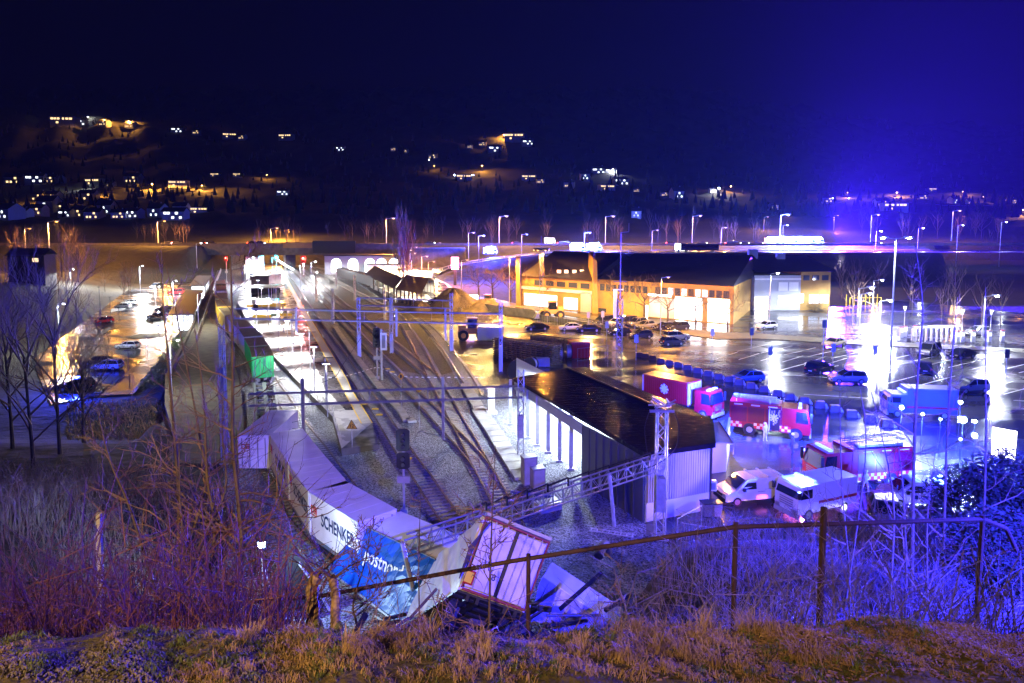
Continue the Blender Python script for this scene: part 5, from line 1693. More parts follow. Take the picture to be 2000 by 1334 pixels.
# parking signs
for k, (px_, py_, h_, lb, c_) in enumerate([(1467, 682, 3.6, "parking sign with dark panel in the middle rows", "navy"), (1503, 722, 3.4, "parking sign with long dark panel near the blue hatchback", "navy"), (1607, 703, 6.2, "tall sign post beside the yellowish lit car", "navy"), (1626, 712, 3.2, "pale lilac ticket pillar right of the dark SUV", "render_g"), (1707, 720, 3.4, "lilac pillar sign right of the silver SUV", "render_g"), (1149, 640, 3.2, "small pale sign behind the white sedan", "pale"), (1185, 664, 3.4, "grey sign left of the dark saloon", "pale"), (1242, 704, 4.0, "pale sign post at the start of the block row", "pale"), (1391, 675, 3.0, "white tag shaped sign alone in the car park", "pale"), (1964, 735, 3.8, "green blue sign at the far right of the car park", "navy"), (1177, 636, 3.0, "small sign left of the dark van row", "pale")]):
    t = thing("parking_sign", lb, "parking sign", at(px_, py_, 0), 0, "sign posts in the car park")
    b = MB(); b.cyl((0, 0, 0), (0, 0, h_), .06, 6); b.build("post", M["galv"], t)
    b = MB(); b.box(-.32, .32, -.1, -.05, h_ - 1.3, h_ - .1); b.build("panel", M[c_], t)
# charging posts and trolley shelter
for k, (px_, py_) in enumerate([(1760, 660), (1767, 658), (1787, 657), (1870, 669), (1879, 668), (1900, 668), (1932, 668), (1957, 667)]):
    t = thing("charging_post", ["leftmost white charging post of the cluster beyond the floodlight", "charging post right beside the leftmost one", "third charging post, standing apart before the trolley shelter", "charging post first right of the trolley shelter", "charging post paired second right of the trolley shelter", "single charging post below the double lamp", "charging post near the silver estate car", "rightmost white charging post of all"][k], "charging post", at(px_, py_, 0), 0, "white charging posts")
    b = MB(); b.box(-.3, .3, -.2, .2, 0, 1.9); b.build("body", M["white"], t); b = MB(); b.box(-.2, .2, -.22, -.2, 1.1, 1.6); b.build("screen", E["winc"], t); b = MB(); b.box(-.3, .3, -.21, .21, 1.9, 2.0); b.build("cap", M["red"], t)
for k, (px_, py_) in enumerate([(1765, 656), (1877, 665), (1933, 666)]):
    t = thing("slender_lamp", ["slender white funnel lamp at the left charging posts", "slender white funnel lamp in the middle by the charging posts", "slender white funnel lamp rightmost by the charging posts"][k], "lamp post", at(px_, py_, 0), 0, "funnel lamps at the charging posts")
    b = MB(); b.cyl((0, 0, 0), (0, 0, 4.6), .06, 6); b.build("pole", M["white"], t); b = MB(); b.cyl((0, 0, 4.6), (0, 0, 5.4), .08, 8, .3); b.build("lamp_head", E["winc"], t)
t = thing("trolley_shelter", "white ribbed shelter over shopping trolleys", "trolley shelter", at(1829, 666, 0), R(8))
b = MB()
for i in range(9):
    x = -4 + i
    b.tube([(x, -1, 0), (x, -1, 2.0), (x + .2, -.6, 2.5), (x + .2, .6, 2.5), (x, 1, 2.0), (x, 1, 0)], .12, 5)
b.build("hoop", M["white"], t)
b = MB(); b.box(-4.2, 4.2, -.7, .7, 2.5, 2.58); b.build("roof", M["white"], t)
light(WHI, 900, at(1829, 666, 0) + Vector((0, -1.2, 3.4)), .3, name="shelter_light")
# ================================================================ vehicles
def wheel(b_parent, x, y, r=.33, w_=.22):
    b = MB(); b.cyl((x, y - w_ / 2, r), (x, y + w_ / 2, r), r, 14); o = b.build("wheel", M["rubber"], b_parent)
    b = MB(); s = 1 if y > 0 else -1
    b.cyl((x, y - w_ / 2 - .012, r), (x, y + w_ / 2 + .012, r), r * .62, 10); b.build("rim", M["rim"], o)
    return o
def car_proto(kind, paint):
    """car along +x (front), on z=0"""
    P_ = dict(
        hatch=dict(L=4.0, W=1.75, H=1.48, low=[(-1.95, .35), (-2.0, .75), (-1.85, .98), (1.05, .95), (1.75, .80), (2.0, .62), (1.98, .3)], cab=[(-1.82, .98), (-1.45, 1.44), (-.9, 1.5), (.1, 1.46), (.95, .97)], wb=(-1.22, 1.28)),
        sedan=dict(L=4.6, W=1.82, H=1.44, low=[(-2.28, .38), (-2.3, .78), (-2.1, .98), (1.05, .94), (2.0, .82), (2.3, .6), (2.28, .3)], cab=[(-1.75, .98), (-.95, 1.40), (-.2, 1.45), (.35, 1.40), (1.15, .95)], wb=(-1.4, 1.4)),
        suv=dict(L=4.5, W=1.88, H=1.7, low=[(-2.2, .4), (-2.25, .85), (-2.2, 1.08), (1.1, 1.06), (2.05, .95), (2.25, .7), (2.2, .35)], cab=[(-2.15, 1.08), (-1.85, 1.62), (-.9, 1.72), (.1, 1.68), (1.05, 1.07)], wb=(-1.35, 1.38)),
        van=dict(L=4.9, W=1.95, H=1.95, low=[(-2.42, .4), (-2.45, 1.0), (-2.42, 1.1), (1.5, 1.1), (2.2, .98), (2.42, .7), (2.4, .35)], cab=[(-2.4, 1.1), (-2.3, 1.85), (-1.6, 1.96), (.6, 1.9), (1.6, 1.1)], wb=(-1.5, 1.55)),
    )[kind]
    t = thing("parked_car", "", "car")
    W2 = P_['W'] / 2
    b = MB(); low = P_['low']
    n = len(low)
    # body with tucked-in edges
    vs_ = [(x, -W2 * (.93 if i in (0, n - 1) else 1.0 if .5 < z < .9 else .95), z) for i, (x, z) in enumerate(low)]
    vs_ += [(x, -y, z) for x, y, z in vs_]
    b.add(vs_, [tuple(range(n)), tuple(range(n, 2 * n))[::-1]] + [(n + i, n + (i + 1) % n, (i + 1) % n, i) for i in range(n)])
    b.build("body", paint, t)
    cab = P_['cab']; m = len(cab)
    z0 = cab[0][1]; zt_ = max(z for x, z in cab)
    def wy(z): return lerp(W2 * .93, W2 * .72, (z - z0) / (zt_ - z0))
    b = MB()
    vs_ = [(x, -wy(z), z) for x, z in cab] + [(x, wy(z), z) for x, z in cab]
    b.add(vs_, [tuple(range(m)), tuple(range(m, 2 * m))[::-1]] + [(m + i, m + (i + 1) % m, (i + 1) % m, i) for i in range(m)])
    b.build("window", M["glass"], t)
    b = MB()  # roof and pillars in body colour
    (x1, z1), (x2, z2), (x3, z3) = cab[1], cab[2], cab[3]
    for (xa, za), (xb, zb) in (((x1 - .04, z1), (x2, z2)), ((x2, z2), (x3 + .04, z3))):
        ya, yb = wy(za) + .015, wy(zb) + .015
        b.hexa([(xa, -ya, za - .05), (xb, -yb, zb - .05), (xb, yb, zb - .05), (xa, ya, za - .05), (xa, -ya, za + .02), (xb, -yb, zb + .02), (xb, yb, zb + .02), (xa, ya, za + .02)])
    for s in (-1, 1):
        for xa, za, xb, zb in ((cab[0][0], cab[0][1], x1, z1), (cab[-1][0], cab[-1][1], x3, z3), (-.25, z0, -.3, z2 - .04)):
            b.cyl((xa, s * (wy(za) + .01), za), (xb, s * (wy(zb) + .01), zb), .045, 4)
    b.build("roof", paint, t)
    for x in P_['wb']:
        for s in (-1, 1): wheel(t, x, s * (W2 - .1), .34 if kind != 'hatch' else .31)
    L2 = P_['L'] / 2
    for s in (-1, 1):
        b = MB(); b.box(L2 - .16, L2 + .01, s * W2 * .72 - .2, s * W2 * .72 + .2, .62, .76); b.build("headlight", M["rim"], t)
        b = MB(); b.box(-L2 - .01, -L2 + .08, s * W2 * .78 - .14, s * W2 * .78 + .14, .72, .92); b.build("tail_light", M["dbred"], t)
        b = MB(); b.box(.75, .95, s * (W2 + .02), s * (W2 + .2), .95, 1.08); b.build("mirror", M["black"], t)
    b = MB(); b.box(-L2 - .012, -L2 - .0, -.26, .26, .5, .61); b.box(L2 - .01, L2 + .012, -.26, .26, .42, .53); b.build("number_plate", M["white"], t)
    b = MB(); b.box(-L2 + .1, L2 - .1, -W2 * .9, W2 * .9, .18, .4); b.build("sill", M["black"], t)
    return t
paints = dict(
    white=mat("white_car_paint", (.72, .72, .70), .2, coat=.6), black=mat("black_car_paint", (.012, .012, .015), .15, coat=.8), grey=mat("dark_grey_car_paint", (.07, .07, .08), .2, metal=.5, coat=.6),
    silver=mat("silver_car_paint", (.38, .37, .37), .25, metal=.6, coat=.6), blue=mat("blue_car_paint", (.05, .13, .34), .2, metal=.3, coat=.8), red=mat("red_car_paint", (.5, .02, .02), .2, coat=.8),
    beige=mat("beige_car_paint", (.55, .45, .28), .25, coat=.6))
protos = {}
def car(kind, paint, px, py, rz, label, z=0.0, group="cars in the big car park"):
    p = at(px, py, z)
    if kind not in protos:
        protos[kind] = car_proto(kind, paints[paint]); c = protos[kind]
        c.location = p; c.rotation_euler = (0, 0, R(rz)); c["label"] = label; c["group"] = group
    else:
        c = dup(protos[kind], p, R(rz), label, group=group)
    setmat(c, "body", paints[paint]); setmat(c, "roof", paints[paint])
    return c
CP = [
    ("sedan", "black", 1048, 645, 195, "dark saloon at the left end, beside the sleeper stack"),
    ("sedan", "white", 1115, 645, 185, "white saloon shining in the sodium light"),
    ("sedan", "black", 1149, 648, 187, "black saloon right behind the white one"),
    ("van", "grey", 1181, 634, 205, "dark people carrier at the left end of the back row"),
    ("hatch", "white", 1203, 636, 210, "pale car behind the blue pylon"),
    ("van", "grey", 1222, 636, 215, "dark high car right of the blue pylon"),
    ("suv", "silver", 1243, 637, 212, "silver estate behind the small silver hatchback"),
    ("hatch", "silver", 1260, 641, 208, "small silver hatchback ending the back row"),
    ("hatch", "black", 1210, 655, 190, "dark car in front of the lattice tower"),
    ("hatch", "grey", 1252, 660, 190, "dark grey small car in the open, middle of the lot"),
    ("hatch", "black", 1297, 644, 200, "black hatchback left of a silver one, right of the row"),
    ("suv", "grey", 1323, 645, 205, "dark silver car at the right end under the storefront glare"),
    ("suv", "silver", 1321, 664, 15, "grey car behind, of the pair by the puddle glare"),
    ("hatch", "grey", 1312, 674, 18, "dark grey hatchback in front, of the pair by the puddle glare"),
    ("hatch", "white", 1497, 642, 200, "white car driving the shop road before the grey facade"),
    ("sedan", "beige", 1629, 676, 215, "yellow lit pale car facing left in the marked bays"),
    ("hatch", "blue", 1461, 745, 193, "blue hatchback parked by the row of planter blocks"),
    ("suv", "black", 1600, 728, 35, "dark SUV with silver roof rails in the marked bays"),
    ("suv", "silver", 1655, 747, 175, "silver SUV edged by the white glare on the wet ground"),
    ("van", "silver", 1814, 693, 218, "silver people carrier left of the dark saloon, by the trolley shelter"),
    ("sedan", "black", 1877, 699, 205, "black saloon on the right side of the lot"),
    ("hatch", "black", 1806, 727, 60, "dark small car behind the box truck"),
    ("suv", "silver", 1909, 655, 190, "silver estate near the rightmost charging posts"),
    ("suv", "silver", 1893, 765, 190, "silver car among the floodlights near the barrier"),
    ("sedan", "grey", 1595, 604, 10, "dark car parked at the hedge by the shopping centre"),
]
for a_ in CP: car(*a_)
LC = [("hatch", "white", 250, 681, 180, "white hatchback alone in the lower car park", -3), ("hatch", "white", 240, 602, 185, "white small car, nearer of the two side by side", -3), ("hatch", "white", 253, 595, 185, "white small car, farther of the two side by side", -3),
      ("hatch", "red", 203, 631, 240, "red hatchback on the left lane", -3), ("sedan", "black", 306, 621, 190, "black saloon nearest the canopy in the lower car park", -3), ("sedan", "grey", 322, 607, 190, "dark car behind the black saloon by the canopy", -3),
      ("suv", "white", 210, 722, 182, "large white car half hidden by branches", -3), ("sedan", "black", 193, 712, 182, "black car just behind the large white one", -3), ("van", "red", 344, 575, 185, "red van behind the shrubs beside the canopy", -3), ("van", "silver", 306, 563, 260, "pale van at the far end of the lower car park", -3), ("hatch", "red", 380, 545, 200, "small red car behind the farther canopy", -3)]
for k, p_, x_, y_, r_, l_, z_ in LC: car(k, p_, x_, y_, r_, l_, z_, "cars in the lower car park")
# police car with blue beacon in the lower car park
c = car("suv", "black", 149, 762, 190, "police car with a blazing blue beacon under the dark trees", -3, "cars in the lower car park")
b = MB(); b.box(-.3, .0, -.6, .6, 1.75, 1.87); b.build("beacon_bar", E["blu"], c)
light(BLU, 9000, at(149, 762, -3) + Vector((0, -.2, 2.2)), .15, name="beacon_light")

# ---- trucks
def cabshape(t, x0, x1, W_, z0, z1, m, nose=.12):
    """flat front cab from x0 to x1"""
    b = MB()
    pr = [(x0, z0), (x1 - .05, z0), (x1, z0 + .5), (x1 - .02, z0 + 1.15), (x1 - .28, z1 - .12), (x1 - .45, z1), (x0, z1)]
    b.exy(pr, -W_ / 2, W_ / 2); o = b.build("cab", m, t)
    b = MB()
    zz0, zz1 = z0 + 1.15, z1 - .25
    b.add([(x1 + .0, -W_ / 2 + .1, zz0), (x1 + .0, W_ / 2 - .1, zz0), (x1 - .24, W_ / 2 - .12, zz1), (x1 - .24, -W_ / 2 + .12, zz1)], [(0, 1, 2, 3)])
    b.build("windscreen", M["glass"], t)
    for s in (-1, 1):
        b = MB(); y_ = s * (W_ / 2 + .012)
        q = [(x1 - 1.3, y_, zz0 - .05), (x1 - .2, y_, zz0 - .05), (x1 - .42, y_, zz1), (x1 - 1.3, y_, zz1)]
        b.add(q, [(0, 1, 2, 3)]); b.build("side_window", M["glass"], t)
        b = MB(); b.box(x1 - .02, x1 + .03, s * W_ * .36 - .2, s * W_ * .36 + .2, z0 + .12, z0 + .34); b.build("headlight", M["rim"], t)
        b = MB(); b.box(x1 - .1, x1 + .12, s * (W_ / 2 + .1) - .08, s * (W_ / 2 + .1) + .08, zz0 + .1, zz1); b.build("mirror", M["black"], t)
    b = MB()
    for i in range(4): b.box(x1, x1 + .02, -W_ * .28, W_ * .28, z0 + .42 + .16 * i, z0 + .5 + .16 * i)
    b.build("grille", M["steel"], t)
    b = MB(); b.box(x1 - .1, x1 + .06, -W_ / 2, W_ / 2, z0 - .25, z0 + .08); b.build("bumper", M["pale"], t)
    return o
def bar(t, x, y0, y1, z, m="blu"):
    b = MB(); b.box(x - .14, x + .14, y0, y1, z, z + .16); b.build("beacon_bar", E[m], t)
def star(b, c, r, y):
    for k in range(4):
        a_ = k * math.pi / 4
        dx, dz = math.cos(a_), math.sin(a_); nx, nz = -dz * .2 * r, dx * .2 * r
        b.exy([(c[0] - dx * r - nx, c[1] - dz * r - nz), (c[0] + dx * r - nx, c[1] + dz * r - nz), (c[0] + dx * r + nx, c[1] + dz * r + nz), (c[0] - dx * r + nx, c[1] - dz * r + nz)], y - .008 - .002 * k, y)
emb = mat("silver_emblem", (.7, .72, .8), .35)
def engine(px, py, rz, label, L_=7.6, lit=True, ladder=True, door_open=True, body="red"):
    W_ = 2.5
    t = thing("fire_engine", label, "fire engine", at(px, py, 0), R(rz))
    cabm = M[body]
    x1 = L_ / 2
    cabshape(t, x1 - 2.6, x1, W_, .55, 3.0, cabm)
    b = MB(); b.box(-L_ / 2, x1 - 2.65, -W_ / 2, W_ / 2, .62, 3.15); bd = b.build("body", cabm, t)
    b = MB(); dk = mat("deep_red_shutter", (.17, .0, .02), .35) if "deep_red_shutter" not in bpy.data.materials else bpy.data.materials["deep_red_shutter"]
    for i in range(3):
        x0 = -L_ / 2 + .12 + i * 1.62
        for s in (-1, 1):
            c = MB(); c.box(x0, x0 + 1.5, s * W_ / 2 - .02, s * W_ / 2 + .02, 1.25, 2.75)
            for j in range(9): c.box(x0, x0 + 1.5, s * (W_ / 2 + .02) - .008, s * (W_ / 2 + .02) + .008, 1.3 + j * .16, 1.36 + j * .16)
            c.build("shutter", dk, t)
    c, d_ = MB(), MB()
    for s in (-1, 1):
        for i in range(int((L_ - 1.6) / .28)):
            for j in range(2):
                x = -L_ / 2 + .05 + i * .28
                if abs(x + L_ / 2 - 1.6) < .62 or abs(x - (x1 - 1.3)) < .6: continue
                (c if (i + j) % 2 else d_).box(x, x + .28, s * W_ / 2 - .016, s * W_ / 2 + .016, .68 + .26 * j, .94 + .26 * j)
    c.build("white_checks", M["white"], t); d_.build("red_checks", M["dbred"], t)
    c = MB()
    for s in (-1, 1):
        for i in range(3): c.box(-L_ / 2 + .4 + 1.6 * i, -L_ / 2 + 1.2 + 1.6 * i, s * W_ / 2 - .02, s * W_ / 2 + .02, 2.9, 3.0)
    c.build("reflective_strip", M["white"], t)
    c = MB(); star(c, (-L_ / 2 + 4.1, 1.95), .42, -W_ / 2 - .045); c.build("emblem", emb, t)
    for x in (-L_ / 2 + 1.9, x1 - 1.3):
        for s in (-1, 1):
            wheel(t, x, s * (W_ / 2 - .14), .5, .32)
            c = MB(); c.cyl((x, s * (W_ / 2 - .3), .52), (x, s * (W_ / 2 + .015), .52), .62, 18); c.build("wheel_arch", M["black"], t)
            c = MB(); c.cyl((x, s * (W_ / 2 - .1), .5), (x, s * (W_ / 2 + .04), .5), .5, 16); c.build("outer_tyre", M["rubber"], t)
            c = MB(); c.cyl((x, s * (W_ / 2 - .1), .5), (x, s * (W_ / 2 + .055), .5), .3, 12); c.build("outer_rim", M["rim"], t)
    if ladder:
        b = MB()
        for y_ in (-.9, -.45, .1, .5):
            b.cyl((-L_ / 2 + .2, y_, 3.55), (x1 - 2.9, y_, 3.35), .05, 5)
        for i in range(15):
            x = -L_ / 2 + .3 + i * .33
            b.cyl((x, -.9, 3.53), (x, -.45, 3.53), .03, 4); b.cyl((x, .1, 3.53), (x, .5, 3.53), .03, 4)
        for x in (-L_ / 2 + .6, 0):
            b.cyl((x, -.9, 3.15), (x, -.9, 3.5), .04, 4); b.cyl((x, .5, 3.15), (x, .5, 3.5), .04, 4)
        b.build("ladder", M["galv"], t)
        b = MB(); b.box(-L_ / 2 + .8, x1 - 3.2, .6, 1.1, 3.15, 3.45); b.build("roof_box", M["steel"], t)
    if door_open:
        x = x1 - 2.75
        b = MB(); b.box(x - .95, x - .0, -W_ / 2 - .03, -W_ / 2 + .01, .7, 2.9); b.build("open_bay", M["black"], t)
        b = MB(); b.box(x - .98, x - .9, -W_ / 2 - .8, -W_ / 2, .8, 2.8); o = b.build("open_door", M["white"], t)
        b = MB()
        random.seed(2)
        for k in range(14):
            xx, zz = x - .85 + random.random() * .75, 1.0 + random.random() * 1.6
            b.box(xx, xx + .12, -W_ / 2 - .06, -W_ / 2 - .03, zz, zz + random.uniform(.1, .35))
        b.build("stowed_gear", M["galv"], t)
    bar(t, x1 - 1.0, -.95, .95, 3.0)
    return t
P1c = at(1499, 858.5, 0)
eng = engine(1503, 846, -24, "red fire engine with checkered band and open side compartment", 7.4)
# container carrier
t = thing("container_truck", "red truck cab carrying the ribbed red container with white emblem", "truck", at(1323, 800, 0), R(-47))
cabshape(t, 2.9, 5.0, 2.45, .55, 3.0, M["red"])
b = MB(); b.box(-4.4, 4.9, -.5, .5, .6, .95); b.build("chassis", M["black"], t)
for x in (-3.2, -1.9, 3.9):
    for s in (-1, 1): wheel(t, x, s * 1.08, .5, .32)
bar(t, 4.2, -.9, .9, 3.0)
t = thing("shipping_container", "ribbed red container with white emblem on the truck behind the shed", "container", at(1323, 800, 0), R(-47))
mv = 5.9
container_parts(t, 6.0, 2.45, 1.1, 3.6, M["red"], M["red"], mat("light_ribbed_end", (.55, .42, .5), .5), rib=22)
for c in t.children: c.location.x = -.85
c = MB(); star(c, (-.9, 2.4), .55, -1.3); c.build("emblem", emb, t)

# white panel van with ladder racks
def panelvan(px, py, rz, label, paint, L_=5.1, rack=True, stripes=False, name="panel_van", cat="van", h=1.95):
    t = thing(name, label, cat, at(px, py, 0), R(rz))
    W2 = .97; k = h / 1.95
    x1 = L_ / 2
    pr = [(-x1, .42), (-x1 - .02, 1.1), (-x1 + .12, 1.85 * k), (-x1 + .4, h), (.55, h), (.85, h - .06), (1.65, 1.22), (2.35, 1.02), (x1, .8), (x1, .42)]
    b = MB(); n = len(pr)
    vs_ = [(x, -W2 * (1 if z < 1.25 else lerp(1, .86, (z - 1.25) / (h - 1.25))), z) for x, z in pr]
    vs_ += [(x, -y, z) for x, y, z in vs_]
    b.add(vs_, [tuple(range(n)), tuple(range(n, 2 * n))[::-1]] + [(n + i, n + (i + 1) % n, (i + 1) % n, i) for i in range(n)])
    b.build("body", paint, t)
    b = MB(); b.add([(.9, -.78, h - .1), (.9, .78, h - .1), (1.68, .86, 1.27), (1.68, -.86, 1.27)], [(0, 3, 2, 1)])
    o = b.build("windscreen", M["glass"], t); o.location = (.03, 0, .03)
    for s in (-1, 1):
        b = MB(); y0, y1 = s * (W2 * .985 + .012), s * (W2 * .90 + .012)
        b.add([(.1, y0, 1.22), (1.35, y0, 1.22), (.82, y1, h - .25), (.1, y1, h - .25)], [(0, 1, 2, 3)]); b.build("side_window", M["glass"], t)
        for x in (-x1 + 1.0, x1 - .9): wheel(t, x, s * (W2 - .08), .35)
        b = MB(); b.box(x1 - .2, x1 + .01, s * .62 - .18, s * .62 + .18, .72, .92); b.build("headlight", M["rim"], t)
        b = MB(); b.box(-x1 - .03, -x1 + .02, s * .86 - .07, s * .86 + .07, .9, 1.4); b.build("tail_light", M["dbred"], t)
        b = MB(); b.box(1.05, 1.25, s * (W2 + .02), s * (W2 + .22), 1.15, 1.38); b.build("mirror", M["black"], t)
        b = MB(); b.box(-.6, .02, s * (W2 + .003) - .004, s * (W2 + .003) + .004, 1.0, 1.03); b.box(-1.7, -.55, s * (W2 + .003) - .004, s * (W2 + .003) + .004, 1.16, 1.18)
        b.build("side_moulding", M["black"], t)
    b = MB(); b.box(x1 - .15, x1 + .05, -W2 * .9, W2 * .9, .3, .6); b.build("bumper", M["black"], t)
    b = MB(); b.box(x1 - .02, x1 + .03, -.4, .4, .66, .84); b.build("grille", M["black"], t)
    if rack:
        b = MB()
        for x in (-1.9, -.9, .1):
            b.box(x - .06, x + .06, -.85, .85, h + .08, h + .15); b.box(x - .04, x + .04, -.85, -.78, h - .03, h + .1); b.box(x - .04, x + .04, .78, .85, h - .03, h + .1)
        b.build("roof_rack", M["pale"], t)
    if stripes:
        for s in (-1, 1):
            b = MB()
            for i in range(6): b.box(-x1 + .2 + .55 * i, -x1 + .45 + .55 * i, s * (W2 + .006) - .005, s * (W2 + .006) + .005, .75, 1.05)
            b.build("stripe", M["navy"], t)
    return t
panelvan(1466, 976, 191, "white panel van with ladder rack parked beside the shed", paints["white"])
t = panelvan(1792, 985, 172, "police van with dark side stripes behind the thin trees", paints["white"], rack=False, stripes=True)
bar(t, .3, -.7, .7, 2.0)
# box bodied ambulance
def boxtruck(px, py, rz, label, L_, paint, h=2.55, lit=True, name="ambulance", cat="ambulance"):
    t = thing(name, label, cat, at(px, py, 0), R(rz))
    cabshape(t, L_ / 2 - 2.0, L_ / 2, 2.2, .5, 2.5, paint)
    b = MB(); b.box(-L_ / 2, L_ / 2 - 1.9, -1.1, 1.1, .55, h); b.build("box_body", paint, t)
    b = MB(); b.box(-L_ / 2, L_ / 2 - 1.9, -1.12, -1.1, 1.1, 1.3); b.box(-L_ / 2, L_ / 2 - 1.9, 1.1, 1.12, 1.1, 1.3); b.build("side_stripe", M["red"], t)
    b = MB(); b.box(-L_ / 2 + .6, -L_ / 2 + 1.9, -1.125, -1.1, 1.5, 2.3); b.build("side_window", E["winc"] if lit else M["glass"], t)
    b = MB(); b.box(-L_ / 2 + 2.1, -L_ / 2 + 2.7, -1.13, -1.1, .7, 2.3); b.build("side_door", E["winc"] if lit else M["glass"], t)
    for x in (-L_ / 2 + 1.2, L_ / 2 - 1.0):
        for s in (-1, 1): wheel(t, x, s * .98, .4, .26)
    bar(t, L_ / 2 - 1.7, -.9, .9, h if h < 2.7 else 2.65)
    return t
amb = boxtruck(1592, 997, 203, "whitish ambulance with blazing roof lights, nearest the slope", 5.6, paints["white"])
eng2 = engine(1672, 942, 190, "large fire engine facing left, washed out by floodlights", 8.0, door_open=False)
bt = boxtruck(1792, 812, 170, "blue box truck beneath the floodlights", 6.8, mat("blue_truck_paint", (.06, .08, .45), .4), h=3.2, lit=False, name="box_truck", cat="truck")
c = car("suv", "silver", 1730, 1022, 250, "silver car facing the camera with two glaring headlights", 0, "emergency vehicles near the slope")
# emergency lights near
def glow(px, py, Y, col, power, rad=.18, em=None, label=None, cat="floodlight", nm="work_floodlight", r=.16, mastz=True):
    p = atY(px, py, Y)
    light(col, power * 2, p, rad, name="floodlight_light")
    if label:
        gz = max(0, H(p.x, p.y))
        t = thing(nm, label, cat, (p.x, p.y, gz))
        h_ = p.z - gz; r = r * .6
        b = MB(); b.cyl((0, 0, 0), (0, 0, h_ - .15), .035, 6); b.build("pole", M["black"], t)
        b = MB(); b.box(-r * 1.4, r * 1.4, .02, .2, h_ - r * 1.2, h_ + r * 1.2); b.build("housing", M["black"], t)
        b = MB(); b.ball((0, -.02, h_), r, 10, 8); b.build("lens", em or E["whi"], t)
    return p
TQ = (.35, .75, 1.0)
em_t = lampmat("turquoise_white_lamp", (.75, .95, 1), 260)
fl = [(1761, 796, 62, 2600, "floodlight farthest left of the cluster, on the box truck side", .26), (1802, 809, 60, 1300, "small floodlight second from the left in the cluster", .16), (1837, 819, 60, 900, "weak floodlight in the middle of the cluster", .12), (1876, 786, 62, 1800, "wide floodlight highest in the cluster", .24), (1881, 820, 58, 6500, "largest blazing floodlight of the cluster", .42), (1904, 823, 58, 1500, "floodlight right beside the largest one", .18), (1904, 851, 57, 3200, "bright floodlight lowest in the cluster", .28), (1876, 858, 57, 700, "small floodlight lowest left in the cluster", .12)]
for px_, py_, Y_, pw, lb, r_ in fl:
    glow(px_, py_, Y_, TQ, pw, .2, em_t, lb, r=r_)
glow(1638, 946, 47.5, (.7, .95, 1), 2600, .15, em_t, "starlike bluish white lamp on a pole behind the ambulance", r=.17)
glow(1757, 886, 56.5, WHI, 5200, .3, E["whi"], "large white floodlight on a pole above the rear of the washed out fire engine", r=.36)
glow(1714, 896, 57, WHI, 2200, .3, E["whi"], "second white floodlight left of the large one above the fire engine", r=.24)
for px_ in (1713, 1746):
    p = atY(px_, 1009, 47.0)
    o = MB(); o.ball((0, 0, 0), .2, 10, 8)
    light((1, .98, .95), 1400, p + Vector((0, -.3, 0)), .2, name="headlight_light")
    q = o.build("headlight_glow", E["whi"], None); q.parent = c
    q.matrix_parent_inverse = Matrix.Translation(-at(1730, 1022, 0))
    bpy.context.view_layer.update()
    q.parent = c; q.matrix_parent_inverse = Matrix.Identity(4)
    q.location = c.matrix_world.inverted() @ p if False else (Matrix.Rotation(-R(250), 4, 'Z') @ (p - at(1730, 1022, 0)))
light(WHI, 12000, atY(1562, 948, 46.8), .25, name="ambulance_fill_light")  # white and pink glows by the vehicles, without lamp fixtures
light((1, .15, .75), 700, atY(1568, 1010, 46.5), .25, name="pink_fill_glow")
light((1, .1, .5), 350, atY(1545, 895, 62), .25, name="pink_fill_glow")
# blue beacons on the vehicles
bp = [(1580, 812, 63, 8000), (1560, 945, 47, 6000), (1590, 905, 54, 5000), (1395, 766, 68, 42000), (1800, 955, 50, 20000), (1700, 880, 58, 26000), (1845, 770, 60, 30000)]
for px_, py_, Y_, pw in bp:
    light(BLU, pw, atY(px_, py_, Y_) + Vector((0, -.2, .4)), .2, name="beacon_light")
# white glowing board at the right
TLb, TRb, BRb, BLb = atY(1941, 835, 36), atY(1987, 843, 36.5), atY(1982, 899, 36.5), atY(1939, 889, 36)
t = thing("glowing_board", "blank glowing white board on a dark post at the right edge", "lit board", (BLb.x, BLb.y, max(0, H(BLb.x, BLb.y))))
o0 = t.location.copy()
b = MB(); q = [v - o0 for v in (BLb, BRb, TRb, TLb)]; D_ = Vector((0, .12, 0))
b.hexa(q[:2] + [q[1] + D_, q[0] + D_] + [q[3], q[2], q[2] + D_, q[3] + D_]); b.build("panel", lampmat("glowing_board_face", (.95, .9, 1), 2.2), t)
b = MB(); b.cyl((.6, .2, 0), (.6, .2, q[0].z), .12, 6); b.build("post", M["black"], t)
# ---- distant emergency vehicles on the ramp and highway
def farveh(px, py, Y, z, s, label, em, lights_):
    p = atY(px, py, Y); p.z = z
    t = thing("emergency_vehicle", label, "emergency vehicle", p, 0, "distant emergency vehicles with beacons")
    b = MB(); b.exy([(-2.6 * s, .4), (2.4 * s, .4), (2.6 * s, 1.2), (2.1 * s, 2.4 * s), (-2.6 * s, 2.6 * s)], -1.1, 1.1); b.build("body", M["white"], t)
    b = MB(); b.box(1.2 * s, 2.2 * s, -1.13, 1.13, 1.3, 2.0); b.build("window", M["glass"], t)
    b = MB()
    for x in (-1.6 * s, 1.6 * s): b.cyl((x, -1.15, .45), (x, 1.15, .45), .45, 10)
    b.build("wheels", M["rubber"], t)
    b = MB(); b.box(-1.4 * s, 1.6 * s, -.5, .5, 2.6 * s, 2.6 * s + .35); b.build("beacon_bar", em, t)
    for c_, pw in lights_:
        light(c_, pw, p + Vector((0, -1.6, 2.6 * s + .6)), .4, name="beacon_light")
    return t
bw = lampmat("blue_white_beacon", (.35, .65, 1), 60)
farveh(958, 497, 252, 8.3, 1, "emergency vehicle with bright blue flare on the left part of the ramp road", bw, [(BLU, 100000), (WHI, 3000)])
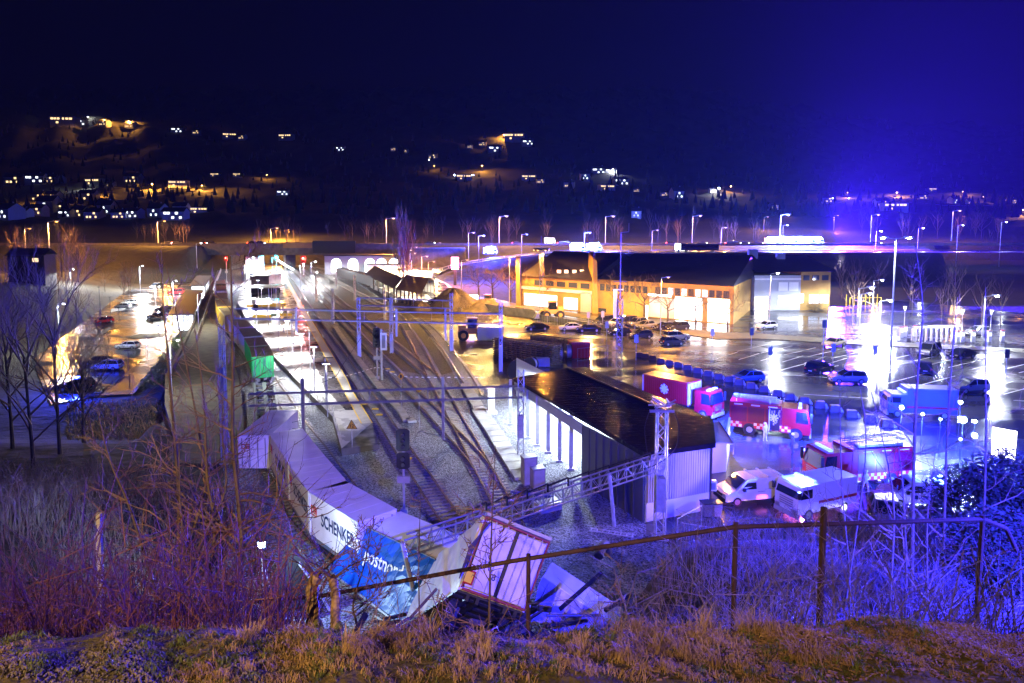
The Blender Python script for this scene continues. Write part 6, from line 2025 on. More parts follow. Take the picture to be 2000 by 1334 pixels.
farveh(1128, 489, 252, 9.4, 1.1, "left emergency vehicle of the pair on the lit ramp road", bw, [(BLU, 60000), ((.4, .8, 1), 8000)])
farveh(1160, 487, 252, 9.4, 1.1, "right emergency vehicle of the pair on the lit ramp road", bw, [(BLU, 60000), ((.4, .8, 1), 8000)])
names = ["leftmost", "second", "third", "fourth", "fifth", "rightmost"]
for k, px_ in enumerate([1508, 1526, 1544, 1563, 1578, 1594]):
    farveh(px_, 471, 292 + (k % 2) * 5, 10.5, 1.15, "%s emergency vehicle in the blazing cluster on the highway" % names[k], lampmat("cluster_beacon", (.55, .95, 1), 40) if k == 0 else bpy.data.materials["cluster_beacon"], [(BLU, 100000), ((.5, .8, 1), 12000)])
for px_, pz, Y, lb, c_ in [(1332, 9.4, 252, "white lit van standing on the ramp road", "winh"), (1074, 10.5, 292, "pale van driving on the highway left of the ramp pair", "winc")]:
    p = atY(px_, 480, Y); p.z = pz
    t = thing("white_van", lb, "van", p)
    b = MB(); b.exy([(-2.3, .4), (2.3, .4), (2.4, 1.3), (1.9, 2.9), (-2.3, 3.0)], -1.1, 1.1); b.build("body", E[c_], t)  # whole body glows, so the light on it is in its material
    b = MB()
    for x in (-1.5, 1.5): b.cyl((x, -1.15, .45), (x, 1.15, .45), .45, 10)
    b.build("wheels", M["rubber"], t)
t = thing("articulated_bus", "dark bus standing on the ramp road behind the shops", "bus", (atY(1365, 485, 252).x, 252, 9.4))
b = MB(); b.box(-7, 7, -1.2, 1.2, .5, 3.1); b.build("body", M["navy"], t); b = MB(); b.box(-6.8, 6.8, -1.23, -1.2, 1.5, 2.6); b.build("window_row", M["glass"], t)
b = MB()
for x in (-5, 0, 5): b.cyl((x, -1.25, .5), (x, 1.25, .5), .5, 10)
b.build("wheels", M["rubber"], t)
for k, (px_, c_, lb) in enumerate([(328, "whis", "car with white headlights on the highway above the grass slope"), (347, "tail", "car with red tail lights on the highway above the grass slope"), (397, "whis", "car with pale lights just left of the road bridge"), (413, "tail", "car with red lights at the left end of the road bridge"), (494, "tail", "car with orange red lights on the road bridge"), (509, "whis", "car with white lights on the road bridge"), (840, "whis", "car with white lights on the highway right of the poplar"), (1010, "tail", "car with red lights on the highway above the yellow shops"), (1098, "tail", "car with red light on the highway above the ramp"), (1108, "whis", "car with white lights on the highway above the ramp"), (1310, "tail", "red lit car on the highway behind the white van"), (1370, "whis", "white lit car on the highway right of the bus"), (1425, "tail", "red lit car left of the blazing cluster"), (1436, "whis", "white lit car left of the blazing cluster"), (1452, "whis", "white lit car close to the blazing cluster"), (1480, "whis", "white lit car at the very edge of the blazing cluster"), (1710, "whis", "car with white lights far right on the highway")]):
    p = atY(px_, 476, 296); p.z = 10.45
    t = thing("distant_car", lb, "car", p, 0 if c_ == "whis" else 0, "cars on the highway")
    b = MB(); b.exy([(-2.1, .35), (2.1, .35), (2.15, .8), (1.2, .95), (.5, 1.45), (-1.0, 1.45), (-1.8, .95), (-2.15, .9)], -.85, .85); b.build("body", paints["grey"], t)
    b = MB(); b.box(1.9, 2.2, -.95, -.4, .6, .85) if c_ == "whis" else b.box(-2.2, -1.9, -.95, -.4, .7, .95); b.build("lights", E[c_], t)

light((.05, .01, 1.0), 10500000, (140, 296, 15), .5, spot=136, aim=(215, -60, 205), name="beacon_light", blend=1.0)  # wide blue spots, this and next, added to tint the haze; no fixture
light((.03, .02, 1.0), 150000, (52, 252, 14), .5, spot=140, aim=(120, 0, 130), name="beacon_light", blend=1.0)
light((.34, .24, 1), 10000, atY(1560, 945, 47.5) + Vector((0, 0, 1.2)), .1, spot=40, aim=(-9.5, 40, 4), name="ambulance_fill_light", blend=.5)  # violet spots, this and next, added to tint wreck roofs and shed gable
light((.2, .15, 1), 3500, atY(1560, 935, 47.5) + Vector((0, 0, 1.0)), .1, spot=60, aim=(16, 45, 2), name="ambulance_fill_light", blend=.5)
# ---- people
def person(px, py, rz, label, m, h=1.8, z=0.0, pose=0.0, helmet=True, loc=None):
    t = thing("person", label, "person", loc or at(px, py, z), R(rz))
    s = h / 1.8
    me = bpy.data.meshes.new("body")
    J = [(0, 0, .95), (0, .01, 1.15), (0, 0, 1.42), (0, .02, 1.52), (0, .03, 1.66),
         (.1, 0, .9), (.14 + pose, .06, .5), (.16 + pose * 1.5, 0, .08), (.16 + pose * 1.5, -.14, .04),
         (-.1, 0, .9), (-.14 - pose, .02, .5), (-.16 - pose * 1.2, .06, .08), (-.16 - pose * 1.2, -.08, .04),
         (.2, 0, 1.40), (.27, -.02, 1.13), (.28, -.16, .92), (.28, -.2, .84),
         (-.2, 0, 1.40), (-.28, -.04, 1.13), (-.24, -.22, .95), (-.22, -.28, .88)]
    Ed = [(0, 1), (1, 2), (2, 3), (3, 4), (0, 5), (5, 6), (6, 7), (7, 8), (0, 9), (9, 10), (10, 11), (11, 12), (2, 13), (13, 14), (14, 15), (15, 16), (2, 17), (17, 18), (18, 19), (19, 20)]
    Rr = [.17, .16, .18, .07, .11, .12, .085, .065, .055, .12, .085, .065, .055, .085, .06, .045, .04, .085, .06, .045, .04]
    me.from_pydata([(x * s, y * s, z_ * s) for x, y, z_ in J], Ed, [])
    o = bpy.data.objects.new("body", me); COL.objects.link(o); o.parent = t
    md = o.modifiers.new("skin", 'SKIN')
    for i, v in enumerate(me.skin_vertices[0].data):
        v.radius = (Rr[i] * s, Rr[i] * s * .85); v.use_root = (i == 0)
    sb = o.modifiers.new("sub", 'SUBSURF'); sb.levels = 1; sb.render_levels = 1
    me.materials.append(m)
    if helmet:
        b = MB(); b.ball((0, .03 * s, 1.72 * s), .15 * s, 10, 7, .85); b.build("helmet", M["white"], t)
    return t
person(1494, 862, 20, "firefighter in light bunker suit standing at the open compartment of the red fire engine", M["hivis"])
person(1689, 962, 190, "firefighter in pale suit walking in front of the washed out fire engine", M["hivis"], pose=.1)
person(1548, 884, 60, "person in dark gear standing between the red fire engine and the bins", M["hivisb"])
t = thing("equipment_trolley", "trolley with bright box and orange ring right of the red fire engine's front", "trolley", at(1578, 905, 0), -.3)
b = MB(); b.box(-.6, .6, -.4, .4, .35, 1.2); b.build("box", M["white"], t); b = MB(); b.cyl((0, -.42, .8), (0, -.5, .8), .3, 12); b.build("ring", M["rim"], t); b = MB(); b.cyl((-.45, 0, .17), (.45, 0, .17), .17, 8); b.build("wheel", M["rubber"], t)
t = thing("traffic_cone", "white lit traffic cone right of the red fire engine", "cone", at(1605, 884, 0))
b = MB(); b.box(-.25, .25, -.25, .25, 0, .05); b.cyl((0, 0, .05), (0, 0, .8), .18, 10, .04); b.build("cone", M["white"], t)
# ================================================================ street lamps
lamp_cache = {}
def lamp(kind, base, h, label, em, col=None, pw=0, group="street lamps along the roads", double=False, rz=0.0, head=1.0, lrad=.25, off=(0, -.6)):
    key = (kind, em.name, double)
    if key not in lamp_cache:
        t = thing("street_lamp", label, "street lamp", base, rz, group)
        b = MB(); b.cyl((0, 0, 0), (0, 0, 1), .10 / 8, 6, .06 / 8)
        pole = b.build("pole", M["galv"], t); pole.scale = (8, 8, h)
        for s in ((-1, 1) if double else (1,)):
            b = MB(); b.cyl((0, 0, -.05), (s * 1.1, 0, .1), .05, 5); b.box(min(s * .8, s * 1.6), max(s * .8, s * 1.6), -.16, .16, .06, .2)
            hd = b.build("lamp_head", M["galv"], t); hd.location = (0, 0, h)
            b = MB(); b.ball((s * 1.25, -.02, .02), .2, 8, 6, .55); g = b.build("lamp_glass", em, hd)
        lamp_cache[key] = t
    else:
        t = dup(lamp_cache[key], base, rz, label, group=group)
        for c in t.children:
            if c.name.startswith("pole"): c.scale = (8, 8, h)
            else: c.location = (0, 0, h)
    for c in t.children:
        if c.name.startswith("lamp_head"): c.scale = (head,) * 3
        else: c.scale = (8 * head, 8 * head, h)
    if pw:
        for s in ((-1, 1) if double else (1,)):
            light(col, pw, name=("sodium_light" if kind in ("hw", "med") else "lamp_light"), loc= Vector(base) + Vector((s * 1.25 * math.cos(rz) * head, s * 1.25 * math.sin(rz) * head - .15, h - .35)), rad=lrad)
    return t
# tall sodium highway lamps: x, top y, base y, ground z
HWL = [(758, 427, 296, 10.4, "between the two lit slopes"), (979, 423, 296, 10.4, "left of the ramp pair, over a lit bank"), (1187, 423, 296, 10.4, "above the ramp emergency pair"), (1357, 422, 296, 10.4, "behind the dark bus"), (1529, 420, 296, 10.4, "right above the blazing cluster"), (1706, 420, 330, 10.4, "right of the cluster, below the lit hill house"), (1865, 412, 330, 11, "farthest right, lighting bare trees"), (98, 433, 250, 8, "far left among lit trees"), (311, 432, 300, 10.4, "left of the bridge above the grass slope"), (532, 446, 335, 11, "in the yellow lit bushes behind the bridge")]
for px_, ty, Y, gz, lb in HWL:
    top_ = atY(px_, ty, Y)
    g = max(H(top_.x, Y), gz) if Y != 250 else H(top_.x, Y)
    lamp("hw", (top_.x - .9, Y, g), top_.z - g, "tall sodium highway lamp " + lb, E["sod"], SOD, 45000 if px_ < 1600 else 9000, "tall sodium lamps along the highway", head=2.6, lrad=.5)
MEDL = [(1413, 445, 310, 10, "sods", "lower amber lamp left of the blazing cluster"), (1496, 424, 380, 12, "sods", "lower amber lamp behind the cluster"), (1633, 421, 380, 12, "sods", "amber lamp just right of the cluster"), (53, 447, 260, 6, "sods", "amber lamp by the dark cabin at the far left"), (920, 455, 262, 8, "sods", "first small amber lamp on the ramp road, from the left"), (940, 461, 262, 8, "whis", "small pale lamp beside the first amber ramp lamp"), (1024, 458, 262, 9, "sods", "amber ramp lamp above the yellow shop wing"), (1147, 455, 262, 9.4, "sods", "amber ramp lamp right beside the emergency pair"), (1279, 450, 262, 9.4, "sods", "amber ramp lamp left of the white lit van"), (388, 475, 275, 8, "whis", "small white lamp on the grass slope by the bridge"), (1717, 452, 270, 9, "whis", "small white lamp right of the cluster, low"), (1799, 446, 280, 9, "whis", "small white lamp third from the right edge"), (1876, 440, 280, 9, "whis", "small white lamp second from the right edge"), (1961, 434, 280, 9, "whis", "small white lamp nearest the right edge"), (1534, 440, 330, 10, "whis", "small pale lamp inside the glare of the cluster")]
for px_, ty, Y, gz, em, lb in MEDL:
    top_ = atY(px_, ty, Y); g = H(top_.x, Y)
    lamp("med", (top_.x - 1.0, Y, g), max(3, top_.z - g), lb, E[em], SOD if em == "sods" else WHI, 9000 if em == "sods" else 800, "smaller lamps by the highway and ramp", head=1.6, lrad=.4)
NEARL = [(857, 475, 520, "sods", "tall amber lamp at the road curve, by the dark hedge"), (810, 483, 548, "sods", "amber lamp nearest the poplar, highest of its cluster"), (800, 489, 545, "sods", "amber lamp just left of the highest one by the poplar"), (807, 495, 548, "sods", "amber lamp between poplar and kiosk, lower"), (830, 501, 556, "sods", "amber lamp right of the kiosk"), (843, 511, 560, "sods", "shorter amber lamp in the bend of the road"), (908, 508, 565, "sods", "amber lamp at the foot of the ramp"), (883, 500, 530, "sods", "faint amber lamp behind the glowing totem")]
for px_, ty, by, em, lb in NEARL:
    p = at(px_, by, 0); h_ = (by - ty) / F * p.y
    lamp("med", (p.x - 1.0, p.y, 0), h_, lb, E[em], SOD, 7000, "amber lamps at the approach road", head=1.4, lrad=.35)
p = at(995, 599, 0); lamp("dbl", p, 12.2, "double armed sodium lamp left of the ochre shop wing", E["sods"], SOD, 11000, "parking lamps", double=True)
p = at(1303, 655, 0); lamp("pk", (p.x - 1.25, p.y, 0), 10.6, "single sodium lamp in front of the lit storefront", E["sod"], SOD, 22000, "parking lamps", lrad=.3)
t = tmast(1057, 612, 14.5, .8, "lattice flood mast with a ring of lamps before the yellow shop wing")
p = at(1057, 612, 0)
b = MB(); b.cyl((0, 0, 14.4), (0, 0, 14.7), 1.9, 12); b.cyl((0, 0, 14.7), (0, 0, 17.5), .05, 5); b.build("lamp_ring", M["black"], t)
c = MB()
for k in range(6):
    a_ = k * math.pi / 3; c.ball((math.cos(a_) * 1.7, math.sin(a_) * 1.7, 14.3), .16, 6, 5)
c.build("lamp_glass", E["sods"], t)
light(SOD, 12000, p + Vector((0, -1.0, 13.6)), .8)
# tall white double floodlight
p = at(1738, 711, 0)
lamp("tall", p, 18.4, "very tall white double floodlight in the middle right of the car park", E["whi"], WHI, 8500, "parking lamps", double=True, head=1.5, lrad=.3)
for px_, ty, by, pw, lb, s_ in [(1737, 587, 640, 9000, "white floodlight half behind the tall lamp's pole", 1.6), (1700, 562, 618, 9000, "brightest white lamp of the trio by the playground", 2.2), (1720, 547, 612, 6000, "rightmost white lamp of the trio by the playground", 1.5), (1696, 573, 640, 8000, "front white lamp of the trio by the playground", 1.4), (1942, 577, 660, 9000, "white floodlight alone at the right, past the trolley shelter", 1.7)]:
    p = at(px_, by, 0); h_ = (by - ty) / F * p.y
    lamp("wh", (p.x - 1.25 * s_, p.y, 0), h_, lb, E["whi"], WHI, pw, "white lamps beyond the car park", head=s_, lrad=.35)
p = at(1514, 637, 0); lamp("wh", (p.x - 1.2, p.y, 0), 10.5, "slim white lamp before the grey facade", E["whi"], WHI, 4500, "white lamps beyond the car park", head=1.1)
# lower car park lamps
for px_, ty, by, pw, lb in [(281, 519, 566, 26000, "white lamp on the wall line of the lower car park"), (146, 525, 572, 9000, "white lamp far left above the dark hedge"), (346, 548, 580, 14000, "white lamp at the far end of the lower car park"), (313, 560, 600, 14000, "white lamp between the parked rows of the lower car park")]:
    p = at(px_, by, -3); h_ = (by - ty) / F * p.y
    lamp("wh", (p.x - 1.2, p.y, -3), h_, lb, E["whi"], WHI, pw, "lamps of the lower car park", head=.9)
p = at(118, 690, -3); lamp("wh", (p.x, p.y, -3), 9, "white lamp added behind the large dark tree at the lower car park", E["whi"], WHI, 6000, "lamps of the lower car park", head=.9)  # unseen lamp added to brighten the near part of the car park
for k, (px_, ty, by, lb) in enumerate([(196, 560, 613, "unlit dark lamp post at the kerb, far left"), (253, 683, 754, "unlit lamp post in front of the footpath, nearest"), (288, 655, 706, "unlit lamp post in the footpath hedge, second nearest"), (312, 634, 686, "unlit lamp post near the green island"), (233, 600, 630, "unlit sign post at the left lane"), (333, 625, 664, "unlit lamp post before the near canopy"), (216, 580, 612, "unlit thin post by the two white cars")]):
    p = at(px_, by, -2.95); h_ = (by - ty) / F * p.y
    t = thing("lamp_post", lb, "lamp post", p, 0, "unlit posts of the lower car park")
    b = MB(); b.cyl((0, 0, 0), (0, 0, h_), .06, 6); b.build("pole", M["black"], t)
    b = MB(); b.box(-.45, .3, -.1, .1, h_, h_ + .1); b.build("lamp_head", M["black"], t)
# white platform floodlights under and before the bridge
for px_, ty, by, pw, s_, lb in [(497, 507, 560, 14000, 1.2, "white platform floodlight left of the lift tower"), (541, 507, 548, 14000, 1.2, "white platform floodlight at the far platform end"), (617, 511, 545, 9000, 1.3, "white floodlight right of the red signal"), (620, 532, 560, 9000, 1.1, "white yard lamp below the floodlight right of the red signal"), (594, 515, 566, 3500, .8, "white lamp hanging on the red signal's post"), (487, 520, 566, 5000, 1, "white lamp among the busy platform front")]:
    p = at(px_, by, 0); h_ = (by - ty) / F * p.y
    lamp("wh", (p.x - 1.25 * s_, p.y, 0.7 if px_ < 560 else 0), h_, lb, E["whi"], WHI, pw, "white railway lamps", head=s_, lrad=.4)
# platform lamps really shining: lights under the lamp heads
for px_, py_, pw in [(512, 612, 5200), (525, 640, 5200), (545, 668, 4800), (563, 700, 4200), (590, 735, 3000), (615, 770, 1500), (505, 592, 5200), (640, 815, 450)]:
    p = at(px_, py_, .7)
    t = thing("platform_floodlight", "white downward floodlight " + {512: "over the left yellow bench", 525: "above the planter", 545: "above the open paving", 563: "beside the gantry hanger", 590: "above the platform wall", 615: "above the narrow platform part", 505: "before the brown shelter", 640: "by the end ramp"}[px_], "floodlight", p, 0, "downward floodlights over the platform")
    b = MB(); b.cyl((0, 0, 0), (0, 0, 5.6), .05, 6); b.box(-.5, .5, -.12, .12, 5.6, 5.7); b.build("pole", M["galv"], t)
    b = MB(); b.box(-.35, .35, -.09, .09, 5.56, 5.6); b.build("lamp_glass", lampmat("downlight_glass", WHI, 10) if px_ == 512 else bpy.data.materials["downlight_glass"], t)
    light((1, .98, .93), pw * 2.1, p + Vector((0, 0, 5.4)), .25, spot=104, aim=p, name="floodlight_light", blend=.6)
for px_, by, lb in [(398, 640, "added pale lamp on the parapet of the old strip, far"), (352, 770, "added dim pale lamp at the top of the retaining wall, near")]:
    p = at(px_, by, .3); lamp("strip", (p.x - 1.0, p.y, .3), 6.5, lb, E["whis"], (1, .93, .75), 2600 if px_ == 398 else 1100, "added lamps of the old strip", head=.8)  # both posts are added to brighten the dark strip
# row of lights by the tunnel track
t = thing("light_row", "descending string of bright lamps along the track under the bridge", "string of lamps", (0, 0, 0))
b = MB()
for i in range(16):
    f = i / 15
    p = atY(lerp(538, 572, f), lerp(503, 526, f ** .8), lerp(300, 250, f))
    b.ball(p, .28, 6, 5)
b.build("lamp_glass", E["whis"], t)
light(WHI, 9000, atY(552, 512, 275), .5)
light((.95, .97, 1), 1500, at(575, 768, 0) + Vector((0, 0, 5)), .1, name="floodlight_light")  # fill light added to brighten the green container, no fixture of its own
# fill lights over dirt yard and shop road, added without fixtures
light(YEL, 9000, at(960, 640, 0) + Vector((0, 3, 9)), .4)
light((1, .62, .2), 5000, at(885, 625, 0) + Vector((0, 2, 9)), .4)
light((1, .62, .2), 7000, at(1150, 628, 0) + Vector((0, 0, 8)), .4)

# ================================================================ bare trees
def grow(b, p, d, L_, r, depth, rng, spread=.6, up=.25, kids=3, seg=4, tw=None, wob=.18, nmin=3):
    pts, rad = [p.copy()], [r]
    q = p.copy(); dd = d.copy()
    for i in range(seg):
        dd = (dd + Vector((rng.uniform(-wob, wob), rng.uniform(-wob, wob), rng.uniform(-wob, wob) + up * .12))).normalized()
        q = q + dd * (L_ / seg)
        pts.append(q.copy()); rad.append(r * (1 - .72 * (i + 1) / seg))
    (b if depth > 1 or tw is None else tw).tube(pts, rad, 5 if depth > 2 else 3)
    if depth <= 0: return
    for k in range(kids):
        t_ = rng.uniform(.3, 1.0)
        i = min(seg - 1, int(t_ * seg)); f = t_ * seg - i
        pp = pts[i].lerp(pts[i + 1], f)
        a_ = rng.uniform(0, 2 * math.pi)
        side = dd.orthogonal().normalized()
        side.rotate(Matrix.Rotation(a_, 3, dd))
        nd = (dd * (1 - spread * .5) + side * spread * rng.uniform(.6, 1.3) + Vector((0, 0, up))).normalized()
        grow(b, pp, nd, L_ * rng.uniform(.5, .75), max(r * .5, .004), depth - 1, rng, spread, up, kids, max(nmin, seg - 1), tw, wob)
def bare_tree(seed, h, r, depth, kids, label, spread=.7, up=.25, bole=.3, wide=False, bark=None, name="bare_tree", nlimb=7, cat="tree", group=None):
    rng = random.Random(seed)
    t = thing(name, label, cat, (0, 0, 0), 0, group)
    tr, cr = MB(), MB()
    top_ = Vector((rng.uniform(-.3, .3), rng.uniform(-.3, .3), h * (bole + (.15 if wide else .55))))
    base = [Vector((0, 0, -.3)), Vector((0, 0, h * bole)), top_]
    tr.tube(smoothline(base, 4), [lerp(r, r * .35, i / 8) for i in range(9)], 7)
    for k in range(nlimb):
        f = k / max(1, nlimb - 1)
        z_ = lerp(h * bole, top_.z, f)
        a_ = k * 2.4 + rng.uniform(-.4, .4)
        d = Vector((math.cos(a_) * spread, math.sin(a_) * spread, .55 + f * .6)).normalized()
        grow(cr, Vector((0, 0, z_)).lerp(top_, f * .6) if f > .5 else Vector((0, 0, z_)), d, h * lerp(.5, .38, f), r * .42, depth, rng, spread * .9, up, kids)
    tr.build("trunk", bark or M["bark"], t); cr.build("crown", M["twig"], t)
    return t
# street trees before the shops
tr_px = [(1304, 628, 8.0, "bare tree under the lit sign, before the glowing storefront"), (1359, 631, 9.0, "bare tree against the brightest shop window"), (1421, 640, 9.0, "bare tree right of the glowing entrance"), (1258, 622, 8.5, "bare tree before the grey gate"), (1206, 616, 8.5, "bare tree in front of the ochre wall"), (1122, 603, 8.5, "bare tree silhouetted by the rightmost shop window of the yellow wing"), (1089, 601, 8.5, "bare tree second from the fin wall of the yellow wing"), (1058, 599, 8.5, "bare tree below the ring lamp mast"), (1028, 592, 8.5, "bare tree at the left end of the yellow wing"), (997, 590, 8.5, "bare tree right under the double armed lamp"), (962, 586, 9, "bare tree left of the double armed lamp"), (935, 585, 9, "bare tree leftmost of the street row")]
tproto = [bare_tree(31 + k, 8.6, .22, 2, 4, "x", .95, .25, .26, True, nlimb=8) for k in range(3)]
for k, (px_, py_, h_, lb) in enumerate(tr_px):
    p = at(px_, py_, 0)
    if k < 3: t = tproto[k]; t.location = p; t["label"] = lb; t["group"] = "street trees before the shops"
    else: t = dup(tproto[k % 3], p, k * 1.3, lb, scale=h_ / 7.0, group="street trees before the shops")
# poplar
t = bare_tree(5, 19, .5, 2, 4, "tall slender poplar standing alone behind the wagon shelters", .22, .6, .08, nlimb=16, bark=M["bark"], name="poplar_tree")
t.location = at(788, 560, 0)
t = dup(t, at(796, 558, 0), 1.4, "second stem of poplar close beside the tall one", scale=.85)
# woods along highway: lots of copies
wproto = [bare_tree(61 + k, 11, .18, 2, 3, "x", .55, .45, .25, nlimb=8, bark=M["bark"]) for k in range(4)]
wl = ["bare tree in the lit wood above the highway", "slender bare tree in the roadside wood", "bushy bare tree in the roadside wood", "leaning bare tree in the roadside wood"]
rng = random.Random(9)
used_ = 0
WG = {}
ORD = ['first', 'second', 'third', 'fourth', 'fifth', 'sixth', 'seventh', 'eighth', 'ninth', 'tenth', 'eleventh', 'twelfth', 'thirteenth', 'fourteenth', 'fifteenth', 'sixteenth', 'seventeenth', 'eighteenth', 'nineteenth', 'twentieth', 'twenty-first', 'twenty-second']
def wood(n, pxr, Yr, sc, desc):
    global used_
    for i in range(n):
        px_ = rng.uniform(*pxr); Y = rng.uniform(*Yr)
        x = (px_ - 1000) / F * Y; z_ = H(x, Y)
        k = rng.randrange(4)
        lb = desc
        s = rng.uniform(*sc)
        if used_ < 4:
            t = wproto[used_]; t.location = (x, Y, z_); t["label"] = lb; t["group"] = desc; t.scale = (s,) * 3
        else:
            t = dup(wproto[k], (x, Y, z_), rng.uniform(0, 6), lb, scale=s, group=desc)
        used_ += 1
        WG.setdefault(desc, []).append((px_, t))
wood(14, (20, 165), (225, 275), (.8, 1.3), "bare tree of the amber lit grove at the far left")
wood(14, (265, 420), (318, 350), (.6, .9), "bare tree of the thicket above the highway left of the bridge")
wood(12, (500, 590), (326, 350), (.45, .8), "bare bush of the yellow lit clump behind the bridge")
wood(20, (640, 870), (318, 360), (.6, 1.0), "bare tree of the lit slope behind the poplar")
wood(22, (900, 1240), (318, 370), (.6, 1.0), "bare tree of the wood behind the ramp road")
wood(20, (1250, 1500), (318, 370), (.6, 1.0), "bare tree of the blue lit wood left of the cluster")
wood(18, (1600, 1990), (318, 380), (.7, 1.1), "bare tree of the dark blue wood at the right")
wood(16, (1640, 1995), (130, 215), (.6, .9), "bare tree on the dark ground beyond the white lamps")
wood(12, (60, 330), (150, 235), (.5, .8), "bare tree of the dim thicket left of the lower car park")
for desc, L_ in WG.items():
    for i, (x_, t) in enumerate(sorted(L_, key=lambda q: q[0])):
        t['label'] = desc.replace('bare', ORD[i] + ' bare', 1) + ', from the left'
        t['group'] = desc.split(' of the ')[-1].join(['trees of the ', '']) if ' of the ' in desc else desc.replace('tree', 'trees')
# blue silhouettes: hillside forest as one mass
b = MB()
rng = random.Random(4)
for i in range(2600):
    Y = 345 + 1500 * rng.random() ** 1.5
    x = rng.uniform(-.80, .80) * Y
    z_ = H(x, Y)
    if Y < 460: continue
    hh = rng.uniform(5, 14); rr = hh * .22
    n = 5; vs_ = [(x + math.cos(k * 1.257 + i) * rr * rng.uniform(.6, 1.2), Y + math.sin(k * 1.257 + i) * rr, z_ + hh * rng.uniform(.05, .2)) for k in range(n)] + [(x, Y, z_ + hh)]
    b.add(vs_, [(k, (k + 1) % n, n) for k in range(n)])
tag(b.build("forest", M["conifer"]), "dark spruce forest covering the hillside", "forest", kind="stuff")

# ================================================================ hillside houses
def house_proto(w_, d_, h_, roofh, warm=True, wins=((-.5, 1), (.2, 1)), seed=0, flat=False):
    t = thing("hill_house", "x", "house")
    b = MB(); b.box(-w_ / 2, w_ / 2, -d_ / 2, d_ / 2, -2, h_)
    if not flat: b.add([(-w_ / 2, -d_ / 2, h_), (-w_ / 2, d_ / 2, h_), (-w_ / 2, 0, h_ + roofh)], [(0, 2, 1)]); b.add([(w_ / 2, -d_ / 2, h_), (w_ / 2, d_ / 2, h_), (w_ / 2, 0, h_ + roofh)], [(0, 1, 2)])
    b.build("wall", M["render_w"], t)
    b = MB()
    if flat: b.box(-w_ / 2 - .4, w_ / 2 + .4, -d_ / 2 - .4, d_ / 2 + .4, h_, h_ + .35)
    else:
        e = .6
        b.add([(-w_ / 2 - e, -d_ / 2 - e, h_ - .35), (w_ / 2 + e, -d_ / 2 - e, h_ - .35), (w_ / 2 + e, 0, h_ + roofh + .15), (-w_ / 2 - e, 0, h_ + roofh + .15), (-w_ / 2 - e, d_ / 2 + e, h_ - .35), (w_ / 2 + e, d_ / 2 + e, h_ - .35)], [(0, 1, 2, 3), (3, 2, 5, 4)])
    rf = b.build("roof", M["roofdark"], t)
    b = MB(); b.box(w_ * .2, w_ * .2 + .7, -.3, .4, h_ + roofh * .5, h_ + roofh + .9); b.build("chimney", M["render_g"], rf)
    for u, fl_ in wins:
        b = MB(); x = u * w_ / 2; z0 = .9 + (fl_ - 1) * 2.6
        ww = w_ * (.03 + .035 * abs(math.sin(u * 9 + fl_))); b.box(x - ww, x + ww, -d_ / 2 - .06, -d_ / 2, z0, z0 + 1.3); b.build("window", E["win"] if warm else E["winc"], t)
    return t
hp = [house_proto(11, 8, 5.2, 2.6, True, ((-.6, 1), (-.2, 1), (.5, 1), (.3, 2))),
      house_proto(13, 8, 5.4, 2.2, False, ((-.7, 2), (-.4, 2), (0, 1), (.35, 2), (.7, 1))),
      house_proto(16, 9, 5.6, 0, True, ((-.8, 2), (-.55, 2), (-.3, 2), (.1, 2), (.4, 2), (.7, 2), (-.4, 1)), flat=True),
      house_proto(9, 11, 6.0, 3.2, False, ((-.4, 1), (.4, 1), (0, 2)))]
hused = [False] * 4
def hhouse(px, py, wpx, kind, label, rz=0.0, z0=330):
    p = hit(px, py, z0)
    if p is None: return None
    wm_ = [11, 13, 16, 9][kind]
    s = wpx / F * p.y / wm_
    s = max(.55, min(2.6, s))
    if not hused[kind]:
        t = hp[kind]; hused[kind] = True; t.location = p; t["label"] = label; t.rotation_euler = (0, 0, rz); t["group"] = "houses on the hillside"; t.scale = (s,) * 3
    else:
        t = dup(hp[kind], p, rz, label, scale=s, group="houses on the hillside")
    return t
def bulb(px, py, em, label, r=1.0, col=None, pw=0, z0=330, cat="outdoor lamp"):
    p = hit(px, py, z0)
    if p is None: return
    t = thing("outdoor_lamp", label, cat, p, 0, "small lamps on the hillside")
    k = p.y / 500
    b = MB(); b.cyl((0, 0, 0), (0, 0, 3.5 * k), .08 * k, 5); b.build("pole", M["black"], t)
    b = MB(); b.ball((0, 0, 3.6 * k), .42 * r * k, 6, 5); b.build("lamp_glass", em, t)
    if pw: light(col, pw * 6 * k * k, p + Vector((0, -1.5, 4.5 * k)), 1.0 * k, name="hill_light")
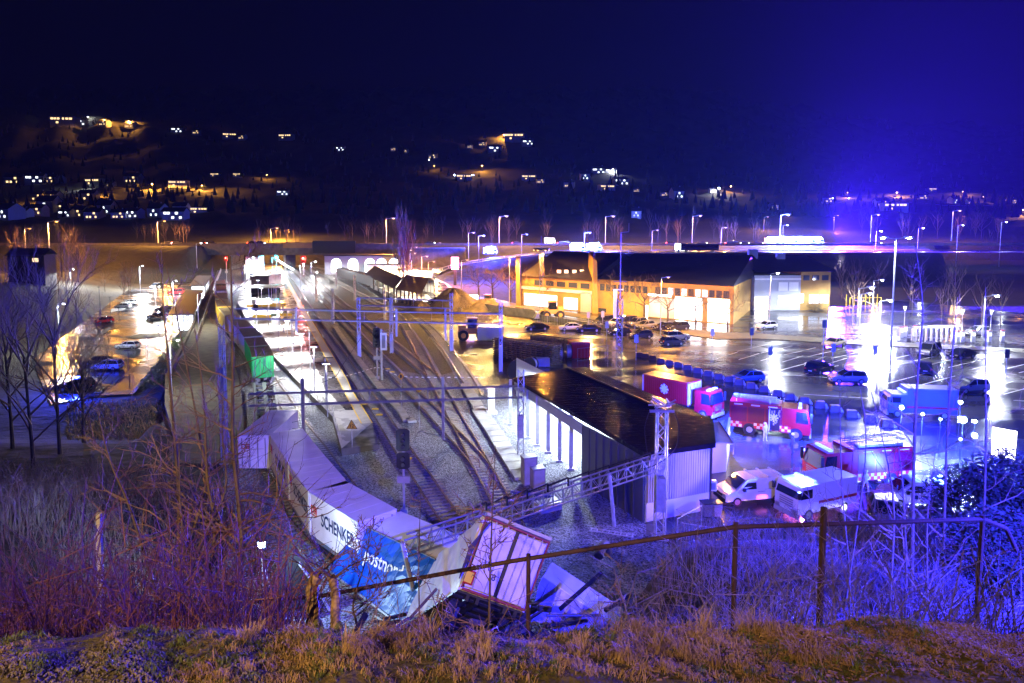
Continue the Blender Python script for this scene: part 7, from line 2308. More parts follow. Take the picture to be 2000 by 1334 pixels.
HH = [  # px, py, width px, kind, label
 (22, 428, 30, 3, "white gabled house at the lower left edge of the village"), (48, 424, 26, 0, "dark walled house second from the left in the lower row"), (75, 420, 30, 0, "house with dim windows third in the lower row"), (97, 413, 30, 3, "white gabled house high in the lower row"), (117, 412, 24, 0, "house behind the white gable of the lower row"), (132, 424, 28, 1, "house with blue lamp at its corner in the lower row"),
 (156, 424, 30, 0, "dark house in the centre of the lower row"), (186, 428, 30, 0, "broad dark house before the white sloping gable"), (210, 418, 26, 3, "white gable with very bright window in the lower row"), (234, 427, 26, 0, "low dark house right of the bright gable"), (262, 426, 34, 1, "long house with a row of low windows"), (310, 424, 26, 3, "brownish gabled house behind the highway lamp"), (344, 430, 42, 1, "large pale house with blue lamp at the lower right of the village"), (355, 419, 24, 3, "gabled house just above the large pale one"), (390, 417, 34, 2, "flat white house at the right end of the lower row"),
 (80, 392, 26, 0, "house with amber porch above the lower row"), (105, 392, 26, 0, "house beside the one with amber porch"), (175, 392, 30, 0, "house with three porch lights in the middle row"), (72, 358, 34, 1, "bright windowed house, left in the upper village row"), (98, 358, 26, 0, "house right beside the bright windowed one"), (188, 362, 36, 2, "flat roofed grey house in the upper village row"), (218, 364, 14, 0, "tiny outbuilding by the flat roofed grey house"), (262, 358, 28, 0, "house with white porch lamps in the upper village row"), (350, 365, 34, 2, "flat brownish house lit by an amber lamp"), (30, 360, 30, 0, "faint greyish house at the left edge of the upper row"), (115, 358, 16, 3, "small shed right of the bright windowed pair"), (422, 345, 18, 2, "left of two low window rows right of the village"), (466, 345, 18, 2, "right of two low window rows right of the village"),
 (128, 245, 46, 2, "long brightly lit building high on the dark hill"), (155, 246, 26, 1, "right wing of the brightly lit building high on the hill"), (205, 246, 18, 0, "amber lit house right of the bright hilltop building"), (256, 250, 18, 0, "amber lit house further right on the hilltop"), (348, 260, 22, 1, "lonely house with three windows on the upper hill"), (384, 262, 14, 0, "tiny lit house right of the three windowed one"), (450, 270, 26, 2, "left of the house group at the middle of the upper hill"), (474, 272, 14, 0, "tiny house at the end of the middle upper group"), (560, 272, 26, 2, "low house with five window dots on the upper hill"), (664, 296, 20, 1, "house with two bright windows left of the hill's centre"), (553, 382, 22, 1, "white house above the yellow lit clump"), (768, 294, 10, 0, "tiny single lit window near the hill's centre"), (792, 298, 10, 0, "faint tiny house beside the single lit window"), (846, 310, 16, 0, "faint reddish house right of the centre"),
 (1005, 275, 38, 2, "large house with long lit top floor on the upper right hill"), (1030, 284, 22, 1, "house directly below the large lit one"), (965, 298, 26, 1, "pinkish house lower left of the large lit one"), (943, 285, 14, 0, "faint house far left of the large lit one"), (918, 289, 10, 0, "tiny faint house left of the pinkish one"), (1033, 352, 28, 2, "amber lit house with long glowing terrace"), (1055, 358, 16, 0, "amber annex right of the glowing terrace"), (905, 352, 30, 2, "dark building under a string of blue white lights"), (1170, 340, 26, 1, "left half of the twin lit houses on the right hill"), (1193, 340, 22, 1, "right half of the twin lit houses on the right hill"), (1142, 352, 18, 3, "gabled house left below the twin lit houses"), (1212, 362, 28, 1, "house with bright windows right below the twins"), (1184, 372, 30, 2, "flat pale house at the foot of the twins"), (1112, 366, 20, 0, "amber lit house left of the twin group"), (1243, 375, 10, 0, "tiny lit house right of the twin group"), (1297, 383, 14, 0, "pinkish small house right of the twins"), (1322, 388, 22, 3, "steep dark gable with a row of lights"), (1391, 376, 12, 0, "tiny house left of a white lamp at the right"), (1243, 424, 18, 3, "pale blue faint house below the right hill group"), (1745, 412, 44, 2, "long building with bright lower windows on the right slope"), (1720, 404, 24, 0, "darker wing left of the long bright building"), (1862, 398, 14, 3, "small ochre lit gabled cabin at the right"), (1818, 374, 18, 2, "house with many window dots, highest at the right"), (1802, 389, 16, 0, "low house beneath the many windowed one"), (1615, 396, 20, 0, "dim house behind the glare at the right"), (1975, 398, 16, 0, "dim house near the right edge"), (1893, 398, 10, 0, "tiny dim house right of the ochre cabin"), (1510, 408, 16, 0, "faint bluish house above the blazing cluster")]
for k, (px_, py_, w_, kd, lb) in enumerate(HH): hhouse(px_, py_, w_, kd, lb, rz=(k % 5 - 2) * .12)
BB = [(298, 370, "sod", "orange street lamp in the middle of the village", 1.3, SOD, 5000), (395, 372, "sod", "orange street lamp at the right end of the village road", 1.2, SOD, 5000), (186, 385, "sods", "orange lamp beside the middle row house", 1, SOD, 2600), (88, 396, "sods", "amber porch lamp at the left of the village", 1, SOD, 2400), (5, 415, "sods", "amber lamp cut by the left edge", 1, SOD, 2400), (164, 370, "whis", "white lamp at the flat roofed house", 1, WHI, 500), (204, 244, "sods", "amber lamp high on the left hilltop", 1, SOD, 2500), (252, 247, "sods", "second amber lamp high on the left hilltop", 1, SOD, 2500), (172, 238, "whis", "white lamp right of the hilltop building", .8, WHI, 300), (984, 274, "sods", "amber lamp left of the large lit hill house", 1.2, SOD, 2500), (942, 334, "sods", "amber lamp behind the pointed dark spruces", 1, SOD, 1800), (1197, 342, "whis", "white lamp at the right of the twin houses", 1.2, WHI, 600), (1404, 378, "whi", "bright white lamp alone on the right slope", 1.3, WHI, 1200), (1427, 374, "sods", "amber lamp next to the bright white one", 1.1, SOD, 1500), (1655, 386, "sods", "orange lamp above the right wood", 1, SOD, 1800), (1751, 386, "sods", "orange lamp above the long bright building", 1.1, SOD, 2800), (1880, 384, "sods", "pinkish lamp right of the ochre cabin", .8, SOD, 900), (1920, 394, "sods", "small orange lamp in the dark right slope", .8, SOD, 600), (1998, 420, "sod", "orange lamp cut by the right edge", 1.2, SOD, 2500), (1604, 396, "whis", "small white light dot left of the orange pair", .7, WHI, 0), (1626, 397, "whis", "small white light dot in the middle of the dots", .7, WHI, 0), (1657, 397, "whis", "small white light dot below the orange lamp", .7, WHI, 0), (521, 352, "sods", "faint amber lamp above the white house", .8, SOD, 500), (838, 322, "whis", "tiny white light below the reddish house", .6, WHI, 0), (848, 334, "sods", "tiny amber light below the reddish house", .6, SOD, 200)]
for px_, py_, em, lb, r_, c_, pw in BB: bulb(px_, py_, E[em], lb, r_, c_, pw)
t = thing("light_string", "string of blue white lights on the dark hill building", "light string")
b = MB()
for i in range(14):
    p = hit(lerp(888, 925, i / 13), 347)
    if p: b.ball(p + Vector((0, -2, 3)), .55 if i else 1.1, 5, 4)
b.build("lamp_glass", lampmat("blue_white_string", (.45, .6, 1), 14), t)
# village roads
def hroad(pts, w_): 
    P = [hit(a_, c_) for a_, c_ in pts]; P = [p + Vector((0, 0, .4)) for p in P if p]
    ribbon("hill_road", smoothline(P, 5), w_, M["concrete"])
hroad([(0, 408), (90, 398), (180, 398), (250, 390), (330, 380), (420, 376)], 8)
hroad([(1690, 398), (1780, 396), (1850, 402), (1950, 402)], 9)
# dark cabin at the far left
p = atY(62, 497, 215)
t = thing("dark_cabin", "dark cabin with one yellow window before the amber grove", "cabin", (p.x, p.y, H(p.x, p.y)), .05)
hz = max(3.0, p.z - H(p.x, p.y))
b = MB(); b.box(-5.5, 5.5, -3, 3, -1, hz); b.build("wall", M["bark2"], t)
b = MB(); b.add([(-6, -3.5, hz - .2), (6, -3.5, hz - .2), (6, 0, hz + 2), (-6, 0, hz + 2), (-6, 3.5, hz - .2), (6, 3.5, hz - .2)], [(0, 1, 2, 3), (3, 2, 5, 4)]); b.build("roof", M["roofdark"], t)
b = MB(); b.box(2.0, 3.8, -3.06, -3, hz - 2.2, hz - 1.0); b.build("window", E["win"], t)
# ================================================================ the near bank
def rail_pt(px, py, Y): return atY(px, py, Y)
fence = thing("pipe_fence", "rusty pipe handrail fence running across the top of the bank", "fence")
RP = [(318, 1190, 8.6), (620, 1165, 7.9), (1000, 1096, 7.2), (1280, 1052, 6.9), (1437, 1029, 6.8), (1600, 1024, 6.9), (1760, 1019, 7.0), (1920, 1014, 7.1), (1965, 1032, 7.3), (1985, 1075, 7.4)]
FP = [rail_pt(*q) for q in RP]
for u, v in zip(FP[:8], FP[1:9]):
    pass
b = MB(); b.tube(FP[:5], .025, 8); b.build("handrail", M["rust"], fence)
b = MB(); b.tube(FP[4:], .025, 8); b.build("handrail", M["rust"], fence)
for k, (px_, py_, Y_) in enumerate([(330, 1189, 8.6), (1032, 1091, 7.15), (1437, 1030, 6.8), (1608, 1024, 6.9), (1919, 1015, 7.1)]):
    p = rail_pt(px_, py_, Y_)
    b = MB(); b.cyl((p.x, p.y, min(p.z - .9, H(p.x, p.y) - .3)), (p.x, p.y, p.z + (.05 if k != 3 else .18)), .026 if k != 3 else .034, 8); b.build("post", M["rust"], fence)
# wire netting under the rail
b = MB()
for (i0, i1) in ((3, 4), (4, 7)):
    a_, c_ = FP[i0], FP[i1]
    n = int((c_ - a_).length / .16)
    for i in range(n):
        for s in (-1, 1):
            if not 0 <= i + s * 5 <= n: continue
            u = a_ + (c_ - a_) * (i / n); v = a_ + (c_ - a_) * ((i + s * 5) / n) - Vector((0, 0, .95))
            b.cyl(u, v, .0008, 3, cap=False)
b.build("netting", M["galv"], fence)

# gravel and grass on the crest
random.seed(21)
rng = random.Random(21)
crest_m = mat("mossy_earth", (0.05, 0.045, 0.02), .85, col2=(0.12, 0.09, 0.045), vs_=3.5, bump=.9, bs=14, bdist=.05, detail=6)
vs_, ff = [], []
NXc, NYc = 90, 26
for j in range(NYc + 1):
    y = 2.6 + j * (5.0 - 2.6) / NYc
    for i in range(NXc + 1):
        x = -4.6 + 9.2 * i / NXc
        z = H(x, y) + .03 + .035 * math.sin(x * 3.1 + y * 2) * math.cos(y * 4 - x) + .02 * math.sin(x * 11 + y * 7)
        z += .04 * math.exp(-((x - 1.75) ** 2 / .10 + (y - 3.75) ** 2 / .25)) + .07 * math.exp(-((x - 2.4) ** 2 / .18 + (y - 3.8) ** 2 / .3)) + .02 * math.exp(-((x + 2.1) ** 2 / .3 + (y - 3.5) ** 2 / .2))
        vs_.append((x, y, z))
def crestz(x, y):
    z = H(x, y) + .03 + .035 * math.sin(x * 3.1 + y * 2) * math.cos(y * 4 - x) + .02 * math.sin(x * 11 + y * 7)
    if y < 5: z += .04 * math.exp(-((x - 1.75) ** 2 / .10 + (y - 3.75) ** 2 / .25)) + .07 * math.exp(-((x - 2.4) ** 2 / .18 + (y - 3.8) ** 2 / .3)) + .02 * math.exp(-((x + 2.1) ** 2 / .3 + (y - 3.5) ** 2 / .2))
    return z
for j in range(NYc):
    for i in range(NXc):
        a = j * (NXc + 1) + i; ff.append((a, a + 1, a + NXc + 2, a + NXc + 1))
b = MB(); b.add(vs_, ff); tag(b.build("bank_crest", crest_m, smooth=True), kind="structure")
def inframe(x, y, z):
    px = 1000 + F * x / y; return -60 < px < 2060
# grass in drooping tufts
def tufts(n, area, m, hmin, hmax, name, label, per=(14, 30), wid=.003, dens=None, flat=.0):
    vs_, fs = [], []
    for i in range(n):
        x, y = rng.uniform(area[0], area[1]), rng.uniform(area[2], area[3])
        if dens and rng.random() > dens(x, y): continue
        if not inframe(x, y, 0): continue
        hh = rng.uniform(hmin, hmax)
        a0 = rng.gauss(4.9, 1.3)
        for k in range(rng.randrange(*per)):
            bx, by = x + rng.gauss(0, .018), y + rng.gauss(0, .018)
            z = crestz(bx, by)
            a_ = a0 + rng.gauss(0, 1.1); h = hh * rng.uniform(.45, 1.1); out = h * rng.uniform(.25, 1.5)
            dx, dy = math.cos(a_), math.sin(a_); w_ = wid * rng.uniform(.35, 1.0)
            nx, ny = -dy * w_, dx * w_
            o = len(vs_)
            for f, hz in ((0, 0), (.22, .55), (.55, .9), (1.0, rng.uniform(.35, 1.0))):
                ww = 1 - f * .9
                vs_ += [(bx + dx * out * f - nx * ww, by + dy * out * f - ny * ww, z + h * hz), (bx + dx * out * f + nx * ww, by + dy * out * f + ny * ww, z + h * hz)]
            fs += [(o + 2 * j, o + 2 * j + 1, o + 2 * j + 3, o + 2 * j + 2) for j in range(3)]
    b = MB(); b.v, b.f, b.mi = vs_, fs, [0] * len(fs)
    return tag(b.build(name, m), label, "grass", kind="stuff")
def patch(x, y):
    return math.sin(x * 5.3 + 1) * math.cos(y * 6 + x * 2) + .6 * math.sin(x * 12.7 + y * 3)
tufts(3400, (-3.1, 3.4, 3.3, 4.5), M["grassdry"], .02, .055, "dry_grass", "matted dry straw coloured grass on the bank crest", dens=lambda x, y: (.9 if patch(x, y) > -.1 else .25) * (1 if x > -1.7 else .12) * (.3 if x > 1.3 else 1))
tufts(420, (-1.6, 1.7, 3.5, 4.5), M["grassdry"], .07, .15, "tall_dry_grass", "taller drooping dry tufts along the edge of the bank", per=(30, 60), wid=.0028, dens=lambda x, y: 1 if patch(x * 1.4, y) > .45 else .06)
tufts(1500, (-3.2, 2.4, 3.3, 4.4), M["grassgrn"], .015, .045, "green_grass", "short green grass and moss on the bank crest", wid=.004, dens=lambda x, y: .8 if patch(x + 2, y) < 0 else .15)
# gravel stones at the lower left
b = MB()
for i in range(9000):
    x, y = rng.uniform(-3.2, -.6), rng.uniform(3.25, 3.95)
    if rng.random() < (x + 1.9) * .9 or (y > 3.7 + .1 * math.sin(x * 5) and rng.random() < .93): continue
    r = rng.uniform(.004, .012)
    b.M = Matrix.Translation((x, y, crestz(x, y) + r * .3)) @ Matrix.Rotation(rng.uniform(0, 6), 4, Vector((rng.random(), rng.random(), rng.random() + .1)).normalized()) @ Matrix.Diagonal((1, rng.uniform(.5, 1), rng.uniform(.4, .8), 1))
    b.ball((0, 0, 0), r, 5, 3)
b.M = None
tag(b.build("gravel", mat("gravel_stones", (.05, .042, .035), .6, col2=(.20, .165, .13), kind='voronoi', vs_=14)), "loose grey gravel at the lower left of the bank", "gravel", kind="stuff")
b = MB()
for i in range(9000):
    u = rng.random()
    if u < .3: x, y = rng.gauss(1.75, .3), rng.gauss(3.85, .22)
    elif u < .75: x, y = rng.gauss(2.35, .42), rng.gauss(3.85, .25)
    else: x, y = rng.uniform(.6, 3.3), rng.uniform(3.3, 4.4)
    if y > 4.6 or y < 3.3: continue
    L_ = rng.uniform(.006, .022); w_ = rng.uniform(.002, .007)
    b.M = Matrix.Translation((x, y, crestz(x, y) + .006)) @ Matrix.Rotation(rng.uniform(0, 6.28), 4, 'Z') @ Matrix.Rotation(rng.uniform(-.7, .7), 4, 'X')
    b.box(-L_, L_, -w_, w_, 0, .004)
b.M = None
tag(b.build("wood_chips", M["chips"]), "heaps of brown wood chips at the right end of the crest", "wood chips", kind="stuff")

# brambles: curved stems on the slopes
def stems(n, areaf, m, name, label, h=(.6, 1.6), r=.006, curve=.7, side=1, bright=None):
    b = MB()
    for i in range(n):
        x, y = areaf()
        z = H(x, y)
        hh = rng.uniform(*h); a_ = rng.uniform(0, 6.28); c_ = rng.uniform(.1, curve) * hh
        dx, dy = math.cos(a_) * c_, math.sin(a_) * c_
        P = [Vector((x, y, z - .05)), Vector((x + dx * .15, y + dy * .15, z + hh * .45)), Vector((x + dx * .5, y + dy * .5, z + hh * .85)), Vector((x + dx, y + dy, z + hh * rng.uniform(.75, 1.1)))]
        rr = r * rng.uniform(.6, 1.4) * (1 + y * .03)
        b.tube(P, [rr, rr * .8, rr * .6, rr * .3], 3)
        for k in range(rng.randrange(1, 4)):
            q = P[1].lerp(P[3], rng.random()); a2 = rng.uniform(0, 6.28); l2 = hh * rng.uniform(.15, .4)
            b.tube([q, q + Vector((math.cos(a2) * l2 * .6, math.sin(a2) * l2 * .6, l2 * rng.uniform(.2, .9)))], [rr * .5, rr * .2], 3)
    return tag(b.build(name, m), label, "brambles", kind="stuff")
def area_left():
    while True:
        Y = 5.0 + 17 * rng.random() ** 1.2
        px = rng.uniform(-60, 560)
        if px < 430 or Y < 11: return (px - 1000) / F * Y, Y
stems(3300, area_left, M["bramble"], "bramble_thicket", "dense reddish brown bramble thicket on the left of the slope", (.7, 1.7), .006)
def area_mid():
    Y = 4.6 + 7 * rng.random(); px = rng.uniform(420, 1250); return (px - 1000) / F * Y, Y
stems(750, area_mid, M["twig"], "undergrowth", "thin brown undergrowth on the slope before the wreck", (.25, .75), .004)
def area_right():
    Y = 4.8 + 20 * rng.random() ** 1.2; px = rng.uniform(1180, 2060); return (px - 1000) / F * Y, Y
stems(2600, area_right, M["bramblegrey"], "bramble_slope", "blue lit bramble tangle covering the right slope", (.5, 1.3), .005, 1.0)
def area_shoulder():
    Y = 13 + 15 * rng.random(); px = rng.uniform(1290, 2060); return (px - 1000) / F * Y, Y
stems(2600, area_shoulder, M["bramblegrey"], "shoulder_brambles", "dense dark brambles on the crest of the right slope", (.4, 1.4), .006, 1.0)
def area_far():
    Y = 22 + 26 * rng.random(); px = rng.uniform(-60, 500); return (px - 1000) / F * Y, Y
stems(1800, area_far, M["twig"], "dark_scrub", "dark scrub on the bank beneath the left trees", (.9, 2.4), .012)
def area_car():
    p = at(rng.uniform(130, 335), rng.uniform(772, 850), -2); return p.x, p.y
stems(900, area_car, M["grassdry"], "rough_grass_slope", "rough brown grass slope below the footpath", (.2, .7), .015, 1.2)
# green hedge strip along the footpath
b = MB()
hp0, hp1 = at(268, 765, -2.9), at(338, 672, -2.9)
for i in range(9000):
    f = rng.random(); w_ = rng.uniform(0, 1)
    base = hp0.lerp(hp1, f) + Vector((w_ * lerp(5.2, 2.4, f), 0, 0))
    bump_ = .5 + .5 * math.sin(f * 26 + w_ * 5)
    z_ = -2.9 + rng.uniform(0, .5 + .6 * bump_) + w_ * 1.0
    s = rng.uniform(.07, .17); a_ = rng.uniform(0, 6.28); e_ = rng.uniform(-1, 1)
    u = Vector((math.cos(a_), math.sin(a_), e_ * .5)) * s; v = Vector((-math.sin(a_), math.cos(a_), .4)) * s
    c_ = Vector((base.x + rng.gauss(0, .2), base.y + rng.gauss(0, .2), z_))
    b.add([c_ - u, c_ - v, c_ + u, c_ + v], [(0, 1, 2, 3)])
tag(b.build("low_hedge", M["leaf"]), "bright green low hedge between footpath and retaining wall", "hedge")
# dark bush mass at the right edge
def bush(px, py, Y, r, n, label, m, sz=.8):
    p = atY(px, py, Y); t = thing("leafless_bush", label, "bush", (p.x, p.y, p.z - r))
    b = MB(); c2 = MB()
    for i in range(n):
        d = Vector((rng.gauss(0, 1), rng.gauss(0, 1), rng.gauss(0, 1))).normalized() * r * rng.uniform(.55, 1.0); d.z *= sz
        q = Vector((0, 0, r)) + d; s = rng.uniform(.03, .07) * (r / 1.2)
        a_ = rng.uniform(0, 6.28); u = Vector((math.cos(a_), math.sin(a_), rng.uniform(-.6, .6))) * s; v = Vector((-math.sin(a_), math.cos(a_), rng.uniform(-.6, .6))) * s
        c2.add([q - u, q - v * .5, q + u, q + v * .5], [(0, 1, 2, 3)])
    for i in range(60):
        d = Vector((rng.gauss(0, 1), rng.gauss(0, 1), rng.gauss(0, 1))).normalized() * r * .95; d.z = abs(d.z) * sz
        b.tube([(0, 0, 0), d * .5 + Vector((0, 0, r * .4)), d + Vector((0, 0, r * .6))], [.02, .012, .004], 3)
    b.build("stems", M["bark2"], t); c2.build("crown", m, t)
    return t
dkl = mat("dark_bush_leaves", (.02, .03, .02), .7, var=.4, vs_=3)
bush(1905, 985, 17, 1.25, 6500, "dense dark bush at the right edge behind the fence", dkl)
bush(1978, 960, 16, 1.25, 6500, "second dense dark bush cut by the right edge", dkl)
bush(1955, 1075, 12, 1.0, 4500, "lower dark bush right of the last fence post", dkl)
for k, (px_, py_, r_, lb) in enumerate([(1592, 603, 1.6, "clipped dark hedge bush left before the ochre end wall"), (1606, 604, 1.6, "clipped dark hedge bush right before the ochre end wall")]):
    bush(px_, py_ - 6, 157, 2.0, 900, lb, dkl, .7)

# ---- saplings and trees on the bank
def sapling(pts, r0, label, seed, nb=14, bl=(.5, 1.4), m="bark", depth=1, name="bare_sapling", up=.5, kids=3):
    """stem through (px,py,Y) points from the ground up"""
    rg = random.Random(seed)
    P = [atY(*q) for q in pts]
    base = P[0].copy(); base.z = min(base.z, H(base.x, base.y))
    t = thing(name, label, "tree", base)
    P = smoothline([base - Vector((0, 0, .2))] + P, 5)
    Q = [p - base for p in P]
    n = len(Q)
    b = MB(); b.tube(Q, [r0 * (1 - .85 * i / (n - 1)) for i in range(n)], 7); b.build("trunk", M[m], t)
    c = MB()
    for k in range(nb):
        f = rg.uniform(.25, .98); i = int(f * (n - 2)); q = Q[i].lerp(Q[i + 1], rg.random())
        a_ = rg.uniform(0, 6.28); 
        d = Vector((math.cos(a_), math.sin(a_) * .6, up * rg.uniform(.4, 1.6))).normalized()
        grow(c, q, d, rg.uniform(*bl) * (1.05 - .75 * f), max(.003, r0 * (1 - f) * .55 + .002), depth, rg, .7, .3, kids, 4, wob=.25)
    c.build("branches", M["twig"], t)
    return t
SP = [
 ([(348, 1270, 8.0), (350, 1000, 8.1), (345, 900, 8.2), (328, 700, 8.3), (318, 580, 8.4), (315, 490, 8.5)], .045, "tall thin tree crossing the lower car park up to the highway, leaning left", 1, 16, (.4, .9)),
 ([(330, 1200, 8.0), (400, 960, 8.4), (392, 860, 8.6), (350, 640, 9.0), (325, 520, 9.2)], .04, "thin tree leaning left across the retaining wall", 2, 18, (.5, 1.1)),
 ([(395, 1230, 7.6), (420, 1050, 7.8), (405, 930, 8.0), (398, 780, 8.2), (380, 640, 8.4)], .05, "wiry tree just right of the leaning one", 3, 18, (.5, 1.1)),
 ([(430, 1250, 7.4), (470, 1100, 7.6), (468, 1000, 7.8), (455, 860, 8.0), (455, 700, 8.3), (452, 560, 8.6), (450, 500, 8.7)], .06, "orange lit trunk with a blue rim beside the white swap bodies", 4, 22, (.5, 1.3)),
 ([(360, 1240, 7.3), (385, 1080, 7.5), (440, 960, 7.8), (434, 850, 8.0), (436, 760, 8.2)], .035, "slim pale stem between the two orange lit trunks", 5, 14, (.4, 1.0)),
 ([(330, 1260, 7.8), (260, 1010, 8.0), (215, 900, 8.2), (190, 800, 8.4)], .04, "branch-like tree leaning far left over the brambles", 6, 18, (.5, 1.3)),
 ([(350, 1250, 7.2), (345, 1150, 7.3), (360, 1080, 7.4), (352, 980, 7.6), (350, 860, 7.8)], .05, "forked trunk rooted left of the handrail's end", 7, 16, (.4, 1.2)),
 ([(820, 1260, 5.2), (818, 1100, 5.4), (822, 950, 5.6)], .014, "thin upright shoot left of the reared-up trailer", 8, 8, (.15, .4)),
 ([(955, 1250, 4.9), (958, 1100, 5.1), (962, 990, 5.3), (968, 870, 5.5)], .02, "thin reddish shoot before the reared-up trailer", 9, 14, (.2, .6)),
 ([(1215, 1250, 6.0), (1212, 1150, 6.2), (1216, 1050, 6.4)], .014, "thin shoot right of the crushed swap body", 10, 8, (.2, .5)),
 ([(700, 1240, 5.6), (690, 1180, 5.7), (715, 1090, 5.9), (725, 1010, 6.0)], .02, "orange lit twiggy shoot before the blue container", 11, 20, (.2, .5)),
 ([(1285, 1260, 5.6), (1292, 1150, 5.8), (1296, 1060, 6.0)], .012, "reed-like shoot below the shed corner", 12, 6, (.15, .4)),
 ([(1525, 1280, 5.0), (1545, 1180, 5.3), (1610, 1110, 5.6)], .012, "arched pale shoot in the blue brambles", 13, 6, (.2, .5)),
 ([(1640, 1260, 9), (1690, 900, 9.6), (1680, 760, 10)], .035, "thin dark tree before the blazing fire engine, left", 14, 18, (.4, 1.1)),
 ([(1780, 1180, 12), (1785, 900, 12.5), (1792, 740, 13), (1802, 600, 13.5), (1788, 480, 14)], .06, "dark straight tree before the police van", 15, 16, (.6, 1.4)),
 ([(1840, 1180, 12), (1848, 900, 12.5), (1858, 720, 13), (1870, 580, 13.5)], .05, "tall thin dark tree right of the box truck", 16, 16, (.6, 1.4)),
 ([(1915, 1180, 12), (1925, 900, 12.5), (1925, 700, 13), (1925, 560, 13.5)], .045, "tall thin dark tree below the right lone floodlight", 17, 14, (.6, 1.3)),
 ([(1740, 1150, 10), (1745, 980, 10.4), (1720, 840, 10.8), (1700, 760, 11)], .035, "thin dark tree leaning left over the headlights", 18, 14, (.5, 1.1)),
 ([(1770, 1150, 10.5), (1764, 960, 10.8), (1752, 850, 11.2)], .04, "short dark tree amid the headlights", 19, 12, (.4, 1.0)),
 ([(1660, 1150, 11), (1645, 960, 11.4), (1641, 840, 11.8), (1640, 740, 12)], .03, "slim dark tree by the starlike lamp", 20, 10, (.4, 1.0)),
 ([(1810, 1150, 10.5), (1812, 1000, 10.8), (1830, 860, 11.2)], .035, "leaning dark tree left of the dark bush", 21, 12, (.4, 1.0)),
 ([(1600, 1180, 11), (1585, 1000, 11.4), (1560, 880, 12)], .02, "thin shoot before the ambulance", 22, 8, (.3, .8)),
]
for s in SP: sapling(s[0], s[1] * .72, s[2], s[3], nb=int(s[4] * 1.3), bl=s[5], depth=2 if s[3] in (2, 3, 4, 6, 11, 9) else 1)
# mossy stumps left of the blue container
def stump(pts, r0, label):
    P = [atY(*q) for q in pts]; base = P[0].copy(); base.z = min(base.z, H(base.x, base.y))
    t = thing("tree_stump", label, "tree stump", base)
    Q = [p - base for p in smoothline([base - Vector((0, 0, .2))] + P, 4)]
    b = MB(); n = len(Q)
    b.tube(Q, [r0 * (1.15 - .3 * i / n + .1 * math.sin(i * 2.3)) for i in range(n)], 10); b.build("trunk", mat("flaky_bark", (.10, .065, .035), .6, col2=(.30, .20, .10), vs_=14, bump=1, bs=30, bdist=.02) if "flaky_bark" not in bpy.data.materials else bpy.data.materials["flaky_bark"], t)
    b = MB(); q = Q[n // 2]; b.ball(q + Vector((.03, -.03, -.1)), r0 * 1.15, 9, 6, 1.3); b.build("moss_cushion", M["moss"], t)
    b = MB()
    for k in range(7):
        a_ = rng.uniform(0, 6.28); d = Vector((math.cos(a_), math.sin(a_) * .5, .8)).normalized()
        grow(b, Q[-2], d, .45, .008, 1, rng, .6, .3, 3, 3)
    b.build("shoots", M["twig"], t)
stump([(605, 1270, 5.4), (612, 1200, 5.45), (610, 1150, 5.5), (620, 1122, 5.5)], .055, "cut mossy stump, thicker left one of the pair")
stump([(655, 1270, 5.3), (655, 1200, 5.35), (655, 1160, 5.4), (648, 1125, 5.5)], .04, "mossy crooked stump, thinner right one of the pair")
t = thing("old_post", "weathered grey wooden post in the left brambles", "post", atY(196, 1180, 9.0))
b = MB(); b.cyl((0, 0, -.6), (.05, 0, 1.3), .04, 6); b.cyl((-.1, .2, -.6), (-.12, .2, .9), .03, 6); b.build("timber", M["pale"], t)
# big dark crowns at the left: large bare trees standing below the bank
for k, (px_, py_, Y, h_, sd, lb) in enumerate([(112, 800, 58, 13.5, 71, "large dark spreading tree left of the lower car park"), (60, 830, 52, 12, 72, "dark bare tree at the far left behind the large one"), (20, 800, 60, 12, 73, "dark bare tree cut by the left edge"), (160, 790, 66, 10, 74, "dark bare tree leaning over the large white car")]):
    p = atY(px_, py_, Y); gz = H(p.x, p.y)
    t = bare_tree(sd, h_, .2, 3, 4, lb, .6, .35, .2, nlimb=10, bark=M["bark2"], name="bare_tree")
    t.location = (p.x, p.y, gz)
    t["group"] = "large bare trees at the left"
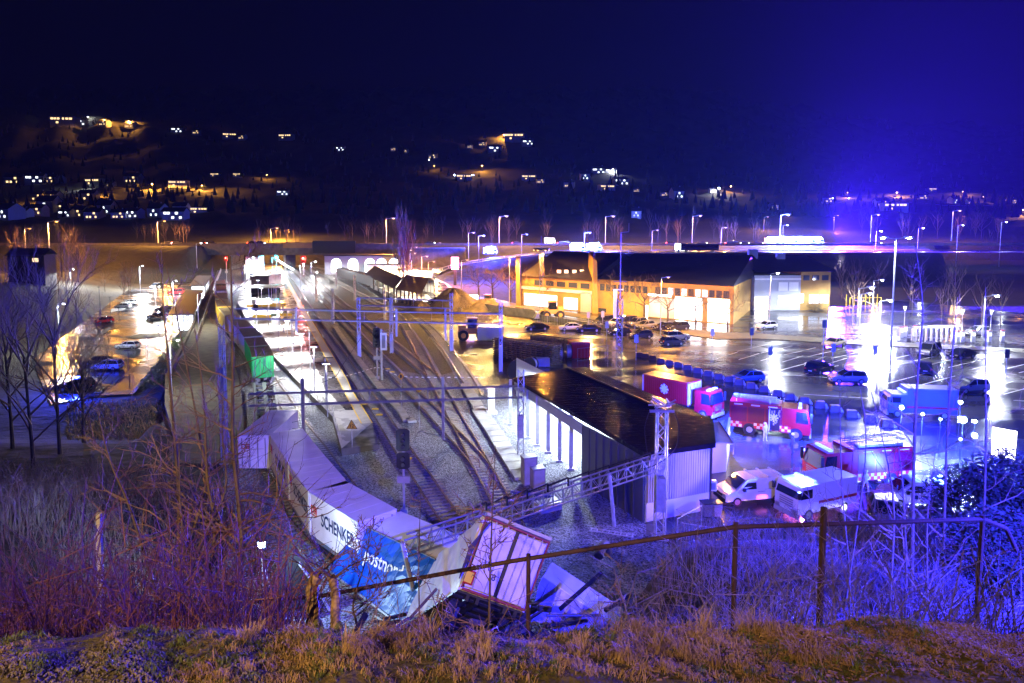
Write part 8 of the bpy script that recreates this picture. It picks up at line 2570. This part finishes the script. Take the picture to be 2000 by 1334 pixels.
# street lamp behind the camera lighting the crest in orange, and the blue beacon vehicle on the near road
t = thing("street_lamp", "sodium street lamp on the road behind the viewpoint", "street lamp", (-17.5, -25.4, 18.9))
b = MB(); b.cyl((0, 0, 0), (0, 0, 17.4), .14, 8); b.cyl((0, 0, 17.4), (1.4, 1.3, 17.7), .06, 6); b.build("pole", M["galv"], t)
b = MB(); b.ball((1.5, 1.4, 17.6), .2, 8, 6, .6); b.build("lamp_glass", E["sods"], t)
light((1.0, .62, .25), 48000, (-16, -24, 36.3), .3, spot=45, aim=(-8.5, 10, 14.5), blend=.8)
t = boxtruck(0, 0, 0, "police van with blue beacons on the road right of the viewpoint", 5.0, paints["white"], lit=False, name="police_van", cat="van")
t.location = (12.0, 1.5, 18.9); t.rotation_euler = (0, 0, 1.2)
light((.03, .03, 1), 90000, (10.6, 3.2, 22.2), .12, name="beacon_light", spot=95, aim=(8.5, 17, 11), blend=.8)
light((.15, .1, 1), 3500, (9.6, 2.0, 21.7), .12, name="beacon_light", spot=60, aim=(2.4, 3.6, 18.7), blend=1)
# ================================================================ haze
b = MB(); b.box(-2700, 2700, -30, 2300, -6, 380)
hz_m = bpy.data.materials.new("haze_air"); hz_m.use_nodes = True
t_ = hz_m.node_tree; t_.nodes.remove(t_.nodes["Principled BSDF"])
pv = t_.nodes.new("ShaderNodeVolumePrincipled")
pv.inputs["Color"].default_value = (.8, .84, 1, 1)
pv.inputs["Density"].default_value = HAZE
pv.inputs["Anisotropy"].default_value = 0.0
t_.links.new(pv.outputs[0], t_.nodes["Material Output"].inputs["Volume"])
tag(b.build("haze", hz_m), kind="stuff")

# lettering becomes real mesh
for o in [o for o in bpy.data.objects if o.type == 'FONT']:
    me = bpy.data.meshes.new_from_object(o)
    me.name = o.name
    q = bpy.data.objects.new(o.name + "_mesh", me)
    COL.objects.link(q)
    q.parent = o.parent
    q.matrix_local = o.matrix_local.copy()
    nm = o.name.split(".")[0]
    bpy.data.objects.remove(o)
    q.name = nm
